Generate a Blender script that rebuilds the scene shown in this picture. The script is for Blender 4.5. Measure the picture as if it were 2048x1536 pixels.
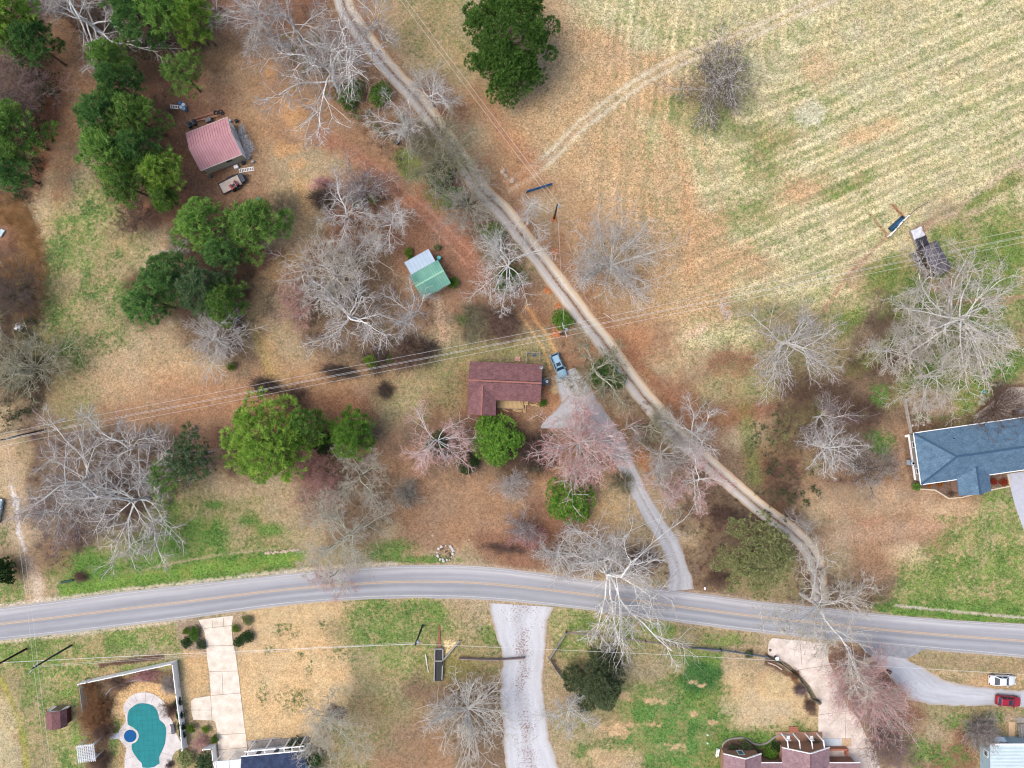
import bpy, math, random, re
import numpy as np
from mathutils import Vector, Matrix

# ------------------------------------------------------------------ camera, sky, sun, exposure
S = 11.0                       # photo pixels per metre on the ground
H = 1024/S/0.75                # flying height of the drone
scene = bpy.context.scene
for o in list(bpy.data.objects): bpy.data.objects.remove(o)
COL = scene.collection
cam_d = bpy.data.cameras.new('camera'); cam = bpy.data.objects.new('camera', cam_d); COL.objects.link(cam)
cam.location = (0, 0, H); cam.rotation_euler = (0, 0, 0)
cam_d.sensor_width = 36; cam_d.lens = 24; cam_d.clip_start = 1; cam_d.clip_end = 5000
scene.camera = cam
SUN_EL, SUN_AZ = math.radians(60), math.radians(262)      # azimuth clockwise from north (+Y)
world = bpy.data.worlds.new('World'); scene.world = world; world.use_nodes = True
wn = world.node_tree.nodes; wl = world.node_tree.links
sky = wn.new('ShaderNodeTexSky'); sky.sky_type = 'NISHITA'; sky.sun_disc = False
sky.sun_elevation = SUN_EL; sky.sun_rotation = SUN_AZ; sky.air_density = 1.0; sky.dust_density = 5.0; sky.ozone_density = 1.0
bg = wn['Background']; bg.inputs['Strength'].default_value = 0.15
wl.new(sky.outputs[0], bg.inputs['Color'])
sd = bpy.data.lights.new('sun', 'SUN'); sd.energy = 0.7; sd.angle = math.radians(45); sd.color = (1.0, 0.96, 0.90)
sun = bpy.data.objects.new('sun', sd); COL.objects.link(sun)
dirv = Vector((math.sin(SUN_AZ)*math.cos(SUN_EL), math.cos(SUN_AZ)*math.cos(SUN_EL), math.sin(SUN_EL)))
sun.rotation_euler = dirv.to_track_quat('Z', 'Y').to_euler()
sun.location = dirv*200
scene.view_settings.view_transform = 'Standard'; scene.view_settings.look = 'None'
scene.view_settings.gamma = 1; scene.view_settings.exposure = 0.90
scene.render.engine = 'CYCLES'; scene.cycles.filter_width = 1.15

# ------------------------------------------------------------------ helpers
def P(px, py, h=0.0):
    """world point at height h that stands at photo pixel (px, py)"""
    f = (1-h/H)/S
    return Vector(((px-1024)*f, (768-py)*f, h))
K = 0.62
def lin(c):
    c = c/255.0
    return c/12.92 if c <= 0.04045 else ((c+0.055)/1.055)**2.4
def alb(rgb, k=K):
    return tuple(lin(v)*k for v in rgb)
MATS = {}
def mat(name, rgb, rough=0.9, var=0.18, scale=3.0, metal=0.0, bump=0.0, bscale=None, rgb2=None, k=K, stretch=None, spec=0.3, fine=0.0, detail=3.0):
    if name in MATS: return MATS[name]
    m = bpy.data.materials.new(name); m.use_nodes = True; MATS[name] = m
    nt = m.node_tree; n = nt.nodes; l = nt.links
    b = n['Principled BSDF']; b.inputs['Roughness'].default_value = rough; b.inputs['Metallic'].default_value = metal
    b.inputs['Specular IOR Level'].default_value = spec
    tc = n.new('ShaderNodeTexCoord'); src = tc.outputs['Object']
    if stretch:
        mp = n.new('ShaderNodeMapping'); mp.inputs['Scale'].default_value = stretch; l.new(src, mp.inputs[0]); src = mp.outputs[0]
    nz = n.new('ShaderNodeTexNoise'); nz.inputs['Scale'].default_value = scale; nz.inputs['Detail'].default_value = detail
    l.new(src, nz.inputs['Vector'])
    c1 = alb(rgb, k); c2 = alb(rgb2, k) if rgb2 else c1
    cr = n.new('ShaderNodeValToRGB'); cr.color_ramp.elements[0].position = 0.3; cr.color_ramp.elements[1].position = 0.7
    cr.color_ramp.elements[0].color = tuple(v*(1-var) for v in c1)+(1,); cr.color_ramp.elements[1].color = tuple(min(v*(1+var), .85) for v in c2)+(1,)
    l.new(nz.outputs['Fac'], cr.inputs[0]); out = cr.outputs[0]
    if fine:
        n2 = n.new('ShaderNodeTexNoise'); n2.inputs['Scale'].default_value = scale*7; n2.inputs['Detail'].default_value = 2
        l.new(src, n2.inputs['Vector'])
        mr = n.new('ShaderNodeMapRange'); mr.inputs[1].default_value = .3; mr.inputs[2].default_value = .7
        mr.inputs[3].default_value = 1-fine; mr.inputs[4].default_value = 1+fine
        l.new(n2.outputs['Fac'], mr.inputs[0])
        vm = n.new('ShaderNodeVectorMath'); vm.operation = 'SCALE'; l.new(out, vm.inputs[0]); l.new(mr.outputs[0], vm.inputs['Scale']); out = vm.outputs[0]
    l.new(out, b.inputs['Base Color'])
    if bump:
        bp = n.new('ShaderNodeBump'); bp.inputs['Strength'].default_value = bump; bp.inputs['Distance'].default_value = 0.05
        l.new(nz.outputs['Fac'], bp.inputs['Height']); l.new(bp.outputs[0], b.inputs['Normal'])
    return m

def tag(o, label, cat, group=None, kind=None):
    if label: o['label'] = label
    if cat: o['category'] = cat
    if group: o['group'] = group
    if kind: o['kind'] = kind
    return o
def thing(name, label, cat, loc=(0,0,0), rotz=0, group=None, scale=None):
    o = bpy.data.objects.new(name, None); COL.objects.link(o); o.empty_display_size = 0.5
    o.location = loc; o.rotation_euler = (0, 0, rotz)
    if scale: o.scale = scale
    return tag(o, label, cat, group)
def from_arrays(name, verts, faces, m=None, parent=None, smooth=False):
    """verts (N,3) array, faces (M,k) array"""
    me = bpy.data.meshes.new(name)
    verts = np.asarray(verts, dtype=np.float32); faces = np.asarray(faces, dtype=np.int32)
    me.vertices.add(len(verts)); me.vertices.foreach_set('co', verts.ravel())
    k = faces.shape[1]
    me.loops.add(faces.size); me.loops.foreach_set('vertex_index', faces.ravel())
    me.polygons.add(len(faces)); me.polygons.foreach_set('loop_start', np.arange(0, faces.size, k, dtype=np.int32))
    if smooth: me.polygons.foreach_set('use_smooth', np.ones(len(faces), dtype=bool))
    me.update(calc_edges=True)
    if m: me.materials.append(m)
    o = bpy.data.objects.new(name, me); COL.objects.link(o)
    if parent: o.parent = parent
    return o
class MB:
    def __init__(s): s.v = []; s.f = []
    def add(s, vs, fs):
        b = len(s.v); s.v += [tuple(v) for v in vs]; s.f += [tuple(i+b for i in f) for f in fs]; return s
    def box(s, c, d, rz=0, ry=0, rx=0, taper=1.0):
        hx, hy, hz = d[0]/2, d[1]/2, d[2]/2
        M = Matrix.Rotation(rz, 3, 'Z') @ Matrix.Rotation(ry, 3, 'Y') @ Matrix.Rotation(rx, 3, 'X')
        vs = []
        for z in (-1, 1):
            t = taper if z > 0 else 1
            for x, y in ((-1,-1),(1,-1),(1,1),(-1,1)):
                vs.append(M @ Vector((x*hx*t, y*hy*t, z*hz)) + Vector(c))
        return s.add(vs, [(3,2,1,0),(4,5,6,7),(0,1,5,4),(1,2,6,5),(2,3,7,6),(3,0,4,7)])
    def bar(s, a, b, w, h=None):
        """rectangular bar from a to b"""
        a = Vector(a); b = Vector(b); d = b-a; L = d.length
        if L < 1e-6: return s
        q = d.to_track_quat('X', 'Z'); h = h or w; vs = []
        for x in (0, L):
            for y, z in ((-w/2,-h/2),(w/2,-h/2),(w/2,h/2),(-w/2,h/2)): vs.append(q @ Vector((x, y, z)) + a)
        return s.add(vs, [(0,3,2,1),(4,5,6,7),(0,1,5,4),(1,2,6,5),(2,3,7,6),(3,0,4,7)])
    def tube(s, pts, r, n=8, cap=True):
        pts = [Vector(p) for p in pts]; rs = r if isinstance(r, (list, tuple)) else [r]*len(pts)
        b = len(s.v)
        for i, p in enumerate(pts):
            d = (pts[min(i+1, len(pts)-1)]-pts[max(i-1, 0)]).normalized()
            u = d.orthogonal().normalized() if i == 0 else (u-d*u.dot(d)).normalized()
            w = d.cross(u)
            for k in range(n):
                a = 2*math.pi*k/n; s.v.append(tuple(p+(u*math.cos(a)+w*math.sin(a))*rs[i]))
        for i in range(len(pts)-1):
            for k in range(n):
                k2 = (k+1) % n; s.f.append((b+i*n+k, b+i*n+k2, b+(i+1)*n+k2, b+(i+1)*n+k))
        if cap:
            s.f.append(tuple(b+k for k in reversed(range(n)))); s.f.append(tuple(b+(len(pts)-1)*n+k for k in range(n)))
        return s
    def prism(s, poly, z0, z1):
        n = len(poly); vs = [(p[0], p[1], z0) for p in poly]+[(p[0], p[1], z1) for p in poly]
        a = sum(poly[i][0]*poly[(i+1) % n][1]-poly[(i+1) % n][0]*poly[i][1] for i in range(n))
        idx = list(range(n)) if a > 0 else list(reversed(range(n)))
        fs = [tuple(idx[::-1]), tuple(i+n for i in idx)]
        for j in range(n):
            a0, a1 = idx[j], idx[(j+1) % n]; fs.append((a0, a1, a1+n, a0+n))
        return s.add(vs, fs)
    def lathe(s, prof, n=12, c=(0,0,0), cap=True):
        b = len(s.v)
        for r, z in prof:
            for k in range(n):
                a = 2*math.pi*k/n; s.v.append((c[0]+r*math.cos(a), c[1]+r*math.sin(a), c[2]+z))
        for i in range(len(prof)-1):
            for k in range(n):
                k2 = (k+1) % n; s.f.append((b+i*n+k, b+i*n+k2, b+(i+1)*n+k2, b+(i+1)*n+k))
        if cap: s.f.append(tuple(b+k for k in reversed(range(n)))); s.f.append(tuple(b+(len(prof)-1)*n+k for k in range(n)))
        return s
    def build(s, name, m, parent=None, smooth=False, bevel=0):
        me = bpy.data.meshes.new(name); me.from_pydata(s.v, [], s.f); me.update()
        if m: me.materials.append(m)
        if smooth:
            me.polygons.foreach_set('use_smooth', np.ones(len(me.polygons), dtype=bool))
        o = bpy.data.objects.new(name, me); COL.objects.link(o)
        if bevel:
            bv = o.modifiers.new('bevel', 'BEVEL'); bv.width = bevel; bv.segments = 2; bv.limit_method = 'ANGLE'
        if parent: o.parent = parent
        return o
def kids(o): return [c for c in bpy.data.objects if c.parent == o]
def copy_tree(o, loc, rz=0, scale=None, label=None, group=None):
    def cp(x, parent):
        c = x.copy(); COL.objects.link(c)
        if parent: c.parent = parent
        for ch in CH.get(x.name, ()): cp(ch, c)
        return c
    CH = {}
    for x in bpy.data.objects:
        if x.parent: CH.setdefault(x.parent.name, []).append(x)
    r = cp(o, None); r.location = loc; r.rotation_euler = (0, 0, rz)
    if scale: r.scale = scale
    if label: r['label'] = label
    if group: r['group'] = group
    return r
def crom(pts, step=1.0):
    """catmull-rom through 2-D points, resampled"""
    p = np.array(pts, float); p = np.vstack([2*p[0]-p[1], p, 2*p[-1]-p[-2]]); out = []
    for i in range(1, len(p)-2):
        n = max(2, int(np.linalg.norm(p[i+1]-p[i])/step)); t = np.linspace(0, 1, n, endpoint=False)[:, None]
        a, b, c, d = p[i-1], p[i], p[i+1], p[i+2]
        out.append(0.5*((2*b)+(-a+c)*t+(2*a-5*b+4*c-d)*t**2+(-a+3*b-3*c+d)*t**3))
    out.append(p[-2][None]); return np.vstack(out)

# ------------------------------------------------------------------ value noise in numpy
def vnoise(x, y, seed):
    r = np.random.RandomState(seed).rand(256, 256)
    xi = np.floor(x).astype(int); yi = np.floor(y).astype(int); fx = x-xi; fy = y-yi
    fx = fx*fx*(3-2*fx); fy = fy*fy*(3-2*fy)
    a = r[xi % 256, yi % 256]; b = r[(xi+1) % 256, yi % 256]; c = r[xi % 256, (yi+1) % 256]; d = r[(xi+1) % 256, (yi+1) % 256]
    return (a*(1-fx)+b*fx)*(1-fy)+(c*(1-fx)+d*fx)*fy
def fbm(x, y, sc, seed, octv=3):
    v = 0; a = 1; t = 0
    for o in range(octv):
        v = v+a*vnoise(x/sc*2**o+17.3*o, y/sc*2**o+5.1*o, seed+o); t += a; a *= .55
    return v/t-0.5
# ------------------------------------------------------------------ ground sheet
def stretch_axis(half, step, far):
    a = list(np.arange(-half, half+1e-6, step)); e = []; d = step; x = half
    while x < far:
        d *= 1.35; x += d; e.append(x)
    return np.array([-v for v in reversed(e)]+a+e)
GX = stretch_axis(96.0, 0.19, 1600); GY = stretch_axis(73.0, 0.19, 1600)
X, Y = np.meshgrid(GX, GY)                       # rows = y
PX = 1024+X*S; PY = 768-Y*S                      # photo pixels at ground level
MAP = """9d4r2l1s3m3s1o18y
2d1r6d4l2r1s3m3s3o16y
2d2r5d5l2l1s2m4s4o14y
2d2l2d2r5l3l2r1s2m2s5o13y
2d1r1s3d2r8l2r2s5o3g12y
2d1r1s3d2r7l1r1m2s6o3y3g9y
1d1r2s3d2r2l3s2l2m3l6o3y1g10y
1d1r1s1g3d2r2l2s4l2r1m3l5o3y2o2g6y
1r1s3g2r4d2s4r2l2b2s1r5o2g6y2s2g
1r1s2g2m1s4d2s6r2b1s2r5o9y3g
1d1o2g2m1s3d3r3b3r2b1s1r1b4o3o3y1s2m4g
1d1g3m5d2l4b2l3r1r1s1r2l3o5y2s5g
1d2g2m3d2b2s4b3l3b1r1s2r3o5m1y2m4g
1d2g2m2s2b1d2s4b1s2s3m2r1s2r3y4m2b2g3m
2d2m5s2b2s3b2m4m3r1b2s1r1r4m3d3g3m
2d2m1s6l4l1d2m5r2b1s2r3m1b2d2b3g2m
1s1b2m5l1l2d3r2m4r3l1l1b2r3r2g2d2b1b1g
1s6b2r3d1r3l3b3d1l1s3b2l2s1g3b2l3m
1s6b2l3d1r2b2l3b2d4l1s3b2r1g3b4l1m
1s5b2m4s4b5l3l1s2s1s3b2b2d4l2m
1s5b2g3m1s4b5l2r3s1s3b2d1s6l1g
1s1s2b2m3G3m1s2b1s3l2r2b4s1s2b3b1s4l3g
1b1s1m9G2m3m3s2r4b1s2b3m1b1s2l5g
1g1s9G16s2b3m4b5g
7g3s4p4g4s5g8b6G
7g2s1s3p1m4g2m2s5g3m4s7s
7g1p1s4p2m2g1m2m2s2m3m2G3s1s3r5m
2m2g3o1p1s5p2m2b2b1m2s2m2m2G3p2s2r5m
1s1m2g3o1s1s4p2m2m3b2s1m2m5G3p2s2r2m
1s1m2g3o1m1s4p3m2l3b2s2m5G3G3m2s2r1m
1s1m2g3o1m1s3b3m3l3b2s1m2s6G3m2s2r3g""".split()
CLS = 'yosplrdgGmb'
#       under colour        green  green colour    pale flecks
CT = {'y': ((206,192,146), .40, (158,164,100), .75), 'o': ((202,166,122), .20, (158,150,98), .55), 's': ((184,160,124), .22, (130,132,80), .35),
      'p': ((214,183,134), .08, (120,128,70), .20), 'l': ((170,132,100), .08, (128,118,72), .35), 'r': ((150,108,83), .03, (96,90,55), .30),
      'd': ((98,76,60), .10, (66,72,40), .15), 'g': ((178,162,112), .66, (112,138,58), .45), 'G': ((150,150,88), .92, (92,132,44), .25),  # 'd' is dark duff with the shade under the trees put into its colour
      'm': ((172,153,110), .42, (124,132,72), .40), 'b': ((136,111,88), .16, (92,96,56), .35)}
grid = np.zeros((31, 41), int)
for i, row in enumerate(MAP):
    j = 0
    for n, c in re.findall(r'(\d+)([a-zA-Z])', row):
        for _ in range(int(n)):
            if j < 41: grid[i, j] = CLS.index(c); j += 1
    while j < 41: grid[i, j] = grid[i, j-1]; j += 1
wx = PX+26*fbm(PX, PY, 70, 11)*2+16*fbm(PX, PY, 22, 12)*2+7*fbm(PX, PY, 7, 13)*2
wy = PY+26*fbm(PX, PY, 70, 21)*2+16*fbm(PX, PY, 22, 22)*2+7*fbm(PX, PY, 7, 23)*2
gx = np.clip((wx-25)/50, 0, 39.999); gy = np.clip((wy-25)/50, 0, 29.999)
ix = gx.astype(int); iy = gy.astype(int); fx = gx-ix; fy = gy-iy
fx = fx*fx*(3-2*fx); fy = fy*fy*(3-2*fy)
COLR = np.zeros(X.shape+(3,)); GRN = np.zeros(X.shape); GCOL = np.zeros(X.shape+(3,)); FLK = np.zeros(X.shape)
tabc = np.array([alb(CT[c][0]) for c in CLS]); tabg = np.array([CT[c][1] for c in CLS]); tabgc = np.array([alb(CT[c][2]) for c in CLS]); tabf = np.array([CT[c][3] for c in CLS])
for dy, dx, w in ((0,0,(1-fx)*(1-fy)), (0,1,fx*(1-fy)), (1,0,(1-fx)*fy), (1,1,fx*fy)):
    k = grid[iy+dy, ix+dx]
    COLR += tabc[k]*w[..., None]; GCOL += tabgc[k]*w[..., None]; GRN += tabg[k]*w; FLK += tabf[k]*w
def sl(x0, x1, y0, y1):
    a = np.searchsorted(GX, (x0-1024)/S); b = np.searchsorted(GX, (x1-1024)/S)
    c = np.searchsorted(GY, (768-y1)/S); d = np.searchsorted(GY, (768-y0)/S)
    return slice(c, d), slice(a, b)
def blend(sy, sx, a, rgb, green, gcol, flk):
    a3 = a[..., None]
    if rgb is not None: COLR[sy, sx] = COLR[sy, sx]*(1-a3)+np.array(alb(rgb))*a3
    if green is not None: GRN[sy, sx] = GRN[sy, sx]*(1-a)+green*a
    if gcol is not None: GCOL[sy, sx] = GCOL[sy, sx]*(1-a3)+np.array(alb(gcol))*a3
    if flk is not None: FLK[sy, sx] = FLK[sy, sx]*(1-a)+flk*a
def segdist(px, py, pts):
    d = np.full(px.shape, 1e9)
    for (x0, y0), (x1, y1) in zip(pts[:-1], pts[1:]):
        vx, vy = x1-x0, y1-y0; L = vx*vx+vy*vy+1e-9
        t = np.clip(((px-x0)*vx+(py-y0)*vy)/L, 0, 1)
        d = np.minimum(d, np.hypot(px-x0-t*vx, py-y0-t*vy))
    return d
def line(pts, w, rgb, op=.8, soft=None, green=None, gcol=None, flk=None, rag=.5):
    """soft band of a different ground cover along a polyline (photo px)"""
    pts = crom(pts, 12).tolist() if len(pts) > 2 else pts
    soft = soft if soft is not None else w*.5
    m = w+soft+10; xs = [p[0] for p in pts]; ys = [p[1] for p in pts]
    sy, sx = sl(min(xs)-m, max(xs)+m, min(ys)-m, max(ys)+m)
    px, py = PX[sy, sx], PY[sy, sx]
    if px.size == 0: return
    d = segdist(px, py, pts)+fbm(px, py, 9, 31)*rag*w
    a = np.clip((w/2+soft/2-d)/max(soft, .5), 0, 1)*op
    blend(sy, sx, a, rgb, green, gcol, flk)
def blob(x, y, rx, ry, rgb=None, op=.8, soft=.5, green=None, gcol=None, flk=None, rot=0, rag=.5):
    R = max(rx, ry)*1.5+6; sy, sx = sl(x-R, x+R, y-R, y+R); px, py = PX[sy, sx]-x, PY[sy, sx]-y
    if px.size == 0: return
    c, s_ = math.cos(rot), math.sin(rot)
    u = (px*c+py*s_)/rx; v = (-px*s_+py*c)/ry
    d = np.hypot(u, v)+fbm(px+x, py+y, min(rx, ry)*.9+3, 41)*rag*1.6
    a = np.clip((1-d)/soft+.5, 0, 1)*op
    blend(sy, sx, a, rgb, green, gcol, flk)
def inpoly(px, py, poly):
    c = np.zeros(px.shape, bool); n = len(poly)
    for i in range(n):
        x0, y0 = poly[i]; x1, y1 = poly[(i+1) % n]
        if y0 == y1: continue
        c ^= ((y0 > py) != (y1 > py)) & (px < (x1-x0)*(py-y0)/(y1-y0)+x0)
    return c
def area(poly, rgb, op=.9, soft=5, green=None, gcol=None, flk=None, rag=5):
    xs = [p[0] for p in poly]; ys = [p[1] for p in poly]; sy, sx = sl(min(xs)-20, max(xs)+20, min(ys)-20, max(ys)+20)
    px, py = PX[sy, sx], PY[sy, sx]
    d = segdist(px, py, poly+[poly[0]]); d = np.where(inpoly(px, py, poly), d, -d)+fbm(px, py, 12, 51)*rag*2
    blend(sy, sx, np.clip(d/soft+.5, 0, 1)*op, rgb, green, gcol, flk)

# broad variation of the open ground
n1 = fbm(PX, PY, 160, 61, 4); n2 = fbm(PX, PY, 45, 71, 3)
COLR *= (1+.22*n1+.20*n2)[..., None]; GRN += .35*n2+.2*n1
for x, y, rx, ry in ((1250,560,150,190),(1180,420,90,110),(1120,180,90,130),(1330,280,60,90)): blob(x, y, rx, ry, (204,168,122), .5, 1.4, green=.14)
# the hay field: windrows that follow its edges
u1 = 1540-(PX+.10*(PY-300)); nx_, ny_ = .41, .912
u2 = (PX-1560)*nx_+(PY-120)*ny_
k_ = 28.0; ph = np.logaddexp(np.clip(u1/k_, -60, 60), np.clip(u2/k_, -60, 60))*k_+12*fbm(PX, PY, 90, 81)
fld = np.clip((PX-(1010+.62*(PY-330)))/60, 0, 1)*np.clip(((2048-PX)*.50+620-PY-(PX-1400)*.35)/80, 0, 1)
fld = np.clip((PX-1150-np.clip(PY-380, 0, 999)*.95)/80, 0, 1)*np.clip((980-PY-(PX-1400)*.92+0*PX)/60, 0, 1)*(PY < 760)*(PX < 2300)*(PY > -200)
lines = np.sin(ph*2*math.pi/17.5)*(.6+.8*fbm(PX, PY, 60, 91))+.5*np.sin(ph*2*math.pi/43+1)
amp = fld*np.clip(.75+1.6*fbm(PX, PY, 150, 95), .35, 1)
COLR *= (1+.18*lines*amp)[..., None]; GRN -= .34*lines*amp; FLK = FLK*(1+.5*lines*amp)
F = (206,192,146)
for x, y, rx, ry, g in ((1617,228,36,30,.35),): blob(x, y, rx, ry, (212,205,170), .8, .3, green=.25)
for a in range(0, 360, 6):
    if a % 72 < 60: blob(1620+40*math.cos(math.radians(a)), 222+34*math.sin(math.radians(a)), 7, 6, None, .6, .8, green=.85)
blob(1632,135,34,40,(214,172,124),.65,.8,green=.1); blob(1735,268,60,18,(216,170,122),.6,.8,green=.1,rot=-.35)
blob(1700,60,30,28,(190,180,150),.5,.8); line([(1680,0),(1690,60),(1720,90)], 6, None, .6, 8, green=.7)
for x, y, r in ((1395,60,40),(1300,60,50),(1500,400,60),(1440,290,70),(1400,230,30),(1290,330,50),(1340,420,40),(1480,470,60),(1560,330,60),(1230,270,50),(1620,560,70),(1500,720,60),(1450,640,60)):
    blob(x, y, r, r*1.2, None, .35, 1.3, green=.66, gcol=(146,154,90))
line([(1330,250),(1365,330),(1375,430),(1385,560)], 22, (204,158,112), .6, 20, green=.08)
line([(1400,280),(1440,400),(1450,540)], 12, (200,158,112), .5, 14, green=.1)
line([(1230,300),(1300,420),(1350,620)], 14, (205,165,115), .4, 16, green=.1)
blob(1250,690,70,40,(190,130,92),.6,.9); blob(1320,600,60,30,(205,168,120),.6,.9)
blob(1395,660,26,10,(225,188,155),.7,.6,rot=-.6,green=0); blob(1452,620,10,20,(190,170,160),.7,.5,rot=-.3,green=0); blob(1456,617,4,4,(210,150,60),.8,.5)
blob(1367,118,7,8,(216,186,160),.9,.3,green=0); blob(1368,128,5,5,(165,160,165),.9,.3,green=0)
TR = [(1015,372),(1060,345),(1110,305),(1150,262),(1190,230),(1235,195),(1280,165),(1325,138),(1365,118),(1420,98),(1490,72),(1560,38),(1640,3),(1720,-30)]
line(TR, 34, (200,180,138), .65, 14, green=.2)
for o_ in (-9, 9):
    line([(x-o_*.5, y-o_*.85) for x, y in TR], 7, (218,202,170), .9, 5, green=.0, flk=.3)
line([(1015,372),(1060,345),(1110,305),(1190,225)], 6, (196,160,135), .5, 6)
blob(1390,215,40,40,(150,145,95),.4,1,green=.55); blob(1445,180,60,60,(135,128,90),.5,1,green=.5)
# verge under the edge of the field
line([(800,0),(900,120),(1000,260),(1040,330)], 60, (182,150,108), .55, 40)
line([(960,190),(1010,270),(1060,330),(1000,380)], 40, (178,112,76), .6, 40, green=.02)
line([(1040,420),(1110,520),(1160,600),(1230,680),(1300,760),(1380,830),(1420,900)], 36, (158,108,80), .6, 30, green=.05)
line([(1120,470),(1170,570),(1250,690),(1340,800)], 16, (165,108,70), .5, 14)
for x, y, r in ((1108,438,8),(1113,667,11),(1109,504,8),(1096,581,9),(1116,611,7),(1130,600,6)): blob(x, y, r, r*.75, (206,120,64), .85, .45, green=0, rag=.3)
# left part of the picture
line([(130,60),(150,130),(150,220),(140,300),(110,380)], 55, (188,142,100), .75, 30, green=.05)
line([(115,160),(95,260),(85,330)], 40, (140,80,55), .6, 30, green=0)
line([(100,350),(90,420),(80,470),(70,560),(72,640)], 26, (196,172,128), .55, 16, green=.2)
for x, y, rx, ry in ((130,460,30,25),(110,520,26,40),(90,560,12,60),(180,430,35,20),(150,400,25,30),(235,505,14,10),(200,590,60,30),(240,620,40,30),(110,640,40,30),(150,700,30,40),(125,690,24,22),(180,560,20,25),(210,680,50,20),(280,640,20,24)):
    blob(x, y, rx, ry, None, .75, 1.0, green=.84, gcol=(90,124,52), rag=1)
line([(35,420),(60,470),(72,540),(66,600)], 26, (206,158,104), .8, 14, green=.02, flk=.8)
blob(40,480,24,60,(88,62,50),.7,.5,green=0)
blob(330,760,140,50,(200,165,124),.7,.8,green=.08); blob(420,800,120,45,(180,132,96),.7,.8,green=.02); blob(560,850,60,40,(162,112,80),.6,.8,green=0)
blob(620,770,90,50,(190,142,98),.6,.9,green=.03); blob(650,820,80,30,(168,116,82),.7,.7,green=0); blob(780,750,90,30,(190,160,118),.6,.9)
line([(560,760),(535,700),(520,640),(530,560),(600,500),(610,420),(600,370)], 34, (198,162,112), .75, 20, green=.05)
line([(490,610),(520,690),(540,750)], 16, (186,162,92), .5, 14, green=.4)
for x, y, rx, ry in ((580,225,22,26),(600,250,18,22),(575,300,32,16),(595,330,16,12),(540,140,12,14),(635,205,12,10)): blob(x, y, rx, ry, (208,158,104), .75, .6, green=.02, rag=1)
line([(430,100),(500,180),(520,300),(560,360)], 60, (182,146,104), .45, 50, green=.08)
line([(640,270),(720,320),(800,380),(870,440),(920,490),(970,560)], 34, (172,116,92), .65, 20, green=.0)
for o_ in (-8, 8): line([(700+o_,300-o_*.8),(800+o_,385-o_*.8),(870+o_,445-o_*.8),(940+o_,520-o_*.8)], 4, (196,148,124), .55, 4, green=0)
blob(820,330,24,34,(128,138,58),.85,.5,green=.9,gcol=(112,138,46),rot=-.5); blob(870,400,30,14,(116,120,56),.7,.7,green=.7,rot=.8)
blob(645,368,24,14,(205,165,145),.8,.5,green=0); blob(650,400,30,22,(104,80,72),.5,.8)
line([(870,590),(882,640),(890,690)], 22, (208,172,136), .85, 10, green=0, flk=.8)
blob(930,700,70,18,(170,156,104),.7,.6,green=.45); blob(900,760,34,60,(172,156,104),.7,.8,green=.5); blob(1010,700,40,14,(168,158,104),.7,.7,green=.5)
line([(1030,612),(1058,655),(1088,700),(1100,735)], 5, (218,176,112), .85, 4, green=0); line([(1052,612),(1078,650),(1095,672),(1112,705)], 6, (222,172,100), .85, 4, green=0)
line([(1000,600),(1080,640),(1120,640)], 30, (150,96,66), .55, 30, green=.05)
blob(1100,790,20,50,(186,128,90),.6,.8,green=0); blob(1110,780,7,10,(226,196,140),.7,.6,green=0)
blob(970,760,110,80,(120,92,70),.35,.7)
for k in range(6): line([(880,985+k*12),(960,978+k*12),(1020,985+k*12)], 4, (160,120,90), .35, 5, green=0)
blob(1220,1040,44,56,(206,170,116),.75,.8,green=.03); blob(1160,1060,60,30,(150,100,72),.5,.9)
line([(1245,850),(1275,890),(1300,950)], 18, (190,120,66), .8, 10, green=0); line([(1300,930),(1320,980),(1345,1010)], 6, (214,190,160), .7, 4, green=0)
blob(1080,1075,50,30,(140,90,66),.6,.8)
line([(520,1000),(470,1010),(400,1000)], 14, (132,140,76), .4, 20, green=.6)
for x, y, rx, ry in ((385,1065,45,25),(340,1050,26,22),(430,1065,22,26),(300,1090,60,22),(450,1110,50,14),(540,1060,34,14),(500,1040,20,14),(430,1010,20,8),(330,1010,20,14),(160,1140,60,24),(790,1095,40,14),(770,1110,30,12),(850,1120,60,8)):
    blob(x, y, rx, ry, (130,142,70), .8, .9, green=.95, gcol=(84,130,40))
line([(290,1140),(380,1120),(470,1106),(560,1098)], 5, (186,168,134), .7, 5, green=.05)
line([(130,1180),(240,1166),(400,1140),(520,1124),(600,1112)], 26, (140,150,60), .85, 10, green=.95, gcol=(108,150,44))
# left drive and its gravel
line([(10,900),(22,960),(34,1030),(52,1100),(66,1150),(72,1200)], 40, (196,168,130), .8, 16, green=.03)
line([(22,975),(33,1010),(38,1060),(48,1100)], 9, (224,214,206), .95, 6, green=0, rag=1.2)
line([(62,1120),(74,1160),(80,1205)], 20, (212,190,165), .8, 10, green=0)
blob(100,1110,50,40,(140,108,84),.7,.8,green=.1); blob(20,1150,26,30,(120,84,66),.7,.7)
blob(12,1075,18,20,None,.8,.8,green=.9); blob(15,1185,30,8,None,.8,.8,green=.9); blob(60,1045,26,30,(190,160,130),.5,.8)
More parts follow.
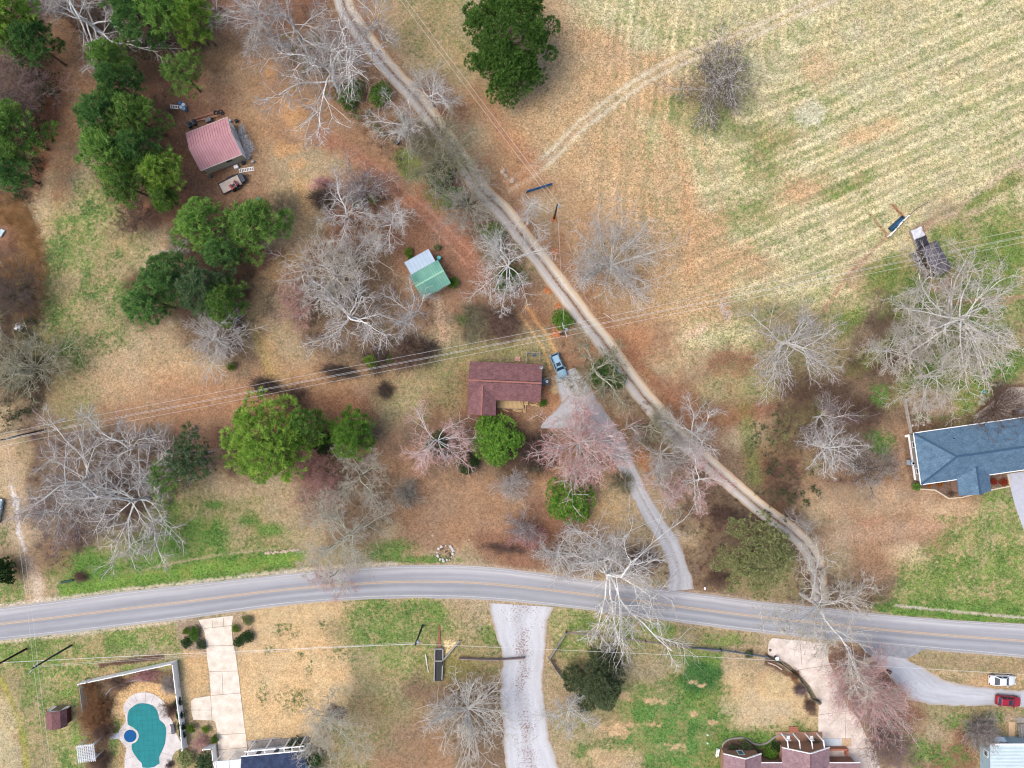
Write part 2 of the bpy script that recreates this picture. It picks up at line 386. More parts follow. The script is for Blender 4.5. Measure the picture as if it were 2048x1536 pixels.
# road shoulders
NE = [(-60,1221),(0,1215),(128,1199),(256,1182),(384,1168),(512,1153),(620,1142),(700,1136),(790,1131),(870,1130),(950,1132),(1024,1139),(1120,1151),(1200,1161),(1284,1172),(1400,1187),(1536,1204),(1650,1216),(1773,1229),(1900,1239),(2048,1248),(2110,1252)]
SE = [(-60,1288),(0,1281),(128,1267),(256,1252),(370,1238),(512,1218),(600,1208),(690,1201),(770,1197),(850,1196),(940,1198),(1024,1204),(1130,1215),(1241,1229),(1390,1249),(1536,1267),(1620,1276),(1711,1286),(1870,1300),(2048,1316),(2110,1321)]
line([(x, y-3) for x, y in NE[:9]], 8, (220,205,182), .75, 6, green=0); line([(x, y-2) for x, y in NE[8:]], 5, (200,176,150), .6, 5, green=0)
line([(x, y+3) for x, y in SE[:5]], 8, (216,200,176), .7, 6, green=0); line([(x, y+2) for x, y in SE[8:]], 5, (196,170,140), .6, 5, green=.1)
line([(1790,1211),(1860,1218),(1960,1228),(2048,1236)], 6, (196,188,168), .85, 4, green=0)
line([(1790,1224),(1860,1230),(1960,1238),(2048,1243)], 9, (120,140,60), .9, 5, green=.95, gcol=(96,140,40))
# right part
area([(1870,460),(1930,400),(2060,300),(2060,350),(1990,400),(1920,450)], (190,168,142), .7, 20, green=.08)
line([(1645,625),(1672,585),(1700,548),(1735,512),(1772,472)], 8, (178,142,112), .8, 5, green=.02)
line([(1783,408),(1795,420),(1808,433)], 6, (158,102,70), .9, 3, green=0); line([(1742,430),(1758,450),(1778,474)], 7, (158,116,78), .8, 4, green=0)
for x, y, rx, ry in ((1960,400,40,10),(2010,370,40,14),(1890,470,50,22),(1780,560,50,40),(1830,600,70,24),(2010,500,50,40),(1980,560,60,30),(1700,640,40,20),(1760,700,60,20),(1960,640,60,50),(2030,725,30,22),(1840,760,70,24),(1960,770,60,30),(1860,720,60,20)):
    blob(x, y, rx, ry, (146,148,72), .75, .9, green=.92, gcol=(104,136,46), rot=-.6)
for x, y, rx, ry in ((1760,790,22,24),(1850,835,24,10),(1890,838,24,8),(1765,890,26,26),(1745,870,18,14),(2010,740,24,30)): blob(x, y, rx, ry, None, .85, .8, green=.95, gcol=(82,132,40))
blob(1850,800,40,30,(190,160,135),.7,.8,green=.08); blob(1885,810,30,20,(182,156,130),.6,.8,green=.1); blob(1800,700,50,30,(160,136,104),.5,.9)
line([(1600,760),(1580,830),(1560,900),(1550,960),(1560,1000)], 70, (104,78,58), .7, 50, green=.12)
line([(1490,820),(1500,900),(1510,960)], 26, (122,138,66), .7, 20, green=.8)
line([(1390,800),(1420,830),(1450,840),(1500,820)], 24, (164,116,76), .6, 20, green=.15)
blob(1640,930,70,50,(160,122,96),.6,.9,green=.04); blob(1720,1000,120,30,(206,176,138),.5,.9,green=.06)
line([(1640,1090),(1740,1065),(1880,1050)], 26, (206,168,136), .6, 30, green=.03); line([(1650,1060),(1760,1040)], 10, (180,130,100), .4, 14)
blob(1900,1020,60,20,(216,188,146),.6,.9,green=.1); blob(1810,1105,40,20,(218,192,150),.6,.9,green=.08)
for x, y, rx, ry in ((1990,1000,24,34),(2010,1090,30,60),(1900,1110,50,40),(1960,1160,80,40),(1850,1170,60,26),(1890,1040,20,10),(2000,1190,60,26)): blob(x, y, rx, ry, None, .7, .9, green=.86, gcol=(112,142,52))
# mulch beds, patios
area([(1826,958),(1842,968),(1910,957),(1917,992),(1897,995),(1870,978),(1838,976),(1822,970)], (122,98,86), .95, 3, green=0, rag=1)
area([(1976,950),(2014,945),(2020,970),(1980,977)], (126,100,88), .95, 3, green=0, rag=1)
area([(1818,866),(1828,866),(1840,965),(1822,962),(1812,925),(1808,880)], (124,98,80), .9, 5, green=0, rag=2)
area([(1946,845),(1952,822),(1985,795),(2012,770),(2030,768),(2060,768),(2060,835),(1950,850)], (120,84,66), .95, 5, green=0, rag=2)
area([(1946,849),(1950,830),(1975,812),(2000,790),(2020,774),(2060,774),(2060,838),(1950,850)], (200,184,166), .95, 2, green=0, rag=1)
area([(1830,862),(1940,842),(1944,826),(1850,842)], (116,88,70), .8, 8, green=.1)
area([(1828,482),(1842,500),(1875,575),(1905,560),(1900,540),(1868,590),(1850,560)], (176,136,104), .6, 8, green=0)
blob(1890,572,24,16,(190,152,130),.8,.6,green=0); blob(1842,458,30,12,(170,130,104),.6,.7,green=0,rot=-.6)
blob(1990,604,40,6,(170,134,106),.7,.6,green=0); line([(1900,610),(1930,602),(2060,592)], 8, (176,138,110), .7, 6, green=0)
# south of the road
line([(-20,1330),(6,1370),(28,1420),(44,1470),(54,1540)], 12, (172,164,70), .8, 10, green=.6, gcol=(150,150,40)); blob(0,1480,34,90,(206,190,142),.7,.7,green=.2)
area([(186,1336),(300,1326),(352,1318),(352,1296),(260,1296),(192,1320)], (176,158,128), .6, 8, green=.25); area([(196,1328),(330,1305),(330,1318),(200,1336)], (92,60,52), .9, 4, green=0, rag=3)
area([(168,1368),(350,1335),(358,1420),(345,1440),(250,1440),(214,1536),(170,1536),(150,1420)], (112,82,64), .8, 8, green=.1)
area([(218,1440),(228,1400),(246,1375),(280,1362),(320,1368),(352,1385),(350,1400),(330,1420),(280,1400),(250,1450),(236,1470),(222,1460)], (222,182,124), .95, 4, green=.04, rag=2)
area([(220,1475),(240,1478),(252,1500),(248,1536),(222,1536)], (180,150,100), .9, 5, green=.4); blob(228,1478,10,40,None,.8,.8,green=.95,gcol=(84,128,40)); blob(232,1450,12,16,None,.8,.8,green=.95,gcol=(84,128,40))
area([(365,1300),(412,1300),(420,1390),(380,1400)], (216,174,118), .85, 6, green=.05); area([(355,1240),(396,1238),(414,1300),(360,1302)], (168,146,124), .85, 6, green=.03)
area([(466,1230),(500,1232),(520,1290),(470,1294)], (190,160,128), .7, 8, green=.1)
area([(480,1290),(640,1268),(690,1300),(700,1350),(650,1400),(600,1470),(500,1480),(490,1400)], (222,186,134), .9, 26, green=.03, flk=.3, rag=14)
for x, y, rx, ry in ((575,1262,26,16),(600,1310,12,10),(675,1310,24,18),(525,1385,10,30),(620,1340,8,40),(540,1300,10,14),(650,1250,20,10),(590,1400,30,26)): blob(x, y, rx, ry, None, .8, .9, green=.62, gcol=(84,104,52))
for x, y, rx, ry in ((770,1230,70,30),(860,1240,34,30),(760,1270,60,22),(980,1270,26,20),(1010,1290,14,14)): blob(x, y, rx, ry, (160,150,92), .7, .8, green=.85, gcol=(96,132,50))
blob(910,1340,60,30,(140,128,58),.6,.9,green=.5,gcol=(130,126,44)); blob(950,1240,50,16,(190,166,130),.6,.8); blob(850,1470,30,60,(160,116,84),.6,.9); blob(755,1410,30,20,(150,130,66),.5,.9,green=.4)
for x, y, rx, ry in ((740,1420,40,30),(840,1480,60,60),(770,1500,60,30)): blob(x, y, rx, ry, (152,128,100), .5, 1, green=.2)
blob(1398,1355,37,34,(70,108,54),.9,.5,green=1.0,gcol=(52,104,42),rag=.6); blob(670,1428,20,18,(84,66,62),.9,.4,green=0)
area([(478,250),(484,248),(490,262),(500,276),(507,290),(510,300),(504,306),(500,314),(492,318),(488,300),(484,280),(478,265)], (206,200,192), .85, 4, green=0, flk=.9, rag=5)
area([(888,1297),(886,1283),(896,1279),(912,1284),(917,1283),(890,1314)], (230,208,150), .95, 3, green=0, flk=.8, rag=1)
for x, y, rx, ry in ((1290,1400,60,30),(1360,1450,60,34),(1320,1490,70,30),(1420,1450,34,20),(1250,1490,50,24),(1170,1500,24,20),(1385,1500,40,34),(1320,1420,50,20)): blob(x, y, rx, ry, (140,144,84), .75, 1.1, green=.84, gcol=(84,132,52), rag=1)
for x, y, rx, ry in ((1300,1400,16,6),(1330,1406,12,5),(1230,1460,34,14),(1255,1450,14,8),(1305,1446,14,6),(1385,1428,10,6),(1425,1445,8,6),(1250,1392,14,8),(1380,1365,10,4),(1405,1371,8,4),(1350,1495,20,6),(1195,1510,14,12)): blob(x, y, rx, ry, (214,176,132), .8, .9, green=0, rag=1.6)
blob(1230,1520,50,26,(196,170,130),.8,.7,green=.1); blob(1520,1425,66,34,(206,184,146),.8,.7,green=.08); blob(1300,1335,60,22,(176,156,124),.6,.8,green=.15); blob(1545,1370,30,20,(200,184,136),.5,.8)
area([(1530,1303),(1560,1330),(1600,1365),(1622,1400),(1636,1432),(1618,1432),(1606,1390),(1580,1355),(1530,1330)], (110,82,66), .9, 5, green=.08)
area([(1662,1290),(1720,1296),(1770,1345),(1800,1400),(1830,1470),(1850,1540),(1770,1540),(1740,1460),(1700,1420),(1690,1370),(1665,1330)], (154,122,102), .8, 12, green=.2)
area([(1450,1520),(1446,1490),(1460,1478),(1500,1480),(1520,1500),(1560,1486),(1600,1470),(1636,1470),(1636,1536),(1450,1536)], (112,84,72), .95, 3, green=0, rag=1)
line([(1836,1316),(1900,1322),(2060,1334)], 22, (176,148,112), .7, 14, green=.12); line([(1850,1345),(1960,1352),(2060,1356)], 16, (206,174,132), .6, 12, green=.02)
blob(1985,1365,50,16,(208,166,120),.7,.8,green=0); blob(1990,1435,40,12,(186,156,128),.8,.7,green=0)
for x, y, rx, ry in ((1930,1450,40,18),(1985,1440,26,18),(1900,1440,30,14),(1840,1500,40,30),(1900,1510,40,26)): blob(x, y, rx, ry, None, .8, .8, green=.92, gcol=(92,134,44))
for x, y, rx, ry in ((50,1310,60,24),(110,1380,50,40),(150,1500,26,40),(100,1340,50,20),(270,1280,60,14),(200,1300,30,14),(60,1425,20,60),(1180,1250,60,10),(1300,1262,80,12),(1440,1280,60,12),(1150,1285,26,14)): blob(x, y, rx, ry, None, .6, .9, green=.9, gcol=(108,142,50))
GRN = np.clip(GRN, 0, 1)
lum = COLR@np.array([.3,.55,.15]); COLR = lum[..., None]+(COLR-lum[..., None])*np.array([.86, .86, .90])
gv = fbm(PX, PY, 26, 111)[..., None]; GCOL = GCOL*(1+.7*gv*np.array([1.2, .8, .8])); lum = GCOL@np.array([.3,.55,.15]); GCOL = lum[..., None]+(GCOL-lum[..., None])*.85
GRN = GRN*np.clip(.80+1.9*fbm(PX, PY, 22, 113, 4), .15, 1.15)
n3 = fbm(PX, PY, 14, 121, 3); n4 = fbm(PX, PY, 5, 123, 2)
COLR *= (1+.30*n3+.22*n4)[..., None]*(1+.16*fbm(PX, PY, 30, 127, 3)[..., None]*np.array([1., 0, -1.]))
# ------ the sheet itself
ny, nx = X.shape; rel = 0.05*fbm(PX, PY, 40, 101)
Z = np.where((np.abs(X) < 97) & (np.abs(Y) < 74), -0.012+0.02*fbm(PX, PY, 12, 103), 0)-0.02
idx = np.arange(nx*ny).reshape(ny, nx)
faces = np.stack([idx[:-1, :-1], idx[:-1, 1:], idx[1:, 1:], idx[1:, :-1]], -1).reshape(-1, 4)
g = from_arrays('ground', np.stack([X, Y, Z], -1).reshape(-1, 3), faces, smooth=True)
g['kind'] = 'structure'
me = g.data
at = me.attributes.new('cover', 'FLOAT_COLOR', 'POINT'); at.data.foreach_set('color', np.concatenate([COLR, GRN[..., None]], -1).astype(np.float32).ravel())
at = me.attributes.new('grass', 'FLOAT_COLOR', 'POINT'); at.data.foreach_set('color', np.concatenate([GCOL, FLK[..., None]], -1).astype(np.float32).ravel())
gm = bpy.data.materials.new('ground'); gm.use_nodes = True; me.materials.append(gm)
def nd(nt, t, **kw):
    n = nt.nodes.new(t)
    for k, v in kw.items(): setattr(n, k, v)
    return n
def math_(nt, op, a, b=None, c=None, clamp=False):
    n = nt.nodes.new('ShaderNodeMath'); n.operation = op; n.use_clamp = clamp
    for i, v in enumerate((a, b, c)):
        if v is None: continue
        if isinstance(v, (int, float)): n.inputs[i].default_value = v
        else: nt.links.new(v, n.inputs[i])
    return n.outputs[0]
def noise_(nt, vec, scale, detail=2.0, rough=.5):
    n = nt.nodes.new('ShaderNodeTexNoise'); n.inputs['Scale'].default_value = scale; n.inputs['Detail'].default_value = detail; n.inputs['Roughness'].default_value = rough
    nt.links.new(vec, n.inputs['Vector']); return n.outputs['Fac']
def mixc(nt, f, a, b, bt='MIX'):
    n = nt.nodes.new('ShaderNodeMix'); n.data_type = 'RGBA'; n.blend_type = bt
    for i, v in ((0, f), (6, a), (7, b)):
        if isinstance(v, (int, float)): n.inputs[i].default_value = v
        elif isinstance(v, tuple): n.inputs[i].default_value = v+(1,)
        else: nt.links.new(v, n.inputs[i])
    return n.outputs[2]
nt = gm.node_tree; L = nt.links; B = nt.nodes['Principled BSDF']; B.inputs['Roughness'].default_value = .95; B.inputs['Specular IOR Level'].default_value = .1
pos = nd(nt, 'ShaderNodeTexCoord').outputs['Object']
a1 = nd(nt, 'ShaderNodeAttribute', attribute_name='cover'); a2 = nd(nt, 'ShaderNodeAttribute', attribute_name='grass')
nA = noise_(nt, pos, 1.5, 5, .65); nB = noise_(nt, pos, 4.2, 3, .7); nC = math_(nt, 'ADD', math_(nt, 'MULTIPLY', noise_(nt, pos, 4.2, 1, .5), .7), math_(nt, 'MULTIPLY', noise_(nt, pos, 1.9, 2, .6), .3)); nD = noise_(nt, pos, 2.6, 4, .7)
gf = math_(nt, 'ADD', math_(nt, 'MULTIPLY', math_(nt, 'SUBTRACT', nA, .5), 5.5), math_(nt, 'MULTIPLY', math_(nt, 'SUBTRACT', a1.outputs['Alpha'], .5), 1.9))
gf = math_(nt, 'ADD', gf, math_(nt, 'MULTIPLY', math_(nt, 'SUBTRACT', nB, .5), 3.5)); gf = math_(nt, 'ADD', gf, .5, clamp=True)
gf = math_(nt, 'MULTIPLY', gf, math_(nt, 'MULTIPLY', a1.outputs['Alpha'], 6, clamp=True), clamp=True)
c = mixc(nt, gf, a1.outputs['Color'], a2.outputs['Color'])
fl = math_(nt, 'MULTIPLY', math_(nt, 'SUBTRACT', nD, .56), 12, clamp=True); fl = math_(nt, 'MULTIPLY', fl, a2.outputs['Alpha'])
c = mixc(nt, math_(nt, 'MULTIPLY', fl, .62), c, mixc(nt, .45, a1.outputs['Color'], alb((238,222,182))))
dk = math_(nt, 'MULTIPLY', math_(nt, 'SUBTRACT', .45, nB), 7, clamp=True)
c = mixc(nt, math_(nt, 'MULTIPLY', dk, .22), c, mixc(nt, 1.0, c, (.38,.36,.30), 'MULTIPLY'))
sp = nd(nt, 'ShaderNodeMapRange'); sp.inputs[1].default_value = .30; sp.inputs[2].default_value = .70; sp.inputs[3].default_value = .52; sp.inputs[4].default_value = 1.48
vo = nd(nt, 'ShaderNodeTexVoronoi'); vo.inputs['Scale'].default_value = 5.2; L.new(pos, vo.inputs['Vector']); vs_ = nd(nt, 'ShaderNodeSeparateColor'); L.new(vo.outputs['Color'], vs_.inputs[0])
vo2 = nd(nt, 'ShaderNodeTexVoronoi'); vo2.inputs['Scale'].default_value = 2.3; L.new(pos, vo2.inputs['Vector']); vs2 = nd(nt, 'ShaderNodeSeparateColor'); L.new(vo2.outputs['Color'], vs2.inputs[0])
nC = math_(nt, 'ADD', math_(nt, 'MULTIPLY', vs_.outputs[0], .32), math_(nt, 'ADD', math_(nt, 'MULTIPLY', vs2.outputs[0], .12), math_(nt, 'MULTIPLY', nC, .56)))
L.new(nC, sp.inputs[0]); am = math_(nt, 'ADD', math_(nt, 'MULTIPLY', a2.outputs['Alpha'], .95), .32, clamp=True); am = math_(nt, 'MAXIMUM', am, gf)
spk = math_(nt, 'ADD', math_(nt, 'MULTIPLY', math_(nt, 'SUBTRACT', sp.outputs[0], 1.0), am), 1.0)
vm = nd(nt, 'ShaderNodeVectorMath', operation='SCALE'); L.new(c, vm.inputs[0]); L.new(spk, vm.inputs['Scale'])
L.new(vm.outputs[0], B.inputs['Base Color'])
bp = nd(nt, 'ShaderNodeBump'); bp.inputs['Strength'].default_value = .5; bp.inputs['Distance'].default_value = .12
L.new(math_(nt, 'ADD', nB, nA), bp.inputs['Height']); L.new(bp.outputs[0], B.inputs['Normal'])
del wx, wy, gx, gy, ix, iy, fx, fy, u1, u2, ph, fld, lines, amp, n1, n2, n3, n4

# ------------------------------------------------------------------ sheets laid on the ground
def strip_mat(name, rgb, bands, leaf=None, leafband=None, leafamt=0.0, speck=.14, scale=2.0, rgb2=None, along=.15, rough=.9, crack=False):
    """uv.x = metres along, uv.y = 0..1 across; bands = [(v, rgb)] worn lanes"""
    m = bpy.data.materials.new(name); m.use_nodes = True; nt = m.node_tree; L = nt.links; B = nt.nodes['Principled BSDF']
    B.inputs['Roughness'].default_value = rough; B.inputs['Specular IOR Level'].default_value = .2
    uv = nd(nt, 'ShaderNodeUVMap', uv_map='UVMap').outputs[0]; pos = nd(nt, 'ShaderNodeTexCoord').outputs['Object']
    sep = nd(nt, 'ShaderNodeSeparateXYZ'); L.new(uv, sep.inputs[0])
    mp = nd(nt, 'ShaderNodeMapping'); mp.inputs['Scale'].default_value = (along, 9, 1); L.new(uv, mp.inputs[0])
    st = noise_(nt, mp.outputs[0], 1.0, 4); wob = noise_(nt, pos, .35, 3); fine = noise_(nt, pos, 9, 2, .7); mid = noise_(nt, pos, scale, 4, .65)
    v = math_(nt, 'ADD', sep.outputs[1], math_(nt, 'MULTIPLY', math_(nt, 'SUBTRACT', wob, .5), .05))
    cr = nd(nt, 'ShaderNodeValToRGB'); el = cr.color_ramp.elements
    while len(el) > 1: el.remove(el[-1])
    el[0].position = bands[0][0]; el[0].color = alb(bands[0][1])+(1,)
    for p_, c_ in bands[1:]:
        e = el.new(p_); e.color = alb(c_)+(1,)
    L.new(v, cr.inputs[0]); c = cr.outputs[0]
    f = math_(nt, 'ADD', math_(nt, 'MULTIPLY', math_(nt, 'SUBTRACT', st, .5), .55), 1.0)
    f = math_(nt, 'ADD', f, math_(nt, 'MULTIPLY', math_(nt, 'SUBTRACT', fine, .5), speck*4)); f = math_(nt, 'ADD', f, math_(nt, 'MULTIPLY', math_(nt, 'SUBTRACT', mid, .5), speck*2))
    vm = nd(nt, 'ShaderNodeVectorMath', operation='SCALE'); L.new(c, vm.inputs[0]); L.new(f, vm.inputs['Scale']); c = vm.outputs[0]
    if leaf:
        lf = noise_(nt, pos, 3.0, 4, .75); big = noise_(nt, pos, .28, 3)
        if leafband:
            d = math_(nt, 'ABSOLUTE', math_(nt, 'SUBTRACT', v, leafband[0])); bw = math_(nt, 'SUBTRACT', 1.0, math_(nt, 'DIVIDE', d, leafband[1]), clamp=True)
        else: bw = math_(nt, 'ADD', 0.5, 0)
        t = math_(nt, 'ADD', math_(nt, 'MULTIPLY', bw, leafamt), math_(nt, 'MULTIPLY', math_(nt, 'SUBTRACT', big, .5), .35))
        a = math_(nt, 'MULTIPLY', math_(nt, 'SUBTRACT', math_(nt, 'ADD', lf, t), .70), 9, clamp=True)
        c = mixc(nt, math_(nt, 'MULTIPLY', a, .85), c, alb(leaf))
    L.new(c, B.inputs['Base Color'])
    b = nd(nt, 'ShaderNodeBump'); b.inputs['Strength'].default_value = .25; b.inputs['Distance'].default_value = .03; L.new(fine, b.inputs['Height']); L.new(b.outputs[0], B.inputs['Normal'])
    return m
def strip(name, left, right, z, m, rag=0.0, nac=10, seed=0, step=4):
    """sheet between two polylines (photo px on the ground)"""
    a = crom(left, step); b = crom(right, step); n = max(len(a), len(b))
    def rs(p, n):
        d = np.r_[0, np.cumsum(np.hypot(*np.diff(p, axis=0).T))]; t = np.linspace(0, d[-1], n); return np.stack([np.interp(t, d, p[:, 0]), np.interp(t, d, p[:, 1])], 1), d[-1]
    a, la = rs(a, n); b, lb = rs(b, n)
    if rag:
        r = np.random.RandomState(seed); 
        for q, o_ in ((a, b), (b, a)):
            dv = (q-o_); dv /= np.linalg.norm(dv, axis=1)[:, None]+1e-6
            w = np.convolve(r.randn(n+8), np.ones(3)/3, 'same')[4:-4]+np.convolve(r.randn(n+30), np.ones(14)/5, 'same')[15:-15]
            q += dv*w[:n, None]*rag
    t = np.linspace(0, 1, nac+1)[None, :, None]; g_ = a[:, None]*(1-t)+b[:, None]*t
    V = np.zeros((n, nac+1, 3)); V[..., 0] = (g_[..., 0]-1024)/S; V[..., 1] = (768-g_[..., 1])/S; V[..., 2] = z
    i = np.arange(n*(nac+1)).reshape(n, nac+1); F_ = np.stack([i[:-1, :-1], i[:-1, 1:], i[1:, 1:], i[1:, :-1]], -1).reshape(-1, 4)
    c0 = V.reshape(-1, 3)[F_[0]]; nrm = np.cross(c0[1]-c0[0], c0[2]-c0[0])[2]
    if nrm < 0: F_ = F_[:, ::-1]
    o = from_arrays(name, V.reshape(-1, 3), F_, m); o['kind'] = 'structure'
    uvl = o.data.uv_layers.new(name='UVMap'); UV = np.zeros((n, nac+1, 2)); UV[..., 0] = (np.linspace(0, la, n)/S)[:, None]; UV[..., 1] = np.linspace(0, 1, nac+1)[None]
    uvl.data.foreach_set('uv', UV.reshape(-1, 2)[F_.ravel()].astype(np.float32).ravel())
    return o
def offs(center, w):
    c = crom(center, 8); d = np.gradient(c, axis=0); d /= np.linalg.norm(d, axis=1)[:, None]; nn = np.stack([-d[:, 1], d[:, 0]], 1)
    t = np.r_[0, np.cumsum(np.hypot(*np.diff(c, axis=0).T))]; t /= t[-1]
    ww = np.interp(t, np.linspace(0, 1, len(w)), w)[:, None] if isinstance(w, (list, tuple)) else w
    return (c+nn*ww/2)[::2].tolist(), (c-nn*ww/2)[::2].tolist()
asph = strip_mat('faded_asphalt', None, [(0,(194,188,184)),(.05,(172,172,176)),(.16,(194,194,196)),(.28,(174,175,180)),(.42,(164,166,172)),(.5,(172,173,176)),(.60,(154,157,164)),(.72,(178,180,184)),(.84,(156,159,166)),(.95,(172,173,176)),(1,(190,186,182))], speck=.07, scale=.5, along=.05)
far0 = [(-900,1330),(-500,1272),(-200,1238)]; far1 = [(2250,1262),(2500,1280),(2900,1310)]
strip('road', far0+NE+far1, [(-900,1396),(-500,1339),(-200,1304)]+SE+[(2250,1331),(2500,1349),(2900,1379)], .004, asph, rag=.5, nac=12, step=9)
mid = [((a[0]+b[0])/2, (a[1]+b[1])/2) for a, b in zip([(x, float(np.interp(x, [p[0] for p in NE], [p[1] for p in NE]))) for x in range(-60, 2111, 70)], [(x, float(np.interp(x, [p[0] for p in SE], [p[1] for p in SE]))) for x in range(-60, 2111, 70)])]
ylw = mat('worn_yellow_paint', (222,186,138), .8, .18, 2.5, fine=.2); wht = mat('worn_white_paint', (208,208,208), .8, .15, 2.0, fine=.2)
for d_ in (-1.3, 1.3): strip('centre_line', [(x, y+d_-.5+.0*x) for x, y in mid], [(x, y+d_+.5) for x, y in mid], .008, ylw, nac=1, step=8)
strip('edge_line', [(x, y+4.0) for x, y in NE], [(x, y+5.0) for x, y in NE], .008, wht, nac=1, step=8)
strip('edge_line', [(x, y-5.6) for x, y in SE], [(x, y-4.6) for x, y in SE], .008, wht, nac=1, step=8)
lane = [(640,-130),(665,-60),(680,-20),(693,20),(740,90),(790,150),(832,195),(880,260),(915,305),(962,380),(1003,420),(1040,465),(1100,545),(1168,634),(1215,695),(1268,768),(1335,848),(1400,912),(1460,965),(1522,1018),(1580,1060),(1618,1100),(1636,1145),(1642,1216)]
l_, r_ = offs(lane, [36,37,36,36,37,37,38,38,36,33,33,34])
lanem = strip_mat('gravel_lane', None, [(0,(190,164,134)),(.14,(214,206,194)),(.32,(204,200,196)),(.43,(182,166,150)),(.5,(160,140,122)),(.57,(184,170,154)),(.7,(222,212,196)),(.86,(222,204,176)),(1,(196,160,124))], leaf=(128,92,70), leafband=(.5,.13), leafamt=.30, speck=.12, scale=1.4)
strip('gravel_lane', l_, r_, .006, lanem, rag=.7, seed=3)
drv = strip_mat('gravel_driveway', None, [(0,(176,162,148)),(.1,(192,192,194)),(.35,(200,201,204)),(.5,(184,182,180)),(.65,(202,203,206)),(.9,(190,190,190)),(1,(172,154,138))], leaf=(140,96,76), leafband=(.5,.5), leafamt=.13, speck=.17, scale=2)
l_, r_ = offs([(1132,742),(1150,785),(1180,830),(1212,868),(1240,905),(1262,950),(1285,1000),(1312,1045),(1338,1085),(1352,1125),(1360,1160),(1362,1180)], [44,66,62,52,44,34,32,34,36,38,40,56])
strip('gravel_driveway', l_, r_, .007, drv, rag=1.8, seed=5)
strip('gravel_driveway', [(1080,852),(1095,838),(1112,822),(1128,800),(1140,790)], [(1084,858),(1110,858),(1130,860),(1150,862),(1180,866)], .011, drv, rag=1.6, seed=6)
wdr = strip_mat('white_gravel', None, [(0,(188,170,152)),(.06,(206,208,212)),(.3,(216,219,224)),(.5,(200,200,204)),(.7,(216,219,224)),(.94,(208,208,210)),(1,(186,166,150))], leaf=(138,104,86), leafband=(.5,.6), leafamt=.21, speck=.10, scale=2)
strip('gravel_driveway', [(978,1206),(984,1240),(994,1275),(1002,1310),(1000,1350),(1001,1390),(1005,1440),(1008,1490),(1012,1560)], [(1108,1214),(1097,1240),(1093,1280),(1088,1320),(1086,1370),(1092,1420),(1100,1470),(1110,1510),(1120,1560)], .012, wdr, rag=1.5, seed=7)
gdr = strip_mat('pale_gravel', None, [(0,(186,176,164)),(.12,(190,194,200)),(.5,(200,204,210)),(.88,(192,195,200)),(1,(190,172,150))], leaf=(176,150,124), leafband=(.95,.3), leafamt=.1, speck=.10, scale=1)
strip('gravel_driveway', [(1728,1300),(1748,1318),(1772,1342),(1795,1372),(1830,1400),(1880,1412),(1960,1412),(2048,1412),(2100,1412)], [(1806,1302),(1816,1320),(1836,1330),(1862,1344),(1890,1360),(1930,1369),(1980,1375),(2048,1380),(2100,1382)], .012, gdr, rag=1.6, seed=9)
strip('asphalt_apron', [(1712,1283),(1728,1300),(1742,1308)], [(1850,1297),(1832,1309),(1812,1317)], .015, mat('apron_asphalt', (158,160,165), .9, .14, 1.2, fine=.12), rag=.8, seed=10, nac=4)
def sheet(name, pts, z, m, t=.10, kind='structure', parent=None, px=True, h=0):
    poly = [tuple(P(x, y, z+h).xy) for x, y in pts] if px else pts
    mb = MB().prism(poly, z-t, z); o = mb.build(name, m, parent)
    if kind: o['kind'] = kind
    return o
conc = mat('cream_concrete', (240,226,206), .85, .16, .7, rgb2=(244,232,216), fine=.09, k=.60, detail=6)
sheet('concrete_driveway', [(397,1240),(467,1231),(463,1252),(465,1280),(471,1307),(477,1350),(481,1387),(488,1445),(495,1497),(490,1520),(440,1540),(436,1490),(434,1460),(431,1444),(426,1441),(387,1440),(383,1425),(382,1402),(390,1396),(422,1392),(419,1350),(414,1315),(412,1285),(409,1264),(403,1252)], .04, conc)
sheet('concrete_driveway', [(1545,1276),(1600,1281),(1655,1287),(1657,1322),(1670,1350),(1683,1372),(1684,1388),(1694,1412),(1715,1435),(1722,1450),(1735,1478),(1752,1500),(1765,1560),(1655,1560),(1655,1500),(1637,1500),(1637,1432),(1638,1404),(1620,1372),(1600,1350),(1580,1330),(1560,1318),(1537,1310),(1536,1296),(1538,1284)], .04, mat('pink_concrete', (232,216,202), .85, .16, .6, rgb2=(240,228,218), fine=.09, k=.60, detail=6))
joint = mat('concrete_joint', (150,132,112), .95, .1)  # expansion joints in one darker tan
def joints(pairs, z=.044, w=.07):
    for a, b in pairs:
        o = MB().bar(P(*a, z), P(*b, z), w, .004).build('expansion_joint', joint); o['kind'] = 'structure'
joints([((409,1257),(463,1251)),((413,1292),(467,1291)),((418,1343),(475,1342)),((423,1391),(481,1386)),((424,1241),(425,1256)),((447,1236),(447,1252)),((421,1391),(424,1441)),((384,1420),(424,1420)),((444,1344),(446,1390)),
        ((1637,1430),(1694,1422)),((1655,1500),(1735,1497)),((1690,1430),(1692,1498)),((1596,1340),(1660,1330)),((1600,1281),(1604,1330)),((434,1470),(492,1466)),((436,1500),(494,1495))])
sheet('concrete_driveway', [(2014,948),(2080,938),(2080,1100),(2048,1060),(2030,1010)], .04, mat('grey_concrete', (196,200,210), .85, .08, 1.2, fine=.06))
sheet('path', [(219,1467),(240,1466),(240,1477),(221,1479)], .04, mat('grey_concrete', (196,200,210)))
sheet('path', [(494,1482),(560,1474),(562,1486),(496,1493)], .04, mat('path_concrete', (186,178,168), .9, .12, 2, fine=.1))
sheet('path', [(1589,1470),(1636,1472),(1636,1484),(1589,1484)], .05, mat('tan_pavers', (214,184,148), .9, .12, 2, fine=.1))
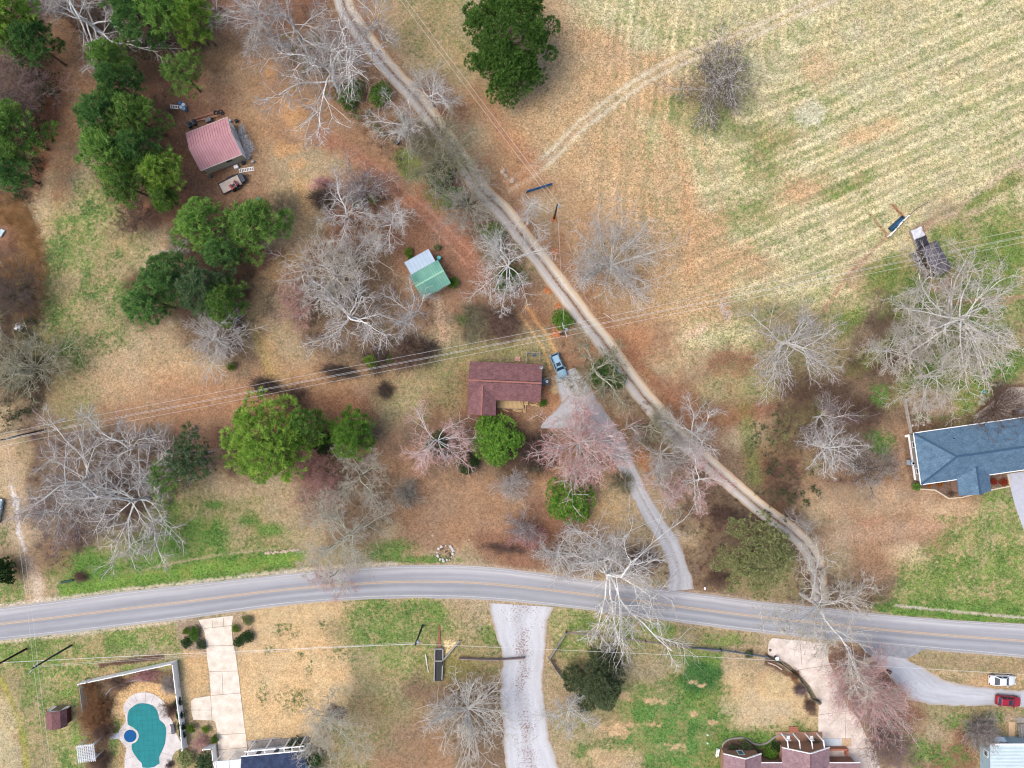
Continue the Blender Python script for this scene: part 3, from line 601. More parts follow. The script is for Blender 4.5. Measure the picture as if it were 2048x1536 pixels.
# ------------------------------------------------------------------ vegetation
def norm(a): return a/(np.linalg.norm(a, axis=-1, keepdims=True)+1e-9)
def tubes(pts, rad, n):
    """pts (N,K,3), rad (N,K) -> verts, quads of N open tubes"""
    N, Kk, _ = pts.shape; d = norm(np.gradient(pts, axis=1)); ref = np.where(np.abs(d[:, :1, 2:3]) > .9, np.array([1., 0, 0]), np.array([0, 0, 1.]))
    u = norm(np.cross(d, np.broadcast_to(ref, d.shape))); w = np.cross(d, u)
    a = np.arange(n)*2*np.pi/n
    V = pts[:, :, None]+(u[:, :, None]*np.cos(a)[:, None]+w[:, :, None]*np.sin(a)[:, None])*rad[:, :, None, None]
    i = np.arange(N*Kk*n).reshape(N, Kk, n); j = np.roll(i, -1, axis=2)
    F_ = np.stack([i[:, :-1], j[:, :-1], j[:, 1:], i[:, 1:]], -1).reshape(-1, 4)
    return V.reshape(-1, 3), F_
def branch(rs, org, dr, ln, r0, r1, Kk, wob, up):
    N = len(org); pts = np.zeros((N, Kk, 3)); pts[:, 0] = org; d = norm(dr); seg = ln/(Kk-1)
    for k in range(1, Kk):
        d = norm(d+rs.randn(N, 3)*wob+np.array([0, 0, up])); pts[:, k] = pts[:, k-1]+d*seg[:, None]
    t = np.linspace(0, 1, Kk)[None]; return pts, r0[:, None]*(1-t)+r1[:, None]*t
def spawn(rs, pts, rad, ln, m, t0, ratio, ang, up=0.0, rr=.6, tmax=1.0, jit=.35):
    N, Kk, _ = pts.shape; t = t0+(tmax-t0)*(np.arange(m)[None]+rs.rand(N, m))/m; f = t*(Kk-1); k = np.clip(f.astype(int), 0, Kk-2); q = (f-k)[..., None]
    ii = np.arange(N)[:, None]; o = pts[ii, k]*(1-q)+pts[ii, k+1]*q; d = norm(pts[ii, k+1]-pts[ii, k]); r = rad[ii, k]*(1-q[..., 0])+rad[ii, k+1]*q[..., 0]
    ref = norm(rs.randn(N, 1, 3)); u = norm(np.cross(d, np.broadcast_to(ref, d.shape))); w = np.cross(d, u)
    az = (np.arange(m)[None]*2.4+rs.rand(N, 1)*6.28+rs.randn(N, m)*.4)[..., None]; an = (ang*(1+rs.randn(N, m)*.22))[..., None]
    nd_ = d*np.cos(an)+(u*np.cos(az)+w*np.sin(az))*np.sin(an)+np.array([0, 0, up])
    L_ = ln[:, None]*ratio*(1-.45*t)*(1+jit*rs.randn(N, m)).clip(.4, 1.7)
    return o.reshape(-1, 3), norm(nd_).reshape(-1, 3), L_.ravel(), (r*rr).ravel()
def bare(seed, Ht=14., R=6., style='spread', dens=1.0, thick=1.0):
    """-> limb mesh arrays, twig mesh arrays of a leafless tree scaled to height Ht, crown radius R"""
    rs = np.random.RandomState(seed); one = np.ones(1)
    cfg = {'spread': dict(tl=.42, n=10, t0=.30, a0=.95, r1=.95, up=.10, a=.70, wob=.16),
           'vase':   dict(tl=.16, n=34, t0=.35, a0=.72, r1=3.6, up=.06, a=.34, wob=.06),
           'round':  dict(tl=.40, n=22, t0=.20, a0=.95, r1=.95, up=.16, a=.62, wob=.12),
           'tall':   dict(tl=.88, n=20, t0=.30, a0=1.05, r1=.36, up=.05, a=.70, wob=.12),
           'open':   dict(tl=.46, n=7, t0=.45, a0=.85, r1=.95, up=.08, a=.62, wob=.20)}[style]
    r0 = Ht*.021*thick
    tp, tr = branch(rs, np.zeros((1, 3)), np.array([[.0, 0, 1]]), one*Ht*cfg['tl'], one*r0, one*r0*(.5 if style != 'tall' else .25), 7, .05, .1)
    o, d, l, r = spawn(rs, tp, tr, one*Ht*cfg['tl'], cfg['n'], cfg['t0'], cfg['r1'], cfg['a0'], cfg['up'], .55, jit=.16)
    if style != 'tall':   # extra leader
        o = np.vstack([o, tp[:, -1]]); d = np.vstack([d, [[.15, .1, 1]]]); l = np.r_[l, Ht*.42]; r = np.r_[r, r0*.5]
    p1, q1 = branch(rs, o, d, l, r, r*.35, 7, cfg['wob'], .05)
    o, d, l2, r = spawn(rs, p1, q1, l, int(6*dens+1), .25, .52, cfg['a'], .02, .6)
    p2, q2 = branch(rs, o, d, l2, r, r*.35, 5, cfg['wob']*1.1, .03)
    o, d, l3, r = spawn(rs, p2, q2, l2, int(5*dens+1), .15, .58, .75, .02, .6)
    p3, q3 = branch(rs, o, d, l3, np.maximum(r, .028), np.maximum(r*.4, .017), 4, .16, .02)
    o, d, l4, r = spawn(rs, p3, q3, l3, int(4*dens+1), .12, .66, .8, .02, .6)
    p4, q4 = branch(rs, o, d, l4, np.full(len(o), .019), np.full(len(o), .011), 3, .2, .02)
    keep = rs.rand(len(p4)) < .9; p4, q4, l4 = p4[keep], q4[keep], l4[keep]
    o, d, l5, r = spawn(rs, p4, q4, l4, 3, .2, .75, .7, .02, .6)
    p5, q5 = branch(rs, o, d, l5, np.full(len(o), .013), np.full(len(o), .007), 3, .2, .02)
    allp = np.concatenate([p3.reshape(-1, 3), p4.reshape(-1, 3)]); off = allp[:, :2].mean(0); zt_ = allp[:, 2].max()
    for p in (tp, p1, p2, p3, p4, p5): p[..., :2] -= off*np.clip(p[..., 2:3]/zt_*1.6, 0, 1)
    allp = np.concatenate([p3.reshape(-1, 3), p4.reshape(-1, 3)]); rad = np.hypot(allp[:, 0]-allp[:, 0].mean()*0, allp[:, 1])
    sx = R/np.percentile(rad, 90); sz = Ht/np.percentile(allp[:, 2], 99.5); sc = np.array([sx, sx, sz])
    for p in (tp, p1, p2, p3, p4, p5): p *= sc
    A = [tubes(tp, tr, 8), tubes(p1, q1, 6), tubes(p2, q2, 4), tubes(p3, q3, 3)]; Bq = [tubes(p4, q4, 3), tubes(p5, q5, 3)]
    def join(T):
        v = []; f = []; b = 0
        for a_, f_ in T: v.append(a_); f.append(f_+b); b += len(a_)
        return np.vstack(v), np.vstack(f)
    return join(A), join(Bq)
def leafmat(name, rgb, rgb2, rough=.75, trans=.25):
    m = bpy.data.materials.new(name); m.use_nodes = True; nt = m.node_tree; L = nt.links; B = nt.nodes['Principled BSDF']; B.inputs['Roughness'].default_value = rough; B.inputs['Specular IOR Level'].default_value = .25
    a = nd(nt, 'ShaderNodeAttribute', attribute_name='tint'); c = mixc(nt, a.outputs['Fac'], alb(rgb), alb(rgb2))
    oi = nd(nt, 'ShaderNodeObjectInfo'); mr = nd(nt, 'ShaderNodeMapRange'); mr.inputs[3].default_value = .82; mr.inputs[4].default_value = 1.2; L.new(oi.outputs['Random'], mr.inputs[0])
    vm = nd(nt, 'ShaderNodeVectorMath', operation='SCALE'); L.new(c, vm.inputs[0]); L.new(mr.outputs[0], vm.inputs['Scale']); L.new(vm.outputs[0], B.inputs['Base Color'])
    t = nd(nt, 'ShaderNodeBsdfTranslucent'); L.new(vm.outputs[0], t.inputs['Color']); mx = nd(nt, 'ShaderNodeMixShader'); mx.inputs[0].default_value = trans
    L.new(B.outputs[0], mx.inputs[1]); L.new(t.outputs[0], mx.inputs[2]); L.new(mx.outputs[0], nt.nodes['Material Output'].inputs['Surface'])
    return m
def blades(rs, cen, nrm, per, ln, wd, up=.3, curl=.0):
    """tufts of pointed blades radiating from centres"""
    N = len(cen); d = norm(rs.randn(N, per, 3)+nrm[:, None]*1.0+np.array([0, 0, up])); s = norm(np.cross(d, rs.randn(N, per, 3)))
    L_ = ln*(.6+.6*rs.rand(N, per, 1)); o = cen[:, None]+rs.randn(N, per, 3)*ln*.18
    a = o-s*wd*.5; b = o+s*wd*.5; c = o+d*L_+s*wd*.35; e = o+d*L_-s*wd*.35
    V = np.stack([a, b, c, e], 2).reshape(-1, 3); F_ = np.arange(len(V)).reshape(-1, 4)
    t = np.repeat(np.clip(rs.rand(N)*.75+rs.rand(N)*.25, 0, 1), per); return V, F_, t
def leafmesh(name, V, F_, t, m, parent=None):
    o = from_arrays(name, V, F_, m, parent); a = o.data.attributes.new('tint', 'FLOAT', 'FACE'); a.data.foreach_set('value', t.astype(np.float32)); return o
def crown_pts(rs, n, lobes, R, Hc, hollow=.55):
    """tuft centres on the surface of several lobes (uneven outline, gaps between)"""
    k = rs.randint(0, len(lobes), n); L_ = lobes[k]; d = norm(rs.randn(n, 3)); d[:, 2] = np.abs(d[:, 2])*.9-.22*(rs.rand(n) < .35)
    r = (hollow+(1-hollow)*rs.rand(n)**.5)[:, None]
    return L_[:, :3]+d*r*L_[:, 3:4]*np.array([1, 1, .75]), d
def pine(seed, R=4.5, Ht=13., n=420, wd=.07, ln=.52, per=26, nl=16, lobe=.34, flat=.5, irregular=.25):
    rs = np.random.RandomState(seed); lob = []
    for i in range(nl):
        a = i*2.4+rs.rand()*.7; q = math.sqrt((i+.4)/nl); rr = R*(1-lobe*.9)*q*(1+irregular*rs.randn()); z = Ht*(.93-flat*q*q*(.75+.4*rs.rand()))
        lob.append((rr*math.cos(a), rr*math.sin(a), z, R*lobe*(.75+.5*rs.rand())))
    lob = np.array(lob); c, d = crown_pts(rs, n, lob, R, Ht)
    V, F_, t = blades(rs, c, d, per, ln, wd)
    one = np.ones(1); tp, tr = branch(rs, np.zeros((1, 3)), np.array([[0, 0, 1.]]), one*Ht*.93, one*Ht*.02, one*.04, 8, .02, .1)
    # limbs from the trunk to every lobe
    st = np.stack([lob[:, 0]*.03, lob[:, 1]*.03, lob[:, 2]-np.hypot(lob[:, 0], lob[:, 1])*.45], 1); tt = np.linspace(0, 1, 5)[None, :, None]
    lp = st[:, None]*(1-tt)+lob[:, None, :3]*tt+np.array([0, 0, 1])*np.sin(tt*3.14)*.25; lr = np.linspace(.09, .03, 5)[None]*np.ones((len(lob), 1))
    # short shoots to the tufts
    sel = rs.choice(n, n//2, False); kk = np.argmin(np.linalg.norm(c[sel][:, None]-lob[None, :, :3], axis=2), 1); sp = np.stack([lob[kk, :3], (lob[kk, :3]+c[sel])/2+rs.randn(len(sel), 3)*.1, c[sel]], 1)
    A = [tubes(tp, tr, 8), tubes(lp, lr, 5), tubes(sp, np.full((len(sel), 3), .02), 3)]; v = []; f = []; b = 0
    for a_, f_ in A: v.append(a_); f.append(f_+b); b += len(a_)
    return (np.vstack(v), np.vstack(f)), (V, F_, t)
def dense(seed, R=4., Ht=8., n=1500, ln=.30, wd=.16, per=9, nl=22, lobe=.36, conic=.6):
    """broad-leaved evergreen: packed leaf clumps over many lobes"""
    rs = np.random.RandomState(seed); lob = []
    for i in range(nl):
        a = i*2.4+rs.rand(); q = math.sqrt((i+.3)/nl); rr = R*(1-lobe*.8)*q*(1+.12*rs.randn()); z = Ht*(.9-conic*q*q)-R*lobe*.3
        lob.append((rr*math.cos(a), rr*math.sin(a), max(z, R*lobe*.5), R*lobe*(.7+.5*rs.rand())))
    lob = np.array(lob); c, d = crown_pts(rs, n, lob, R, Ht, .7); V, F_, t = blades(rs, c, d, per, ln, wd, .2)
    one = np.ones(1); tp, tr = branch(rs, np.zeros((1, 3)), np.array([[0, 0, 1.]]), one*Ht*.8, one*Ht*.022+.02, one*.03, 7, .03, .1)
    st = np.stack([lob[:, 0]*.03, lob[:, 1]*.03, lob[:, 2]*.45], 1); tt = np.linspace(0, 1, 5)[None, :, None]; lp = st[:, None]*(1-tt)+lob[:, None, :3]*tt; lr = np.linspace(.07, .02, 5)[None]*np.ones((len(lob), 1))
    a1_, f1_ = tubes(tp, tr, 8); a2_, f2_ = tubes(lp, lr, 5)
    return (np.vstack([a1_, a2_]), np.vstack([f1_, f2_+len(a1_)])), (V, F_, t)
def shrub_bare(seed, R=1.5, Ht=2., n=16, sub=9, thick=.024):
    rs = np.random.RandomState(seed); a = rs.rand(n)*6.28; an = rs.rand(n)**.6*1.15; d = np.stack([np.cos(a)*np.sin(an), np.sin(a)*np.sin(an), np.cos(an)], 1)
    o = np.stack([rs.randn(n)*R*.08, rs.randn(n)*R*.08, np.zeros(n)], 1); l = np.hypot(R, Ht)*.75*(.6+.5*rs.rand(n))
    p1, q1 = branch(rs, o, d, l, np.full(n, thick), np.full(n, thick*.5), 4, .12, .03)
    o, d, l2, r = spawn(rs, p1, q1, l, sub, .2, .55, .6, .05); p2, q2 = branch(rs, o, d, l2, np.full(len(o), thick*.8), np.full(len(o), .010), 3, .2, .03)
    o, d, l3, r = spawn(rs, p2, q2, l2, 5, .15, .6, .7, .03); p3, q3 = branch(rs, o, d, l3, np.full(len(o), .013), np.full(len(o), .007), 3, .2, .0)
    allp = p3.reshape(-1, 3); sc = np.array([R/np.percentile(np.hypot(allp[:, 0], allp[:, 1]), 95)]*2+[Ht/np.percentile(allp[:, 2], 98)])
    for p in (p1, p2, p3): p *= sc
    return tubes(p1, q1, 5), [tubes(p2, q2, 3), tubes(p3, q3, 3)]
def cat(T):
    v = []; f = []; b = 0
    for a_, f_ in T: v.append(a_); f.append(f_+b); b += len(a_)
    return np.vstack(v), np.vstack(f)

BARK = {k: mat('bark_'+k, c, .9, .22, 6, fine=.15, stretch=(1, 1, .3), rgb2=c2) for k, (c, c2) in
        {'white': ((236,234,228), (254,254,250)), 'grey': ((204,199,190), (234,231,226)), 'brown': ((112,92,76), (146,126,108)), 'olive': ((164,162,138), (204,204,182)), 'pine': ((104,80,62), (140,112,90)), 'dark': ((84,70,60), (112,98,88))}.items()}
TWIG = {k: mat('twig_'+k, c, .9, .2, 2, rgb2=c2) for k, (c, c2) in
        {'white': ((186,178,168), (218,214,208)), 'grey': ((160,150,142), (196,188,182)), 'pale': ((190,180,160), (222,214,198)), 'pink': ((220,160,152), (240,192,186)), 'rose': ((196,138,132), (222,168,164)), 'brown': ((118,92,78), (150,124,108)), 'mauve': ((128,104,104), (160,138,138)), 'olive': ((130,126,96), (168,162,130)), 'dark': ((92,78,68), (122,106,96)), 'rust': ((150,104,70), (180,136,96))}.items()}
LEAF = {'pine': leafmat('pine_needles', (81,133,52), (164,205,100)), 'deep': leafmat('deep_needles', (63,118,59), (135,181,94)), 'bright': leafmat('bright_needles', (100,157,48), (192,225,100)), 'dark': leafmat('dark_evergreen_leaves', (57,100,37), (113,153,65)), 'mid': leafmat('mid_green_leaves', (72,129,39), (142,185,72)),
        'bluish': leafmat('bluish_needles', (70,104,66), (124,150,100)), 'olive': leafmat('olive_leaves', (136,150,88), (196,200,140)), 'gloss': leafmat('glossy_leaves', (84,136,48), (140,180,72), .5),
        'yew': leafmat('dark_hedge_leaves', (52,82,44), (96,126,66)), 'lime': leafmat('lime_leaves', (116,156,48), (166,194,84)), 'cedar': leafmat('cedar_foliage', (78,98,66), (128,142,98)), 'red': leafmat('red_leaves', (150,52,34), (196,90,56)), 'orange': leafmat('orange_leaves', (190,110,40), (214,150,70)), 'ivy': leafmat('ivy_leaves', (64,108,48), (120,156,78), .5)}
PROTO = {}
def bare_proto(key, seed, Ht, R, style, dens=1.0, thick=1.0):
    A, Bq = bare(seed, Ht, R, style, dens, thick)
    t = thing('bare_tree', None, None); 
    tr = from_arrays('trunk', *A, BARK['grey'], t, True); tw = from_arrays('twigs', *Bq, TWIG['grey'], t)
    for o in (tr, tw): o.material_slots[0].link = 'OBJECT'
    PROTO[key] = [t, (tr, tw), False, Ht, R]
def green_proto(key, name, gen, Ht, R):
    A, (V, F_, tt) = gen
    t = thing(name, None, None); tr = from_arrays('trunk', *A, BARK['pine'], t, True); cr = leafmesh('crown', V, F_, tt, LEAF['pine'], t)
    for o in (tr, cr): o.material_slots[0].link = 'OBJECT'
    PROTO[key] = [t, (tr, cr), False, Ht, R]
def place(key, px, py, R, Ht, label, cat_, name, bark, leaf, group, rz=None, hc=.65, lean=None, sq=1.0, hcut=True):
    """crown centre at photo pixel (px, py), apparent crown radius R photo px, height Ht metres; the trunk stands upright below"""
    t, ch, used, H0, R0 = PROTO[key]; h = Ht*hc; base = P(px, py, h); base.z = -.05
    Rm = R/S*(1-h/H); rz = random.random()*6.283 if rz is None else rz; sc = (Rm/R0*sq, Rm/R0, Ht/H0)
    if used:
        r = t.copy(); COL.objects.link(r); parts = []
        for c in ch:
            q = c.copy(); COL.objects.link(q); q.parent = r; parts.append(q)
    else:
        r = t; parts = ch; PROTO[key][2] = True
    r.name = name; r.location = base; r.rotation_euler = (lean[0], lean[1], rz) if lean else (0, 0, rz); r.scale = sc
    for k in ('label', 'category', 'group'):
        if k in r: del r[k]
    tag(r, label, cat_, group)
    if not isinstance(bark, str): bark = 'grey'
    parts[0].material_slots[0].material = BARK[bark]; parts[1].material_slots[0].material = TWIG[leaf] if leaf in TWIG and not key.startswith(('p', 'd')) else LEAF[leaf]
    return r
random.seed(4)
for i, a in enumerate([(14, 7, 'spread', 1.0, 1.0), (14, 7, 'spread', 1.0, .85), (13, 6, 'open', 1.15, 1.0), (13, 6, 'open', 1.15, .9)]): bare_proto('bs%d' % i, 10+i, *a)
for i, a in enumerate([(9, 5.5, 'vase', .8, .95), (9, 5.5, 'vase', .7, 1.05)]): bare_proto('bv%d' % i, 20+i, *a)
for i, a in enumerate([(9, 5, 'round', .95, .75), (9, 5, 'round', .95, .75)]): bare_proto('br%d' % i, 30+i, *a)
for i, a in enumerate([(17, 6, 'tall', .95, .9), (17, 6, 'tall', .95, .9)]): bare_proto('bt%d' % i, 40+i, *a)
for i in range(4): green_proto('pp%d' % i, 'pine_tree', pine(50+i, n=[430, 470, 400, 520][i], nl=[15, 19, 13, 22][i], lobe=[.36, .32, .38, .30][i]), 13., 4.5)
green_proto('pb', 'pine_tree', pine(60, 7.5, 16., n=1250, wd=.07, ln=.50, nl=34, lobe=.24, flat=.55, irregular=.1), 16., 7.5)
green_proto('pt', 'pine_tree', pine(61, 4.5, 11., n=240, wd=.06, ln=.46, nl=14, lobe=.30, irregular=.3), 11., 4.5)
for i in range(2): green_proto('dd%d' % i, 'evergreen_tree', dense(70+i, n=2600, ln=.22, wd=.10, nl=[30, 34][i], lobe=.30), 8., 4.)
green_proto('dbig', 'evergreen_tree', dense(79, 8.5, 14., n=6500, ln=.34, wd=.11, nl=70, lobe=.17, conic=.55), 14., 8.5)
green_proto('dc', 'cedar_tree', dense(75, 4., 9., n=2100, ln=.3, wd=.07, per=12, conic=.75, nl=30, lobe=.26), 9., 4.)
green_proto('do', 'olive_green_tree', dense(76, 5.5, 9., n=1900, ln=.24, wd=.09, per=9, conic=.5, nl=34, lobe=.22), 9., 5.5)
green_proto('ds', 'shrub', dense(77, 1.2, 1.3, n=420, ln=.13, wd=.07, per=9, conic=.3, nl=12, lobe=.40), 1.3, 1.2)
green_proto('dh', 'shrub', dense(78, 1.2, 1.3, n=420, ln=.13, wd=.07, per=9, conic=.3, nl=9, lobe=.5), 1.3, 1.2)
for i in range(3):
    A, Bq = shrub_bare(80+i, 2., 2.2, n=[44, 64, 34][i]); t = thing('bare_shrub', None, None)
    tr = from_arrays('stems', *A, BARK['brown'], t); tw = from_arrays('twigs', *cat(Bq), TWIG['brown'], t)
    for o in (tr, tw): o.material_slots[0].link = 'OBJECT'
    PROTO['s%d' % i] = [t, (tr, tw), False, 2.2, 2.]
# key, crown px, py, radius px, height m, bark, twigs, label
BT = [
('bs0',140,12,112,16,'white','grey','tall pale bare tree at the top left edge between two dark pines'),
('br0',26,172,74,12,'brown','mauve','purplish brown bare tree at the left edge below the top left pines'),
('bs1',575,35,120,17,'grey','grey','big grey bare tree at the top edge just left of the gravel lane'),
('bs2',645,128,128,17,'white','grey','largest white-limbed bare tree left of the gravel lane near the top edge'),
('bs3',500,10,84,15,'white','grey','bare white tree at the top edge right of the dark pine group'),
('bs3',745,25,60,14,'white','grey','small-crowned white bare tree over the gravel lane at the top edge'),
('bs2',800,240,66,10,'white','white','white bare tree left of the lane, its drooping limbs just above the black barrel'),
('bs1',858,178,62,11,'white','white','white antler-like bare tree whose crown hangs over the upper lane'),
('bv0',878,300,72,10,'olive','olive','fan-shaped bare tree left of the lane beside the small bright green patch'),
('bv1',935,398,64,9,'olive','grey','grey fan-shaped bare tree left of the lane, north of the yellow-green bush'),
('br1',720,372,52,7,'grey','mauve','thin mauve bare tree above the brushy island with the dark briar bush'),
('bs3',688,425,66,10,'white','grey','white bare tree, limbs thrown left, on the island above the round pale tree'),
('bs2',778,440,54,9,'white','white','white forked bare tree right of the small green holly'),
('bs2',742,488,38,7,'white','white','small bright bare tree low on the island, right above the pale round tree'),
('br0',668,545,88,9,'grey','pale','dense pale round-crowned bare tree left of the green-roofed shed'),
('bs3',690,628,96,13,'white','grey','wide bare tree with two long white limbs below the pale round tree'),
('bs2',812,620,60,11,'white','grey','tall forked bare tree just below and left of the green-roofed shed'),
('br1',588,605,44,6,'brown','pink','pink hazy bare sapling left of the wide white tree'),
('br0',420,676,64,8,'white','grey','round grey bare tree alone below the dark pine clump, on brown leaf litter'),
('bs1',1010,528,84,12,'white','white','brilliant white bare tree hugging the left side of the lane by the yellow-green bush'),
('bs2',1058,432,46,9,'white','white','small Y-shaped white bare tree at the right edge of the lane near the blue gate'),
('bv1',1228,518,92,11,'grey','white','cloud-like pale bare tree alone at the left border of the hay field'),
('br1',1445,152,80,9,'grey','dark','dense dark-grey bare tree standing in the open hay field'),
('bs3',1192,738,84,10,'olive','olive','ivy-footed bare tree with spider limbs between the silver car and the lane'),
('bt0',1592,690,92,13,'grey','grey','leaning fan-shaped bare tree at the lower right corner of the hay field'),
('bt1',1935,640,132,15,'grey','pale','largest bare tree at the right edge, its limbs streaming right below the dark shed'),
('bs3',1845,650,66,11,'white','pale','white bare tree directly below the dark shed'),
('bs2',1765,640,56,9,'brown','brown','small brownish bare tree at the left end of the row below the dark shed'),
('bs3',1795,700,70,10,'grey','pale','bare tree with one long bent limb along the brush line, left of the wellhead ring'),
('bs1',1885,755,84,12,'grey','pale','bare tree whose limbs end just above the blue-roofed house'),
('bs1',876,888,74,10,'white','pink','pink-tipped white bare tree with ivy at its heart, left of the dark round evergreen'),
('bv0',1164,890,84,10,'white','pink','pink fan-shaped bare tree over the gravel driveway'),
('bs0',1300,858,54,9,'olive','olive','small grey-olive bare tree between driveway and lane, highest of that row'),
('bs2',1395,868,66,11,'white','white','white bare tree crossing the lower lane to the field side'),
('bs1',1335,912,66,10,'grey','grey','grey tangled bare tree between driveway and lane, middle of that row'),
('bs3',1400,965,60,10,'white','pink','white and rose bare tree at the lower lane, lowest of that row'),
('bs2',1335,975,46,8,'white','rose','rosy bare sapling beside the driveway bend'),
('bt0',680,1085,88,17,'olive','pale','tall narrow bare tree reaching from the lawn down to the main road'),
('bs3',715,955,72,12,'olive','pale','bare tree just above the tall narrow roadside tree'),
('br1',632,955,52,7,'brown','rose','rosy hazy bare tree directly below the bright green pine'),
('bs2',660,1160,46,9,'grey','rose','small reddish bare tree hanging over the main road'),
('s0',812,990,30,4,'dark','pale','small grey bush-like tree with a black stem right of the tall roadside tree'),
('br0',1022,970,34,3.4,'grey','grey','little round grey bare tree on the lawn below the dark round evergreen'),
('br1',1045,1062,34,5,'grey','mauve','small grey bare tree just above the long leaf pile by the main road'),
('bs0',1232,1172,136,15,'white','white','huge white bare tree spreading across the main road at its middle'),
('bs1',1120,1120,56,9,'white','grey','pale bare tree left of the huge white roadside tree'),
('bs3',1655,1225,128,16,'grey','pale','big dark-limbed bare tree hanging over the main road near the pink concrete driveway'),
('bs2',1600,1048,30,6,'grey','grey','small bare tree at the field side of the lane near its lower end'),
('bs0',1660,838,52,10,'grey','mauve','mauve bare tree at the upper end of the brush left of the blue-roofed house'),
('bt1',1660,895,56,10,'white','grey','pale feathery bare tree in the brush left of the blue-roofed house'),
('bt0',1742,935,56,9,'dark','grey','dark-limbed bare tree leaning towards the air conditioner of the blue-roofed house'),
('bv1',932,1440,82,9,'white','pale','large straw-coloured fan-shaped bare tree left of the white gravel drive'),
('bs3',1142,1430,56,9,'white','white','white bare tree between the white gravel drive and the dark cedar'),
('bs2',655,1465,86,11,'olive','pale','crooked bare tree above the navy-roofed house, its foot in a dark mulch ring'),
('bv0',1722,1372,66,8,'grey','pink','grey-rose fan-shaped bare tree at the right edge of the pink driveway'),
('bv1',1770,1420,62,8,'grey','rose','deep rose bare tree between the pink driveway and the pale gravel lot'),
('br0',1782,1495,50,7,'brown','mauve','brownish mauve bare tree at the bottom edge right of the pink driveway'),
('s1',1972,1470,38,4,'dark','grey','little grey thorny bare tree beside the white metal roof at the right bottom corner'),
('bs0',130,960,96,14,'white','grey','leftmost of the giant bare trees beside the left dirt drive'),
('bs1',232,1020,128,16,'white','grey','biggest of the giant white bare trees above the roadside grass at the left'),
('bs3',245,900,84,13,'white','grey','highest of the giant bare trees at the left, with curling white limbs'),
('bs2',330,935,76,12,'white','grey','rightmost of the giant bare trees at the left, entangled with a green pine'),
('bs1',90,1040,70,12,'grey','mauve','mauve-tipped bare tree over the white rocky strip at the left'),
('br1',40,730,84,8,'olive','olive','big olive-grey bare bush-tree at the left edge beside the two white tarps'),
('br0',20,590,62,7,'dark','dark','dark round bare tree at the left edge below the orange grass'),
('br1',262,430,46,6,'dark','brown','brown bare tree with a few orange leaves on the left lawn, against the pines'),
('bs3',350,498,34,7,'white','grey','thin white bare sapling between the two middle pine clumps'),
('bs2',450,470,28,6,'grey','mauve','small mauve bare sapling squeezed between two pines'),
('br0',560,410,34,5,'brown','olive','small olive bare tree right of the pine beside the trailer'),
('br1',730,872,34,5,'dark','olive','small dark bare tree at the right side of the lesser green pine'),
('s1',1070,905,40,4,'dark','dark','dark tangled bare shrub between the round evergreen and the pink fan tree'),
('bv1',2010,820,60,5,'dark','brown','dark bare ornamental tree over the patio of the blue-roofed house'),
]
for k, x, y, r_, h_, bk, tw, lb in BT:
    place(k, x, y, r_, h_, lb, 'tree', 'bare_tree' if k[0] == 'b' else 'bare_shrub', bk, tw, 'bare winter trees')
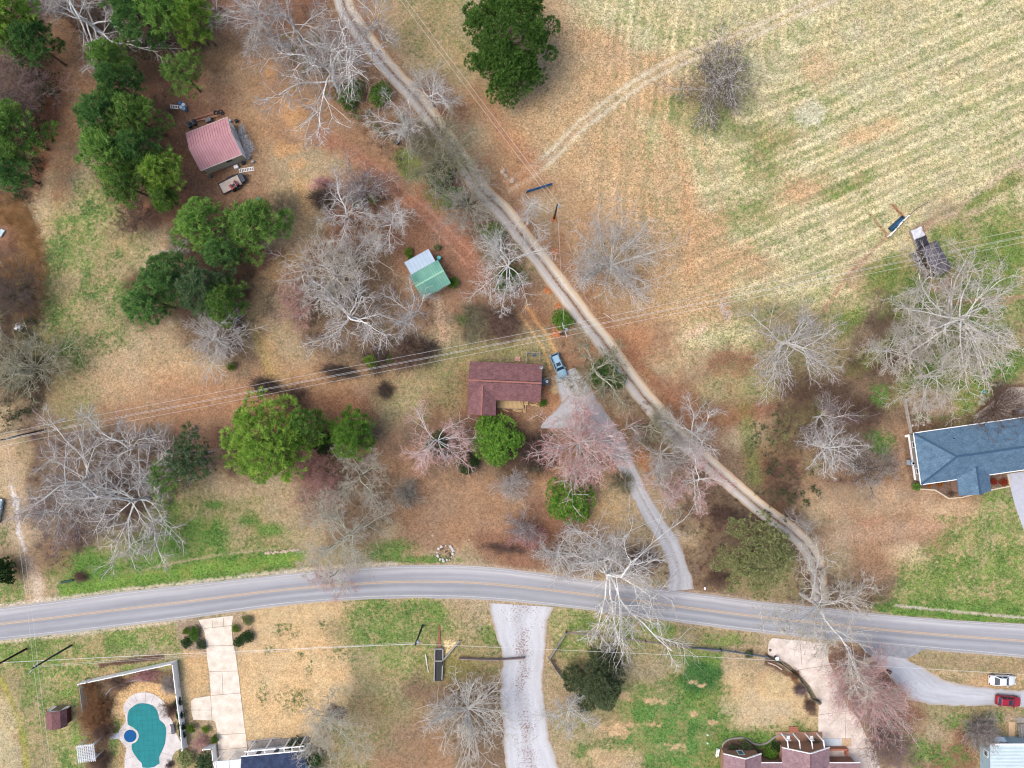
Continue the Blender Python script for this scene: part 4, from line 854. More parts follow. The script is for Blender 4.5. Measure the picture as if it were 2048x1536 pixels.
GT = [
('pp0',22,28,62,15,'pp','bright','yellow-green pine in the top left corner'),
('pp1',66,84,50,13,'pp','deep','dark pine right below the top left corner pine'),
('pp2',14,80,40,12,'pp','pine','small pine at the left edge under the top left corner pine'),
('pp3',22,262,60,14,'pp','pine','broad pine at the left edge beside the brown leaf path'),
('pp0',14,340,46,12,'pp','deep','pine at the left edge, lowest of the left edge pines'),
('pp1',275,28,62,15,'pp','deep','dark pine at the top edge left of the top edge pine pair'),
('pp2',335,18,62,16,'pp','pine','tall green pine at the top edge, middle of its group'),
('pp3',385,38,46,14,'pp','bright','brighter pine at the top edge, right end of its group'),
('pp0',222,118,46,13,'pp','pine','uppermost pine of the long pine row left of the pink-roofed shed'),
('pp1',236,168,50,14,'pp','deep','second pine from the top in the long pine row'),
('pp3',212,232,54,15,'pp','deep','pine on the left side of the long row, level with the pink roof'),
('pp2',272,232,52,14,'pp','pine','pine on the right side of the long row, level with the pink roof'),
('pp0',218,305,62,15,'pp','pine','big pine bulging left at the middle of the long row'),
('pp3',280,300,50,14,'pp','deep','dark pine at the heart of the long row'),
('pp1',322,348,52,13,'pp','bright','lime-green pine at the right side of the long row, below the pink-roofed shed'),
('pp2',255,370,48,13,'pp','pine','lowest pine of the long row, left side'),
('pp0',330,395,34,10,'pp','pine','small pine at the foot of the long row, right side'),
('pt',366,150,56,10,'pt','pine','thin open pine alone between the top pines and the pink-roofed shed'),
('pp1',398,448,58,13,'pp','pine','pine left of the one beside the trailer'),
('pp2',440,505,44,12,'pp','deep','dark pine just below the pine left of the trailer'),
('pp3',508,445,62,13,'pp','pine','round pine just below the trailer'),
('pp0',338,555,62,13,'pp','deep','upper left pine of the clump above the round grey tree'),
('pp2',300,605,54,13,'pp','deep','darkest pine at the left edge of the clump above the round grey tree'),
('pp1',402,575,60,13,'pp','bluish','bluish pine in the middle of the clump above the round grey tree'),
('pp3',452,600,46,12,'pp','pine','right pine of the clump above the round grey tree'),
('pb',535,880,102,16,'pb','bright','biggest bright yellow-green pine left of the red-brown house'),
('pp0',612,850,42,13,'pp','pine','small green pine attached to the right of the biggest bright pine'),
('pp1',698,868,54,10,'pp','mid','flat dark-green tree between the bright pine and the pink-tipped tree'),
('pt',385,915,62,12,'pt','bluish','bluish pine at the right of the giant bare trees'),
('pt',335,955,50,10,'pt','pine','thin pine caught under the giant bare trees'),
('dbig',1016,55,104,15,'dd','dark','great dark evergreen at the top edge of the hay field'),
('dd1',1022,132,64,12,'dd','dark','lower evergreen merged below the great dark evergreen at the top edge'),
('dd0',992,880,56,6,'dd','mid','round evergreen just below the wooden deck of the red-brown house'),
('dd0',1142,1000,54,7,'dd','mid','bright evergreen beside the driveway above the huge roadside tree'),
('dc',1196,1372,66,9,'dc','cedar','dark grey-green cedar on the lawn below the main road'),
('do',1520,1112,88,10,'do','olive','pale olive-green tree at the lower end of the gravel lane'),
('ds',1124,640,24,2.2,'d','gloss','round green bush beside the pole with the crossarm'),
('dd0',645,888,26,5,'dd','yew','near-black conifer in the gap right of the biggest bright pine'),
('dd1',935,928,24,3,'dd','yew','small black-green conifer at the lower left of the round evergreen'),
]
for k, x, y, r_, h_, fam, lf, lb in GT:
    nm = 'pine_tree' if k[0] == 'p' else ('cedar_tree' if k == 'dc' else 'evergreen_tree' if k != 'ds' else 'shrub')
    place(k, x, y, r_, h_, lb, 'tree' if nm != 'shrub' else 'shrub', nm, 'pine' if k[0] == 'p' else 'brown', lf, 'pines and other evergreens')
SH = [  # key, px, py, r, h, bark, leaf, squash, rotation, label
('ds',985,470,28,2.4,'brown','lime',1,'yellow-green bush between the lane and the reddish track'),
('ds',716,402,17,2.2,'brown','gloss',1,'small green holly in the brushy island'),
('ds',748,396,13,1.6,'brown','lime',1,'tiny lime bush right of the small green holly'),
('dh',1205,748,34,2.4,'brown','ivy',1.2,'ivy clump at the foot of the spider-limbed tree by the silver car'),
('dh',1232,762,20,1.6,'brown','ivy',1,'smaller ivy clump at the lane edge near the spider-limbed tree'),
('dh',870,888,24,3,'brown','ivy',1,'dark ivy heart of the pink-tipped tree'),
('dh',890,905,16,2.4,'brown','ivy',1,'small ivy clump right below the ivy heart of the pink-tipped tree'),
('dh',700,190,30,2,'brown','ivy',1.3,'olive ivy patch under the largest top-edge tree by the lane'),
('dh',760,190,26,2,'brown','pine',1.2,'green undergrowth bush left of the upper lane'),
('dh',880,350,34,2,'brown','ivy',1.3,'ivy patch under the fan-shaped tree by the lane'),
('dh',905,395,24,2,'brown','pine',1,'green bush at the lane under the grey fan-shaped tree'),
('dh',1015,560,26,2,'brown','ivy',1.4,'ivy patch below the brilliant white tree by the lane'),
('s1',680,745,42,1.4,'dark','dark',.45,'long low brown briar hedge left of the red-brown house'),
('s1',770,780,19,1.4,'dark','dark',1,'little round brown briar bush alone left of the red-brown house'),
('s0',755,720,34,2,'dark','dark',1,'dark shrub at the left end of the thicket above the power lines'),
('s1',812,705,44,2.4,'dark','brown',1,'brown shrub in the middle of the thicket above the power lines'),
('s2',855,700,30,2.2,'dark','dark',1,'shrub at the right end of the thicket above the power lines'),
('ds',742,722,16,1.6,'brown','lime',1,'green tuft in the left of the thicket above the power lines'),
('ds',780,718,10,1.4,'brown','lime',1,'tiny green tuft in the middle of the thicket above the power lines'),
('s0',945,645,42,2,'brown','olive',1,'olive shrub left half of the thicket above the red-brown house'),
('s1',1000,645,42,2,'brown','brown',1,'brown shrub right half of the thicket above the red-brown house'),
('ds',925,640,14,1.4,'brown','olive',1,'yellowish tuft in the thicket above the red-brown house'),
('s1',530,775,34,2,'dark','dark',.7,'dark brown shrub under the power lines above the bright pine'),
('s0',585,800,34,2.4,'brown','brown',1,'brown shrub just above the right shoulder of the bright pine'),
('s1',645,395,30,2,'dark','dark',1,'black-brown briar bush at the upper left of the brushy island'),
('s0',645,368,24,1.4,'brown','pink',.7,'pinkish brush heap above the black-brown briar bush'),
('s1',1735,832,32,2,'dark','brown',1,'round brush heap with a green heart left of the blue-roofed house'),
('ds',1730,830,12,1.3,'brown','olive',1,'green heart of the round brush heap left of the blue-roofed house'),
('ds',1832,973,10,1.5,'brown','pine',1,'round green shrub at the lower left corner of the blue-roofed house'),
('ds',1859,970,6,.8,'brown','orange',1,'small orange shrub in the bed of the blue-roofed house, left one'),
('ds',1880,969,6,.9,'brown','orange',1,'orange-red shrub in the bed of the blue-roofed house, second from left'),
('ds',1987,963,8,.9,'brown','red',1,'red shrub in the right bed of the blue-roofed house, left one'),
('ds',2007,964,9,.9,'brown','red',1,'red shrub in the right bed of the blue-roofed house, nearest the driveway'),
('s1',1903,988,6,.7,'dark','brown',1,'small brown bush at the corner of the stone-edged bed'),
('ds',817,504,10,1.2,'brown','lime',1,'lime-green bush at the upper left corner of the white lean-to'),
('ds',874,495,8,1,'brown','olive',1,'small olive bush right of the top corner of the white lean-to'),
('ds',907,566,13,1.4,'brown','gloss',1,'dark green bush at the right corner of the green-roofed shed'),
('ds',820,515,7,.9,'brown','gloss',1,'tiny green bush at the left corner of the white lean-to'),
('ds',1086,806,9,.8,'brown','gloss',1,'small green bush at the right corner of the red-brown house'),
('s0',1245,965,26,1.8,'dark','olive',1,'olive-brown shrub between the bright evergreen and the driveway bend'),
('s0',1060,1075,40,1.6,'brown','rose',.6,'reddish brush at the left of the pale roadside tree'),
('s1',1010,1098,40,.7,'dark','brown',.28,'long low brown leaf and brush row by the main road'),
('s1',1290,1120,34,1.6,'brown','brown',.8,'brown brush right of the huge white roadside tree'),
('s1',1450,1035,34,2,'dark','brown',.8,'dark brush above the pale olive-green tree'),
('s0',1440,1160,30,1.6,'brown','brown',.7,'brown brush at the road below the pale olive-green tree'),
('ds',1498,1308,10,.9,'brown','cedar',1,'dark small conifer shrub on the curved fence line below the main road'),
('s1',160,1155,16,.9,'brown','brown',.8,'small brown bush in the roadside grass at the left'),
('ds',390,1262,11,1.2,'brown','gloss',1,'green shrub at the top of the left driveway bed'),
('ds',373,1284,13,1.1,'brown','yew',1,'clipped black-green ball shrub in the left driveway bed'),
('ds',372,1262,8,1,'brown','lime',1,'lime shrub in the left driveway bed'),
('ds',388,1272,12,1.1,'brown','pine',1,'green shrub at the middle of the left driveway bed'),
('ds',402,1289,12,.9,'brown','cedar',1,'dull green shrub beside the drive in the left driveway bed'),
('ds',495,1240,12,1,'brown','olive',1,'olive shrub at the top of the right driveway bed'),
('ds',471,1257,9,.9,'brown','lime',1,'lime shrub touching the drive in the right driveway bed'),
('ds',478,1283,13,1,'brown','yew',1,'clipped dark shrub touching the drive in the right driveway bed'),
('ds',495,1272,15,1.1,'brown','yew',1,'largest clipped dark shrub in the right driveway bed'),
('s1',188,1440,32,2.2,'brown','rust',1,'upper half of the tall rust-brown hedge beside the pool'),
('s1',196,1415,26,2.2,'brown','rust',1,'rust-brown shrub at the top of the pool hedge'),
('s1',204,1462,24,2,'dark','brown',1,'lower dark part of the rust-brown pool hedge'),
('s0',178,1380,22,1.6,'brown','rust',1,'thin rust shrub inside the corner of the white fence'),
('s0',232,1368,30,1.2,'brown','brown',.5,'brown shrub row along the white fence, left part'),
('s0',290,1352,34,1.2,'brown','rose',.4,'rose-brown shrub row along the white fence, right part'),
('s0',338,1372,20,1.4,'brown','grey',1,'grey twiggy shrub in the upper right pool corner'),
('ds',358,1404,10,1.4,'brown','yew',1,'dark evergreen shrub along the right pool fence, uppermost'),
('s2',340,1420,20,2,'brown','brown',1,'brown arching shrub leaning over the pool deck'),
('ds',361,1430,10,1.4,'brown','yew',1,'dark evergreen shrub along the right pool fence, second from the top'),
('ds',364,1452,10,1.4,'brown','yew',1,'dark evergreen shrub along the right pool fence behind the sun lounger'),
('ds',366,1468,9,1.3,'brown','yew',1,'dark evergreen shrub along the right pool fence, lowest'),
('ds',382,1456,10,1.5,'brown','lime',1,'lime-green oval shrub outside the right pool fence'),
('ds',412,1458,9,.9,'brown','lime',1,'small lime shrub in the mulch bed beside the left concrete drive'),
('s2',402,1484,20,1.6,'grey','pink',1,'pinkish weeping shrub in the mulch bed beside the left concrete drive'),
('ds',430,1478,9,1.1,'brown','gloss',1,'round green shrub against the left concrete drive'),
('ds',372,1515,20,1.6,'brown','olive',1,'broad olive shrub at the bottom edge right of the pool'),
('ds',410,1524,22,2,'brown','bluish',1,'bluish arching grass clump at the bottom edge right of the pool'),
('s1',338,1530,9,.8,'dark','mauve',1,'tiny mauve bush on the pool deck at the bottom edge'),
('s1',200,1525,24,1.8,'dark','brown',1,'dark brown shrub below the white pergola'),
('ds',1465,1500,14,1.2,'brown','cedar',1,'dull green shrub at the left of the curved bed of the brick house'),
('ds',1492,1493,14,1.2,'brown','cedar',1,'dull green shrub at the middle of the curved bed of the brick house'),
('ds',1508,1502,10,1.1,'brown','cedar',1,'dull green shrub at the right of the curved bed of the brick house'),
('ds',1553,1492,12,1.4,'brown','yew',1,'dark green shrub between the two brick gables, upper'),
('ds',1540,1506,16,1.4,'brown','gloss',1,'broad green shrub between the two brick gables, lower'),
('s1',1628,1484,14,.9,'dark','olive',.5,'dark olive clipped shrub beside the brick steps'),
('s1',1622,1412,14,.8,'brown','brown',1,'brown ornamental bush at the tip of the curved driveway bed'),
('s1',1600,1380,14,.8,'brown','mauve',1,'mauve bush half way along the curved driveway bed'),
('s1',1590,1352,12,.7,'brown','rust',1,'rusty bush high in the curved driveway bed'),
('dh',590,1500,26,2,'brown','cedar',1.3,'dull green shrub behind the navy roof'),
('dh',628,1515,18,3,'brown','deep',1,'deep green conifer at the right end of the navy roof'),
('ds',12,1140,28,4,'brown','yew',1,'near-black conifer at the left edge above the main road'),
('dh',463,732,10,1.2,'brown','lime',1,'tiny bright bush below the round grey tree'),
]
random.seed(9)
for k, x, y, r_, h_, bk, lf, sq, lb in SH:
    if not lb: continue
    o = place(k, x, y, r_, h_, lb, 'shrub', 'shrub', bk, lf, 'shrubs and bushes', rz=(0 if sq != 1 else None), hc=.5)
    if sq < 1: o.scale = (o.scale[0], o.scale[1]*sq, o.scale[2]); o.rotation_euler.z = math.radians(random.choice((-6, 4, 10)))
    if 'round evergreen just' in lb or (lf == 'rose' and sq == .4): o.rotation_euler.z = math.radians(10)
# thickets nobody could count: undergrowth as one object per patch colour
def thicket(name, label, polys, colour, step=11, hh=(.8, 2.0), seed=1, per=9, ln=1.0):
    rs = np.random.RandomState(seed); pts = []
    for poly, den in polys:
        xs = [p[0] for p in poly]; ys = [p[1] for p in poly]; n = int((max(xs)-min(xs))*(max(ys)-min(ys))/(step*step)*den)
        q = np.stack([rs.uniform(min(xs), max(xs), n), rs.uniform(min(ys), max(ys), n)], 1); d = segdist(q[:, 0], q[:, 1], poly+[poly[0]]); k = inpoly(q[:, 0], q[:, 1], poly) & ((d > 8) | (rs.rand(n) < .5)); pts.append(q[k])
    q = np.vstack(pts); n = len(q); o = np.stack([(q[:, 0]-1024)/S, (768-q[:, 1])/S, np.zeros(n)], 1)
    h = rs.uniform(hh[0], hh[1], n); oo = np.repeat(o, per, 0); a = rs.rand(n*per)*6.28; an = .25+rs.rand(n*per)*1.0
    d = np.stack([np.cos(a)*np.sin(an), np.sin(a)*np.sin(an), np.cos(an)], 1); l = np.repeat(h, per)*ln*(.6+.6*rs.rand(n*per))
    p1, q1 = branch(rs, oo, d, l, np.full(len(oo), .014), np.full(len(oo), .005), 4, .25, -.05)
    o2, d2, l2, r2 = spawn(rs, p1, q1, l, 4, .25, .6, .8, 0); p2, q2 = branch(rs, o2, d2, l2, np.full(len(o2), .009), np.full(len(o2), .003), 3, .25, -.05)
    t = from_arrays(name, *cat([tubes(p1, q1, 3), tubes(p2, q2, 3)]), TWIG[colour]); tag(t, label, 'undergrowth', kind='stuff'); return t
PL = lambda *a: [(a[i], a[i+1]) for i in range(0, len(a), 2)]
thicket('undergrowth', 'tangled dark brown undergrowth beneath the trees of the left and upper left woods', [(PL(0,100,110,110,130,200,100,280,90,400,0,420),.75),(PL(90,0,470,0,420,90,280,110,180,90,100,70),.6),(PL(0,560,60,560,70,640,100,720,90,800,60,860,0,880),.9),(PL(280,180,380,160,340,260,290,330),.4),(PL(330,470,520,480,560,620,520,700,400,640),.35)], 'dark', seed=2)
thicket('undergrowth', 'brown tangled brush in the dip between the hay field corner and the blue-roofed house', [(PL(1560,760,1640,740,1650,820,1610,900,1600,1010,1560,1030,1520,980,1540,860),1.4),(PL(1600,820,1700,840,1740,930,1700,980,1620,960),.5),(PL(1660,720,1900,680,2040,650,2040,664,1900,700,1700,745),1.0)], 'brown', seed=3)
thicket('undergrowth', 'reddish brown brush under the bare trees between the driveway, the lane and the main road', [(PL(1230,780,1300,800,1400,930,1480,1000,1560,1080,1450,1180,1390,1170,1370,1080,1300,950),.8),(PL(1080,1090,1330,1090,1350,1160,1180,1150,1080,1130),.6),(PL(960,1085,1080,1090,1080,1120,970,1112),.8),(PL(1570,1130,1640,1130,1780,1180,1780,1220,1560,1195),.8),(PL(1120,640,1200,700,1240,790,1160,780,1120,700),.5)], 'brown', seed=4, hh=(.5,1.3))
thicket('undergrowth', 'mauve-grey brush beneath the giant bare trees at the left', [(PL(60,870,340,860,440,920,340,1010,300,1080,150,1110,70,1080,60,1000),.9),(PL(70,1080,160,1100,140,1150,80,1130),.6)], 'mauve', seed=5)
thicket('undergrowth', 'grey-brown brush beneath the white trees in the middle of the property', [(PL(610,380,800,360,800,470,640,490),.55),(PL(590,590,860,560,880,700,740,740,620,700),.5),(PL(700,200,900,260,1000,420,960,500,860,380,720,280),.6),(PL(900,620,1040,610,1050,680,920,690),.8),(PL(600,0,720,120,800,260,700,240,560,120),.5),(PL(600,920,760,900,780,1060,640,1050),.5)], 'brown', seed=6, hh=(.6,1.5))
thicket('undergrowth', 'rose-coloured brush on the bank between the pink driveway and the gravel lot', [(PL(1680,1320,1740,1310,1800,1400,1840,1530,1770,1530,1730,1440,1700,1400),1.0)], 'mauve', seed=7, hh=(.5,1.2))
def green_thicket(name, label, polys, lf, seed=1, step=9, hh=(.3, 1.6)):
    rs = np.random.RandomState(seed); pts = []
    for poly, den in polys:
        xs = [p[0] for p in poly]; ys = [p[1] for p in poly]; n = int((max(xs)-min(xs))*(max(ys)-min(ys))/(step*step)*den); q = np.stack([rs.uniform(min(xs), max(xs), n), rs.uniform(min(ys), max(ys), n)], 1)
        k = inpoly(q[:, 0], q[:, 1], poly) & (fbm(q[:, 0], q[:, 1], 22, seed+5) > -.03); pts.append(q[k])
    q = np.vstack(pts); n = len(q); k_ = 7; c = np.repeat(np.stack([(q[:, 0]-1024)/S, (768-q[:, 1])/S, rs.uniform(hh[0], hh[1], n)], 1), k_, 0)+rs.randn(n*k_, 3)*np.array([.35, .35, .2]); c[:, 2] = np.abs(c[:, 2])
    V, F_, t = blades(rs, c, norm(rs.randn(len(c), 3)+np.array([0, 0, .6])), 9, .28, .09); o = leafmesh(name, V, F_, t, LEAF[lf]); tag(o, label, 'undergrowth', kind='stuff')
green_thicket('undergrowth', 'added dark evergreen undergrowth that deepens the shade in the woods along the left edge', [(PL(0,90,120,100,130,170,90,230,90,330,60,400,0,420),.9),(PL(0,560,60,570,70,650,90,740,80,820,0,860),.6),(PL(200,60,440,70,420,110,330,100,290,120,200,110),.7)], 'cedar', 3)  # green understory added to darken the shaded wood floor
green_thicket('undergrowth', 'ivy and honeysuckle undergrowth along the left side of the gravel lane', [(PL(560,60,650,80,720,140,810,240,860,300,940,400,960,440,900,410,820,350,700,230,600,150),.45),(PL(950,440,1040,500,1080,560,1000,590,960,540),.5),(PL(1130,700,1250,740,1260,800,1180,790),.4)], 'olive', 4, hh=(.2, .9))
green_thicket('undergrowth', 'olive evergreen weeds in the brushy dip left of the blue-roofed house', [(PL(1500,830,1560,820,1590,1000,1530,1030,1500,960),.35),(PL(1540,960,1620,940,1640,1000,1560,1040),.4),(PL(1040,880,1100,870,1110,930,1050,940),.8)], 'cedar', 6, hh=(.2, .8))
# the tall dry orange grass at the left edge
rs = np.random.RandomState(8); n = 2600; ctr = crom([(20,400),(45,440),(62,480),(72,530),(66,590),(60,640)], 4); q = ctr[rs.randint(0, len(ctr), n)]+rs.randn(n, 2)*np.array([13, 8]); q[:500] = np.stack([rs.uniform(0, 60, 500), rs.uniform(425, 450, 500)], 1); q[500:800] = np.stack([rs.uniform(0, 50, 300), rs.uniform(520, 560, 300)], 1)
o_ = np.stack([(q[:, 0]-1024)/S, (768-q[:, 1])/S, np.zeros(n)], 1); oo = np.repeat(o_, 5, 0); d = norm(rs.randn(len(oo), 3)*.35+np.array([-.5, .35, .75])); p, r = branch(rs, oo, d, rs.uniform(.9, 1.6, len(oo)), np.full(len(oo), .018), np.full(len(oo), .004), 4, .1, -.18)
o = from_arrays('tall_dry_grass', *tubes(p, r, 3), mat('dry_sedge', (206,158,104), .9, .2, .8, rgb2=(226,184,132))); tag(o, 'tall orange dry grass swept over along the left edge', 'grass', kind='stuff')
# ------------------------------------------------------------------ buildings
WHITE = mat('white_paint', (240,242,244), .6, .05, 2, k=.92)
DARK = mat('dark_opening', (40,40,44), .5, .1, 2)
GLASS = mat('window_glass', (70,92,108), .12, .1, 2, spec=.8)
WOOD = mat('weathered_wood', (176,158,132), .9, .2, 3, fine=.15, stretch=(1, 5, 1))
WOODY = mat('pine_boards', (214,184,136), .9, .18, 3, fine=.12, stretch=(4, 1, 1))
GREYW = mat('grey_boards', (158,152,146), .9, .2, 3, fine=.15)
METAL = mat('galvanised_metal', (178,184,190), .45, .12, 3, metal=.3)
BLACK = mat('black_rubber', (44,46,50), .6, .15, 4)
def shingle(name, rgb, rgb2=None, var=.12, ang=0):
    """asphalt shingles: courses plus fine granule grain"""
    m = mat(name, rgb, .95, var, 1.2, rgb2=rgb2, fine=.20, bump=.0); nt = m.node_tree; B = nt.nodes['Principled BSDF']; src = B.inputs['Base Color'].links[0].from_socket
    pos = nt.nodes['Texture Coordinate'].outputs['Object']; br = nd(nt, 'ShaderNodeTexBrick'); br.inputs['Scale'].default_value = 1.0; br.inputs['Brick Width'].default_value = .33; br.inputs['Row Height'].default_value = .15; br.inputs['Mortar Size'].default_value = .012
    br.inputs['Color1'].default_value = (1.12, 1.12, 1.12, 1); br.inputs['Color2'].default_value = (.84, .84, .84, 1); br.inputs['Mortar'].default_value = (.62, .62, .62, 1); br.inputs['Bias'].default_value = 0
    nt.links.new(pos, br.inputs['Vector']); g1 = noise_(nt, pos, 6, 3, .8); mr = nd(nt, 'ShaderNodeMapRange'); mr.inputs[1].default_value = .3; mr.inputs[2].default_value = .7; mr.inputs[3].default_value = .72; mr.inputs[4].default_value = 1.28; nt.links.new(g1, mr.inputs[0])
    c = mixc(nt, .85, src, br.outputs['Color'], 'MULTIPLY'); vm = nd(nt, 'ShaderNodeVectorMath', operation='SCALE'); nt.links.new(c, vm.inputs[0]); nt.links.new(mr.outputs[0], vm.inputs['Scale']); nt.links.new(vm.outputs[0], B.inputs['Base Color'])
    return m
class Frame:
    """local frame of a rectangle whose eave corners a, b (along the ridge) and d (across from a) are photo pixels at height h"""
    def __init__(s, a, b, d, h):
        a, b, d = P(*a, h), P(*b, h), P(*d, h); s.u = (b-a); s.L = s.u.length; s.u.normalize(); w = d-a; w -= s.u*w.dot(s.u); s.W = w.length; s.v = w.normalized()
        s.c = a+s.u*s.L/2+s.v*s.W/2; s.c.z = 0; s.rz = math.atan2(s.u.y, s.u.x); s.flip = 1 if s.u.cross(s.v).z > 0 else -1   # local +y is v*flip
def quadslab(pts, t):
    """a slab t thick under four (or more) top points given anticlockwise from above"""
    n = len(pts); top = [Vector(p) for p in pts]; bot = [p-Vector((0, 0, t)) for p in top]; mb = MB()
    return top+bot, [tuple(range(n)), tuple(range(2*n-1, n-1, -1))]+[(i, i+n, (i+1) % n+n, (i+1) % n) for i in range(n)]
def slab(pts, t, name, m, parent):
    v, f = quadslab(pts, t); return MB().add(v, f).build(name, m, parent)
def gable(fr, he, hr, t, roofm, wallm, over=.3, ribs=0, ridge=None, ribm=None, gablem=None, trim=None, wallname='wall'):
    L_, W_ = fr.L, fr.W; x, y = L_/2, W_/2
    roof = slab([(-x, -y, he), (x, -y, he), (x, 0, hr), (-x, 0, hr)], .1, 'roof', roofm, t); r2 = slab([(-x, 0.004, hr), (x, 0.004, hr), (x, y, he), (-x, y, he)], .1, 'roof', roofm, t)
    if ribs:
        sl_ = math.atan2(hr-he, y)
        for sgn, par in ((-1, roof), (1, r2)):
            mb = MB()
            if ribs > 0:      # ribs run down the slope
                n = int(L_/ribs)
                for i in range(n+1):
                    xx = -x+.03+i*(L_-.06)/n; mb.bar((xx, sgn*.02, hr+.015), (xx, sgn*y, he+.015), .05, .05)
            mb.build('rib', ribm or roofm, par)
    if ridge: MB().bar((-x, 0, hr+.03), (x, 0, hr+.03), .3, .05).build('ridge_cap', ridge, t)
    xi, yi = x-over, y-over; hw = he-.10+ (hr-he)*over/y
    k = (hr-he)/y; ap = hr-.13
    v = [(-xi, -yi, 0), (xi, -yi, 0), (xi, yi, 0), (-xi, yi, 0), (-xi, -yi, hw-.02), (xi, -yi, hw-.02), (xi, yi, hw-.02), (-xi, yi, hw-.02), (-xi, 0, ap), (xi, 0, ap)]
    MB().add(v, [(0, 1, 5, 4), (2, 3, 7, 6), (3, 2, 1, 0), (4, 5, 9, 8), (7, 8, 9, 6)]+([] if gablem else [(1, 2, 6, 9, 5), (3, 0, 4, 8, 7)])).build(wallname, wallm, t)
    if gablem:
        MB().add(v, [(1, 2, 6, 9, 5), (3, 0, 4, 8, 7)]).build('gable_wall', gablem, t)
    if trim:
        for sx in (-1, 1):
            for sy in (-1, 1): MB().bar((sx*(x+.03), sy*(y+.02), he-.05), (sx*(x+.03), 0, hr-.05), .06, .2).build('verge_trim', trim, t)
        for sy in (-1, 1): MB().bar((-x, sy*(y+.05), he-.08), (x, sy*(y+.05), he-.08), .10, .10).build('gutter', trim, t)
    return xi, yi, hw
def window(t, c, w, h, axis, fm=WHITE, gm_=GLASS):
    """window on a wall; axis 'x' = wall normal along x, sign in c[3]"""
    x, y, z, s_ = c; f = MB()
    d = .08
    if axis == 'x':
        f.box((x+s_*.03, y, z+h/2), (.06, w+.16, .09)).box((x+s_*.03, y, z-h/2), (.06, w+.16, .09)).box((x+s_*.03, y-w/2, z), (.06, .09, h-.09)).box((x+s_*.03, y+w/2, z), (.06, .09, h-.09)); o = f.build('window', fm, t)
        MB().box((x+s_*.015, y, z), (.03, w-.09, h-.09)).build('pane', gm_, o)
    else:
        f.box((x, y+s_*.03, z+h/2), (w+.16, .06, .09)).box((x, y+s_*.03, z-h/2), (w+.16, .06, .09)).box((x-w/2, y+s_*.03, z), (.09, .06, h-.09)).box((x+w/2, y+s_*.03, z), (.09, .06, h-.09)); o = f.build('window', fm, t)
        MB().box((x, y+s_*.015, z), (w-.09, .03, h-.09)).build('pane', gm_, o)
    return o
def door(t, c, w, h, axis, dm):
    x, y, z, s_ = c
    if axis == 'x': o = MB().box((x+s_*.03, y, z+h/2), (.06, w, h)).build('door', dm, t); MB().box((x+s_*.08, y+w*.38, z+h*.48), (.05, .05, .12)).build('handle', METAL, o)
    else: o = MB().box((x, y+s_*.03, z+h/2), (w, .06, h)).build('door', dm, t); MB().box((x+w*.38, y+s_*.08, z+h*.48), (.05, .05, .12)).build('handle', METAL, o)
    return o
# --- pink metal roofed workshop
fr = Frame((372.3,266.6), (454.6,234.4), (401.6,340.4), 3.0)
t = thing('metal_shed', 'workshop shed with a faded pink ribbed metal roof and tan walls', 'shed', fr.c, fr.rz); sg = fr.flip
pinkm = mat('faded_pink_metal', (204,152,158), .75, .07, .8, rgb2=(210,160,166), fine=.05)
tanw = mat('tan_siding', (196,190,164), .85, .08, 2, fine=.06)
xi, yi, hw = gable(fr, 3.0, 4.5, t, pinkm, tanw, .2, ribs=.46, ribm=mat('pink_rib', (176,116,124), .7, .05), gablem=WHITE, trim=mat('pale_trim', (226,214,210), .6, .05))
# wall facing the lens is the one at local y = sg*yi
window(t, (1.1, sg*yi, 2.0, sg), .9, .8, 'y', DARK); MB().box((0, sg*(yi+.06), .22), (fr.L-.4, .10, .12)).build('base_rail', METAL, t); MB().box((-2.6, sg*(yi+.12), .45), (3.0, .2, .08), 0).build('shelf', WOOD, t)
door(t, (xi, -1.0*sg, .0, 1), 2.4, 2.4, 'x', mat('white_roller_door', (222,226,230), .5, .05)); door(t, (xi, 1.9*sg, .0, 1), .95, 2.0, 'x', WHITE)
MB().bar((xi+.12, -yi*sg, 2.7), (xi+.12, yi*sg*.2, 4.1), .08, .2).build('gable_brace', METAL, t)
# --- green metal shed with its white lean-to
fr = Frame((818.7,551.1), (875.7,519.2), (848.3,596.2), 2.6)
t = thing('green_roofed_shed', 'small shed with a teal green ribbed metal roof and a white lean-to', 'shed', fr.c, fr.rz); sg = fr.flip
tealm = mat('teal_metal', (98,172,152), .42, .12, .35, rgb2=(140,186,164), fine=.04, spec=.5)
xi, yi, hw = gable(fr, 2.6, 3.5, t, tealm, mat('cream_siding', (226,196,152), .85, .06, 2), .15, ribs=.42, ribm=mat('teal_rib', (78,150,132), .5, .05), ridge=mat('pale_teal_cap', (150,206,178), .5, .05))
wl_ = mat('white_lean_to_metal', (186,206,224), .5, .06, .8)
L2, a = fr.L*.86, -sg
y0 = a*(fr.W/2); x0 = -.1; hw_ = L2/2
v = [(x0-hw_, y0, 2.45), (x0+hw_, y0, 2.45), (x0+hw_, y0+a*2.6, 2.1), (x0-hw_, y0+a*2.6, 2.1)]
if a < 0: v = v[::-1]
lt = slab(v, .06, 'lean_to_roof', wl_, t); mb = MB()
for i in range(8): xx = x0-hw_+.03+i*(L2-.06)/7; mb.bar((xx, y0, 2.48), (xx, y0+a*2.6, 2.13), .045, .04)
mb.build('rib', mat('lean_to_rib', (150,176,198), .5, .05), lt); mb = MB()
for xx in (x0-hw_+.1, x0, x0+hw_-.1): MB().box((xx, y0+a*2.5, 1.04), (.09, .09, 2.08)).build('post', WOOD, t)
window(t, (.4, sg*yi, 1.5, sg), .8, .7, 'y', WHITE); door(t, (-1.2, sg*yi, 0, sg), .8, 1.9, 'y', WOOD)
